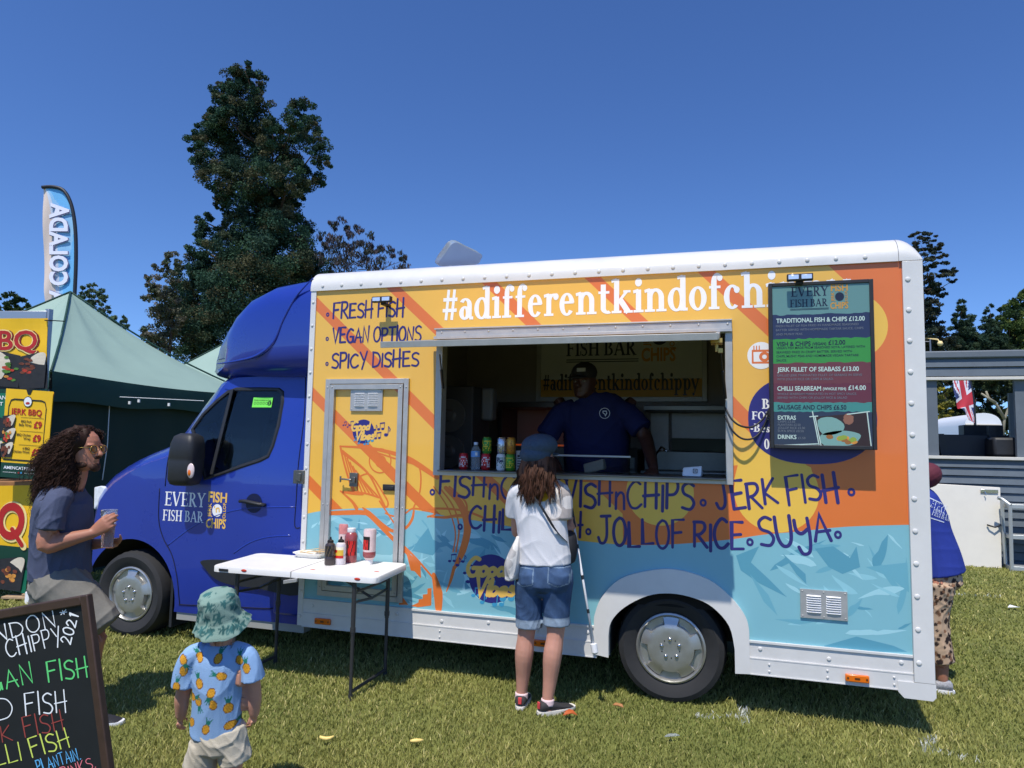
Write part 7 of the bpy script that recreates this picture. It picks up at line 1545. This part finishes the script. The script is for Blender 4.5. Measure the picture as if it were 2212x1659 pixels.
# ------------------------------------------------------------------ man with curly hair, walking to the right
MT_ = 4.1
def G(x, y, d=0.0): return dep(x, y, MT_+d)
FR = HR.copy(); mroot = G(150,1500); mo = thing("person", "man with long curly brown hair and sunglasses walking by in grey shorts holding a cup", "person", (mroot.x,mroot.y,0))
mb = MB()
hipn, hipf = G(135,1275,-.09), G(140,1275,.09); knn, knf = G(214,1342,-.10), G(118,1400,.10); ann, anf = Vector((G(186,1500,-.12).x,G(186,1500,-.12).y,.13)), Vector((G(100,1500,.10).x,G(100,1500,.10).y,.085))
for h_,k_,a_,td in ((hipn,knn,ann,(FR*.8-UP*.5)),(hipf,knf,anf,FR)):
    cf = k_.lerp(a_,.32)-FR*.018; limb(mb, [h_,h_.lerp(k_,.5),k_,cf,k_.lerp(a_,.7),a_], [.088,.082,.060,.062,.046,.036], FR)
limb(mb, [G(133,1265),G(130,1200),G(138,1120),G(140,1070),G(152,1045)], [(.155,.105),(.15,.10),(.165,.115),(.17,.10),(.06,.062)], FR)
nkm = G(156,1043); hcm = G(174,1012); limb(mb, [nkm-UP*.03,nkm.lerp(hcm,.5),hcm+UP*.03-FR*.02], [.062,.058,.056], FR)
hfm = (FR-HF*.12-UP*.02).normalized(); PM = head(mb, hcm-UP*.004, hfm, .238)
shn, eln, wrn = G(124,1082,-.155), G(98,1178,-.215), G(200,1152,-.10)
limb(mb, [shn,shn.lerp(eln,.5),eln,eln.lerp(wrn,.35),eln.lerp(wrn,.7),wrn], [.056,.052,.044,.045,.036,.029], FR)
hand(mb, wrn, FR*.75+UP*.55+HF*.0, HF*1.0-FR*.1, UP*.8-FR*.5, .19, (.25,.55,.5), (.35,.8,.45))
shf, elf, wrf = G(150,1080,.19), G(140,1180,.22), G(222,1174,.08)
limb(mb, [shf,shf.lerp(elf,.5),elf,elf.lerp(wrf,.5),wrf], [.055,.05,.042,.038,.028], FR); hand(mb, wrf, FR*.8+HF*-.15+UP*.05, -HF*.7+UP*.7, UP*.4-HF*.3+FR*.2, .18, (.3,.6,.5), (.5,.6,.5))
mbody = skin(mb, "body", .0055, 4, SKIN_M, mo); eyes(PM, .238, hfm, hfm.cross(UP), mo)
NAVT = mat("navy_marl_jersey",(78,84,106),var=.1,vs=120,**CLOTH)
mb = MB(); limb(mb, [G(130,1243),G(130,1210),G(133,1160),G(137,1110),G(139,1075),G(148,1052)], [(.165,.158),(.165,.155),(.17,.15),(.182,.145),(.18,.118),(.10,.085)], FR, 22, cap=.12)
limb(mb, [G(138,1068,-.10),G(124,1082,-.155),G(114,1112,-.19),G(108,1143,-.205)], [.060,.066,.066,.070], FR, 16, cap=.1); limb(mb, [G(146,1066,.12),G(148,1085,.2),G(146,1120,.22),G(144,1145,.22)], [.075,.076,.074,.076], FR, 16, cap=.1)
mt_ = skin(mb, "tshirt", .006, 3, NAVT, mo, (.007,30,15,.9))
mb = MB(); limb(mb, [G(132,1236),G(132,1262),G(136,1282)], [(.16,.135),(.172,.155),(.172,.158)], FR, 20, cap=.3); limb(mb, [G(128,1262,-.06),G(165,1300,-.08)], [.145,.135], FR, 18); limb(mb, [G(124,1268,-.08),G(168,1302,-.095),G(205,1332,-.10),G(226,1355,-.10)], [.135,.125,.112,.106], UP, 18, cap=.1); limb(mb, [G(134,1275,.09),G(126,1330,.10),G(116,1395,.10)], [.125,.115,.112], FR, 18, cap=.1)
msh_ = skin(mb, "shorts", .006, 6, mat("grey_jersey_shorts",(118,115,107),.9,bump=.25,bs=260,var=.08,vs=70,spec=.15), mo, (.016,26,21,.9)); tuck(mbody, [mt_, msh_])
CURL = mat("curly_brown_hair",(58,39,31),.6,isl=.5,spec=.2)
mb = MB(); R = random.Random(9)
for x,y,r,d in ((176,945,.070,0),(160,952,.078,-.04),(160,952,.078,.05),(142,974,.078,-.05),(142,974,.08,.06),(126,1000,.072,-.05),(124,1000,.075,.06),(114,1025,.058,-.03),(114,1028,.06,.05),(140,1010,.065,-.07)): ell(mb, G(x,y,d), HR*r, HF*r, UP*r, 12, 8)
hb_ = skin(mb, "hair", .012, 4, CURL, mo, (.02,40,3,1))
mb = MB()
for k in range(1900):
    a, b = R.uniform(-1,1), R.uniform(0,1); side = R.choice((-1,-1,1)); u = R.random()
    st = PM(.36*math.sin(a*1.4), -.05-.42*math.cos(a*1.3)*b+.28*(1-b)*.6, .62+.40*math.cos(b*1.5)*(1-.3*abs(a)))
    ln = R.uniform(.12,.36); out = (st-PM(0,-.1,.45)).normalized(); n = 16; ph = R.uniform(0,6.28); am = R.uniform(.006,.014); fr_ = R.uniform(12,22); pts = []
    back = -hfm*R.uniform(.15,.75)
    if PM(0,.2,.5).dot(hfm) < st.dot(hfm): back = -hfm*.6; ln *= .35
    for i in range(n+1):
        t = i/n; p = st+out*.09*math.sin(t*1.6)+(-UP*t*.82+back*t*.75)*ln+HF*R.uniform(-.001,.001); q = am*min(1,t*4); pts.append(p+HR*q*math.sin(ph+fr_*t)+HF*q*math.cos(ph+fr_*t)+UP*q*.5*math.sin(ph*2+fr_*t))
    strand(mb, pts, .0024, .0008, 3)
hv = hb_.data.vertices; hn = len(hv)
for k in range(1300):
    v = hv[R.randrange(hn)]; st = v.co+WL[hb_]; no = v.normal
    if st.dot(hfm) > PM(0,.12,.5).dot(hfm): continue
    ln = R.uniform(.08,.24); n = 12; ph = R.uniform(0,6.28); am = R.uniform(.006,.013); fr_ = R.uniform(10,20); pts = []
    for i in range(n+1):
        t = i/n; q = am*min(1,t*4); pts.append(st+no*.03*math.sin(t*1.57)+(-UP*.85-hfm*.18)*ln*t+HR*q*math.sin(ph+fr_*t)+HF*q*math.cos(ph+fr_*t)+UP*q*.5*math.sin(ph*2+fr_*t))
    strand(mb, pts, .0024, .0008, 3)
mb.build("hair_curls", CURL, hb_, smooth=True)
GOLDF = C((214,176,96),.25,metal=.9); mb = MB(); sm = hfm.cross(UP)
for q in (-1,1):
    mb.tube([PM(q*.17,.44,.50)+sm*.028*math.cos(t)*1+UP*.024*math.sin(t) for t in [2*math.pi*k/16 for k in range(17)]], .0018, 6); mb.tube([PM(q*.29,.42,.55),PM(q*.36,.1,.53),PM(q*.36,-.05,.50)], .0018, 6)
mb.tube([PM(-.05,.46,.53),PM(.05,.46,.53)], .0018, 6); gl_ = mb.build("sunglasses", GOLDF, mo, smooth=True); mb = MB()
for q in (-1,1): ell(mb, PM(q*.17,.435,.50), sm*.027, hfm*.003, UP*.023, 14, 6)
mb.build("tinted_lens", C((70,44,40),.1,coat=1), gl_, smooth=True)
mb = MB(); ell(mb, PM(0,.43,.30), sm*.03, hfm*.012, UP*.008, 10, 6); ell(mb, PM(0,.385,.06), sm*.04, hfm*.02, UP*.026, 10, 6); ell(mb, PM(.24,.12,.12), sm*.012, hfm*.055, UP*.02, 10, 6); ell(mb, PM(-.24,.12,.12), sm*.012, hfm*.055, UP*.02, 10, 6); mb.build("moustache", CURL, mo, smooth=True)
cc0 = G(231,1182,-.01); cp = thing("drink_cup", "clear plastic cup of pink drink held in both hands by the curly haired man", "cup", cc0); ht = (G(231,1103,-.01)-cc0).length
mb = MB(); mb.lathe([(.001,0),(.030,0),(.044,ht),(.0455,ht+.002),(.0425,ht),(.029,.003),(.001,.003)], cc0, 'Z', 28); mb.build("cup_shell", mat("clear_cup",(232,236,240),.08,trans=.85,ior=1.15), cp, smooth=40)
mb = MB(); mb.lathe([(.001,.004),(.0285,.004),(.0365,ht*.62),(.001,ht*.62)], cc0, 'Z', 24); mb.build("pink_drink", mat("pink_drink",(196,84,84),.15,trans=.35,ior=1.3), cp, smooth=40)
for a_,d in ((ann,FR*.9),(anf,FR)): pass
shoe(mo, anf-FR*.07, FR, .28, C((40,40,44),.7), WHC, .046, .075); s_ = shoe(mo, ann-FR*.07, FR, .28, C((40,40,44),.7), WHC, .046, .075)

# ------------------------------------------------------------------ vendor inside the truck
def Q_(x, y, Y=.75): return at(x, y, Y)
vo = thing("person", "vendor in black cap and navy polo shirt leaning at the counter inside the truck", "person", (Q_(1285,900).x,.8,.92))
vf = Vector((-.22,-1,-.12)).normalized(); mb = MB()
vx = Q_(1285,900).x
for s in (-.12,.12): limb(mb, [Vector((vx+s,.85,1.35)),Vector((vx+s,.86,1.1)),Vector((vx+s,.86,.95))], [.10,.08,.06], FY); limb(mb, [Vector((vx+s,.9,.955)),Vector((vx+s,.74,.95))], [.04,.035], UP)
limb(mb, [Q_(1290,1040,.85),Q_(1288,960,.8),Q_(1285,900,.74),Q_(1280,862,.72)], [(.21,.15),(.22,.17),(.23,.14),(.08,.08)], FY); limb(mb, [Q_(1278,868,.70),Q_(1266,845,.62)], [.075,.07], FY)
PV = head(mb, Q_(1263,858,.62), vf, .25)
for sh,el,wr_,hx in (((1212,876,.72),(1168,960,.62),(1205,1010,.35),1),((1358,876,.72),(1396,950,.62),(1412,1012,.30),-1)):
    s_, e_, w_ = Q_(*sh), Q_(*el), Q_(*wr_); limb(mb, [s_,s_.lerp(e_,.5),e_,e_.lerp(w_,.5),w_], [.068,.062,.052,.045,.034], FY); hand(mb, w_, Vector((0,-.8,-.35)), Vector((0,-.35,-.9)), XX*hx, .2, (.25,.3,.3))
vbody = skin(mb, "body", .0075, 4, SKIN_D, vo); eyes(PV, .25, vf, vf.cross(UP), vo)
POLO = mat("navy_polo",(32,36,74),var=.08,vs=60,**CLOTH); mb = MB()
limb(mb, [Q_(1288,1030,.82),Q_(1288,960,.78),Q_(1286,905,.72),Q_(1284,872,.70),Q_(1281,856,.70)], [(.255,.18),(.255,.19),(.255,.165),(.235,.14),(.12,.10)], FY, 20, cap=.1)
limb(mb, [Q_(1240,886,.70),Q_(1212,896,.68),Q_(1182,942,.62)], [.085,.088,.088], FY, 16, cap=.1); limb(mb, [Q_(1328,884,.70),Q_(1356,896,.68),Q_(1386,928,.64)], [.085,.088,.09], FY, 16, cap=.1)
limb(mb, [Q_(1262,868,.60),Q_(1285,860,.62)], [.05,.05], UP)
po = skin(mb, "polo_shirt", .008, 3, POLO, vo, (.008,24,6,.8)); tuck(vbody, [po], .01)
mb = MB(); pc = Q_(1307,893,.55); vb = pc.y-.02; PL = lambda x,z,o: (pc.x+x, vb-o, pc.z+z); ring2(mb, 0, 0, .036, .040, PL, .0, 24); ribbon(mb, [(-.012,.016),(.012,.016),(.016,.0),(.004,-.018),(0,-.006),(-.012,.004),(-.012,.016)], .006, PL, .001); mb.build("chest_emblem", C((190,196,206),.6), po)
mb = MB(); sv = vf.cross(UP).normalized(); ell(mb, PV(0,-.03,.74), sv*.098, vf*.118, UP*.085, 18, 10); ell(mb, PV(0,.52,.62), sv*.078, vf*.075, UP*.010, 14, 6)
ck_ = skin(mb, "cap", .006, 3, mat("black_cap_cloth",(38,36,38),.8,bump=.2,bs=200), vo); mb = MB(); q = PV(-.12,.46,.84); mb.obox(q, sv*.034, vf*.004, UP*.014); mb.build("cap_patch", C((150,150,150),.6), ck_)

# ------------------------------------------------------------------ helper behind the truck
def N_(x, y, Y=1.0): return at(x, y, Y)
ho = thing("person", "person in maroon cap, blue shirt and leopard print trousers bending behind the truck", "person", (N_(2030,1490).x,1.0,0))
FL = Vector((-.97,.22,0)); mb = MB()
hipc = N_(2022,1240); 
for dy,fx in ((-.10,2036),(.11,1990)):
    h_ = N_(2020,1250,1.0+dy); f_ = Vector((N_(fx,1480,1.0+dy).x,1.0+dy,.09)); k_ = h_.lerp(f_,.48)+FL*.05; limb(mb, [h_,k_,k_.lerp(f_,.4)-FL*.02,f_], [.10,.065,.062,.036], FL)
limb(mb, [hipc,N_(2008,1180),N_(1995,1110),N_(1985,1070),N_(1980,1058)], [(.17,.13),(.16,.12),(.17,.12),(.16,.10),(.06,.06)], FL); limb(mb, [N_(1982,1064),N_(1996,1048)], [.055,.055], FL)
hfN = (FL*.8-UP*.6).normalized(); PN = head(mb, N_(1986,1064), hfN, .23, UP)
for dy in (-.2,.2):
    s_ = N_(1975,1078,1.0+dy); e_ = s_+FL*.22-UP*.2; w_ = e_+FL*.24-UP*.02; limb(mb, [s_,s_.lerp(e_,.5),e_,e_.lerp(w_,.5),w_], [.055,.05,.042,.038,.028], FL); hand(mb, w_, FL, -UP, FY*(1 if dy < 0 else -1), .18)
hbody = skin(mb, "body", .0075, 4, SKIN_M, ho); eyes(PN, .23, hfN, hfN.cross(UP), ho)
BLS = mat("royal_blue_jersey",(44,60,142),var=.06,vs=50,**CLOTH); mb = MB()
limb(mb, [N_(2026,1236),N_(2018,1200),N_(2006,1150),N_(1998,1110),N_(1988,1078),N_(1980,1062)], [(.21,.17),(.20,.165),(.19,.145),(.19,.135),(.175,.11),(.10,.08)], FL, 20, cap=.12)
for dy in (-.17,.17): a = N_(1978,1080,1.0+dy); limb(mb, [a,a+FL*.08-UP*.06+FY*dy*.3,a+FL*.16-UP*.13+FY*dy*.3], [.085,.082,.085], FL, 14, cap=.1)
bs_ = skin(mb, "shirt", .007, 3, BLS, ho, (.004,26,31,.9))
LEO = mat("leopard_print",(190,160,130),attr="Col",**CLOTH)
def leoc(co):
    R = np.random.default_rng(5); idx = R.choice(len(co), 900, replace=False); pts = co[idx]; c = np.tile(lc(186,158,132),(len(co),1))
    for p in pts:
        q = np.linalg.norm((co-p)*np.array([1,1,.8]),axis=1); r = R.uniform(.007,.013); c[q < r] = lc(52,42,40) if R.random() < .75 else lc(126,92,70)
    return c
mb = MB(); limb(mb, [N_(2018,1205),N_(2020,1230),N_(2022,1258)], [(.175,.14),(.185,.152),(.19,.165)], FL, 18, cap=.3)
for dy,fx in ((-.10,2036),(.11,1990)): h_ = N_(2020,1258,1.0+dy); f_ = Vector((N_(fx,1480,1.0+dy).x,1.0+dy,.20)); k_ = h_.lerp(f_,.5)+FL*.03; limb(mb, [h_,k_,f_], [.125,.095,.085], FL, 16, cap=.1)
tr_ = skin(mb, "trousers", .007, 3, LEO, ho, (.007,30,33,.9), leoc); tuck(hbody, [bs_, tr_], .01)
mb = MB()
ell(mb, N_(2002,1027), hfN.cross(UP).normalized()*.098, hfN*.10, hfN.cross(UP).normalized().cross(hfN)*.088, 16, 9); skin(mb, "cap", .006, 3, mat("maroon_cloth",(92,34,50),.8,bump=.2,bs=200), ho)
LB = C((196,204,222),.6); mb = MB(); nb = (Vector((.85,-.45,.35))).normalized()
def BK(x, y, o=0):       # writing on the back of the shirt
    return N_(x, y, .80)-Vector((0,1,0))*(.0+o)
me_b = bs_.data
bv = BVHTree.FromPolygons([v.co+WL[bs_] for v in me_b.vertices], [tuple(p.vertices) for p in me_b.polygons])
def onback(x, z, o):
    d = ray(x, -z); h_, n_, i_, t_ = bv.ray_cast(CAM, d)
    if h_ is None: h_ = N_(x, -z, 1.0); n_ = -FY
    return h_+n_*(.002+o)
put_serif(mb, "EVERY", onback, (2008,-1094), (2040,-1110), 17, W=.14, T=.06, off=.001); put_serif(mb, "FISH BAR", onback, (2012,-1112), (2048,-1126), 13, W=.14, T=.06, off=.001)
for y0,y1 in ((1076,1090),(1118,1128)): ribbon(mb, [(2008+i*6,-(y0+(y1-y0)*i/5)) for i in range(6)], 2, onback, .001)
mb.build("back_lettering", LB, bs_)
f_ = Vector((N_(2036,1480,.9).x,.9,.0)); GRK = mat("grey_knit",(150,150,154),.8,var=.55,vs=90)
for dy,fx in ((-.10,2036),(.11,1990)): f_ = Vector((N_(fx,1480,1.0+dy).x,1.0+dy,0)); shoe(ho, f_-FL*.06, FL, .25, GRK, WHC, .045, .075)
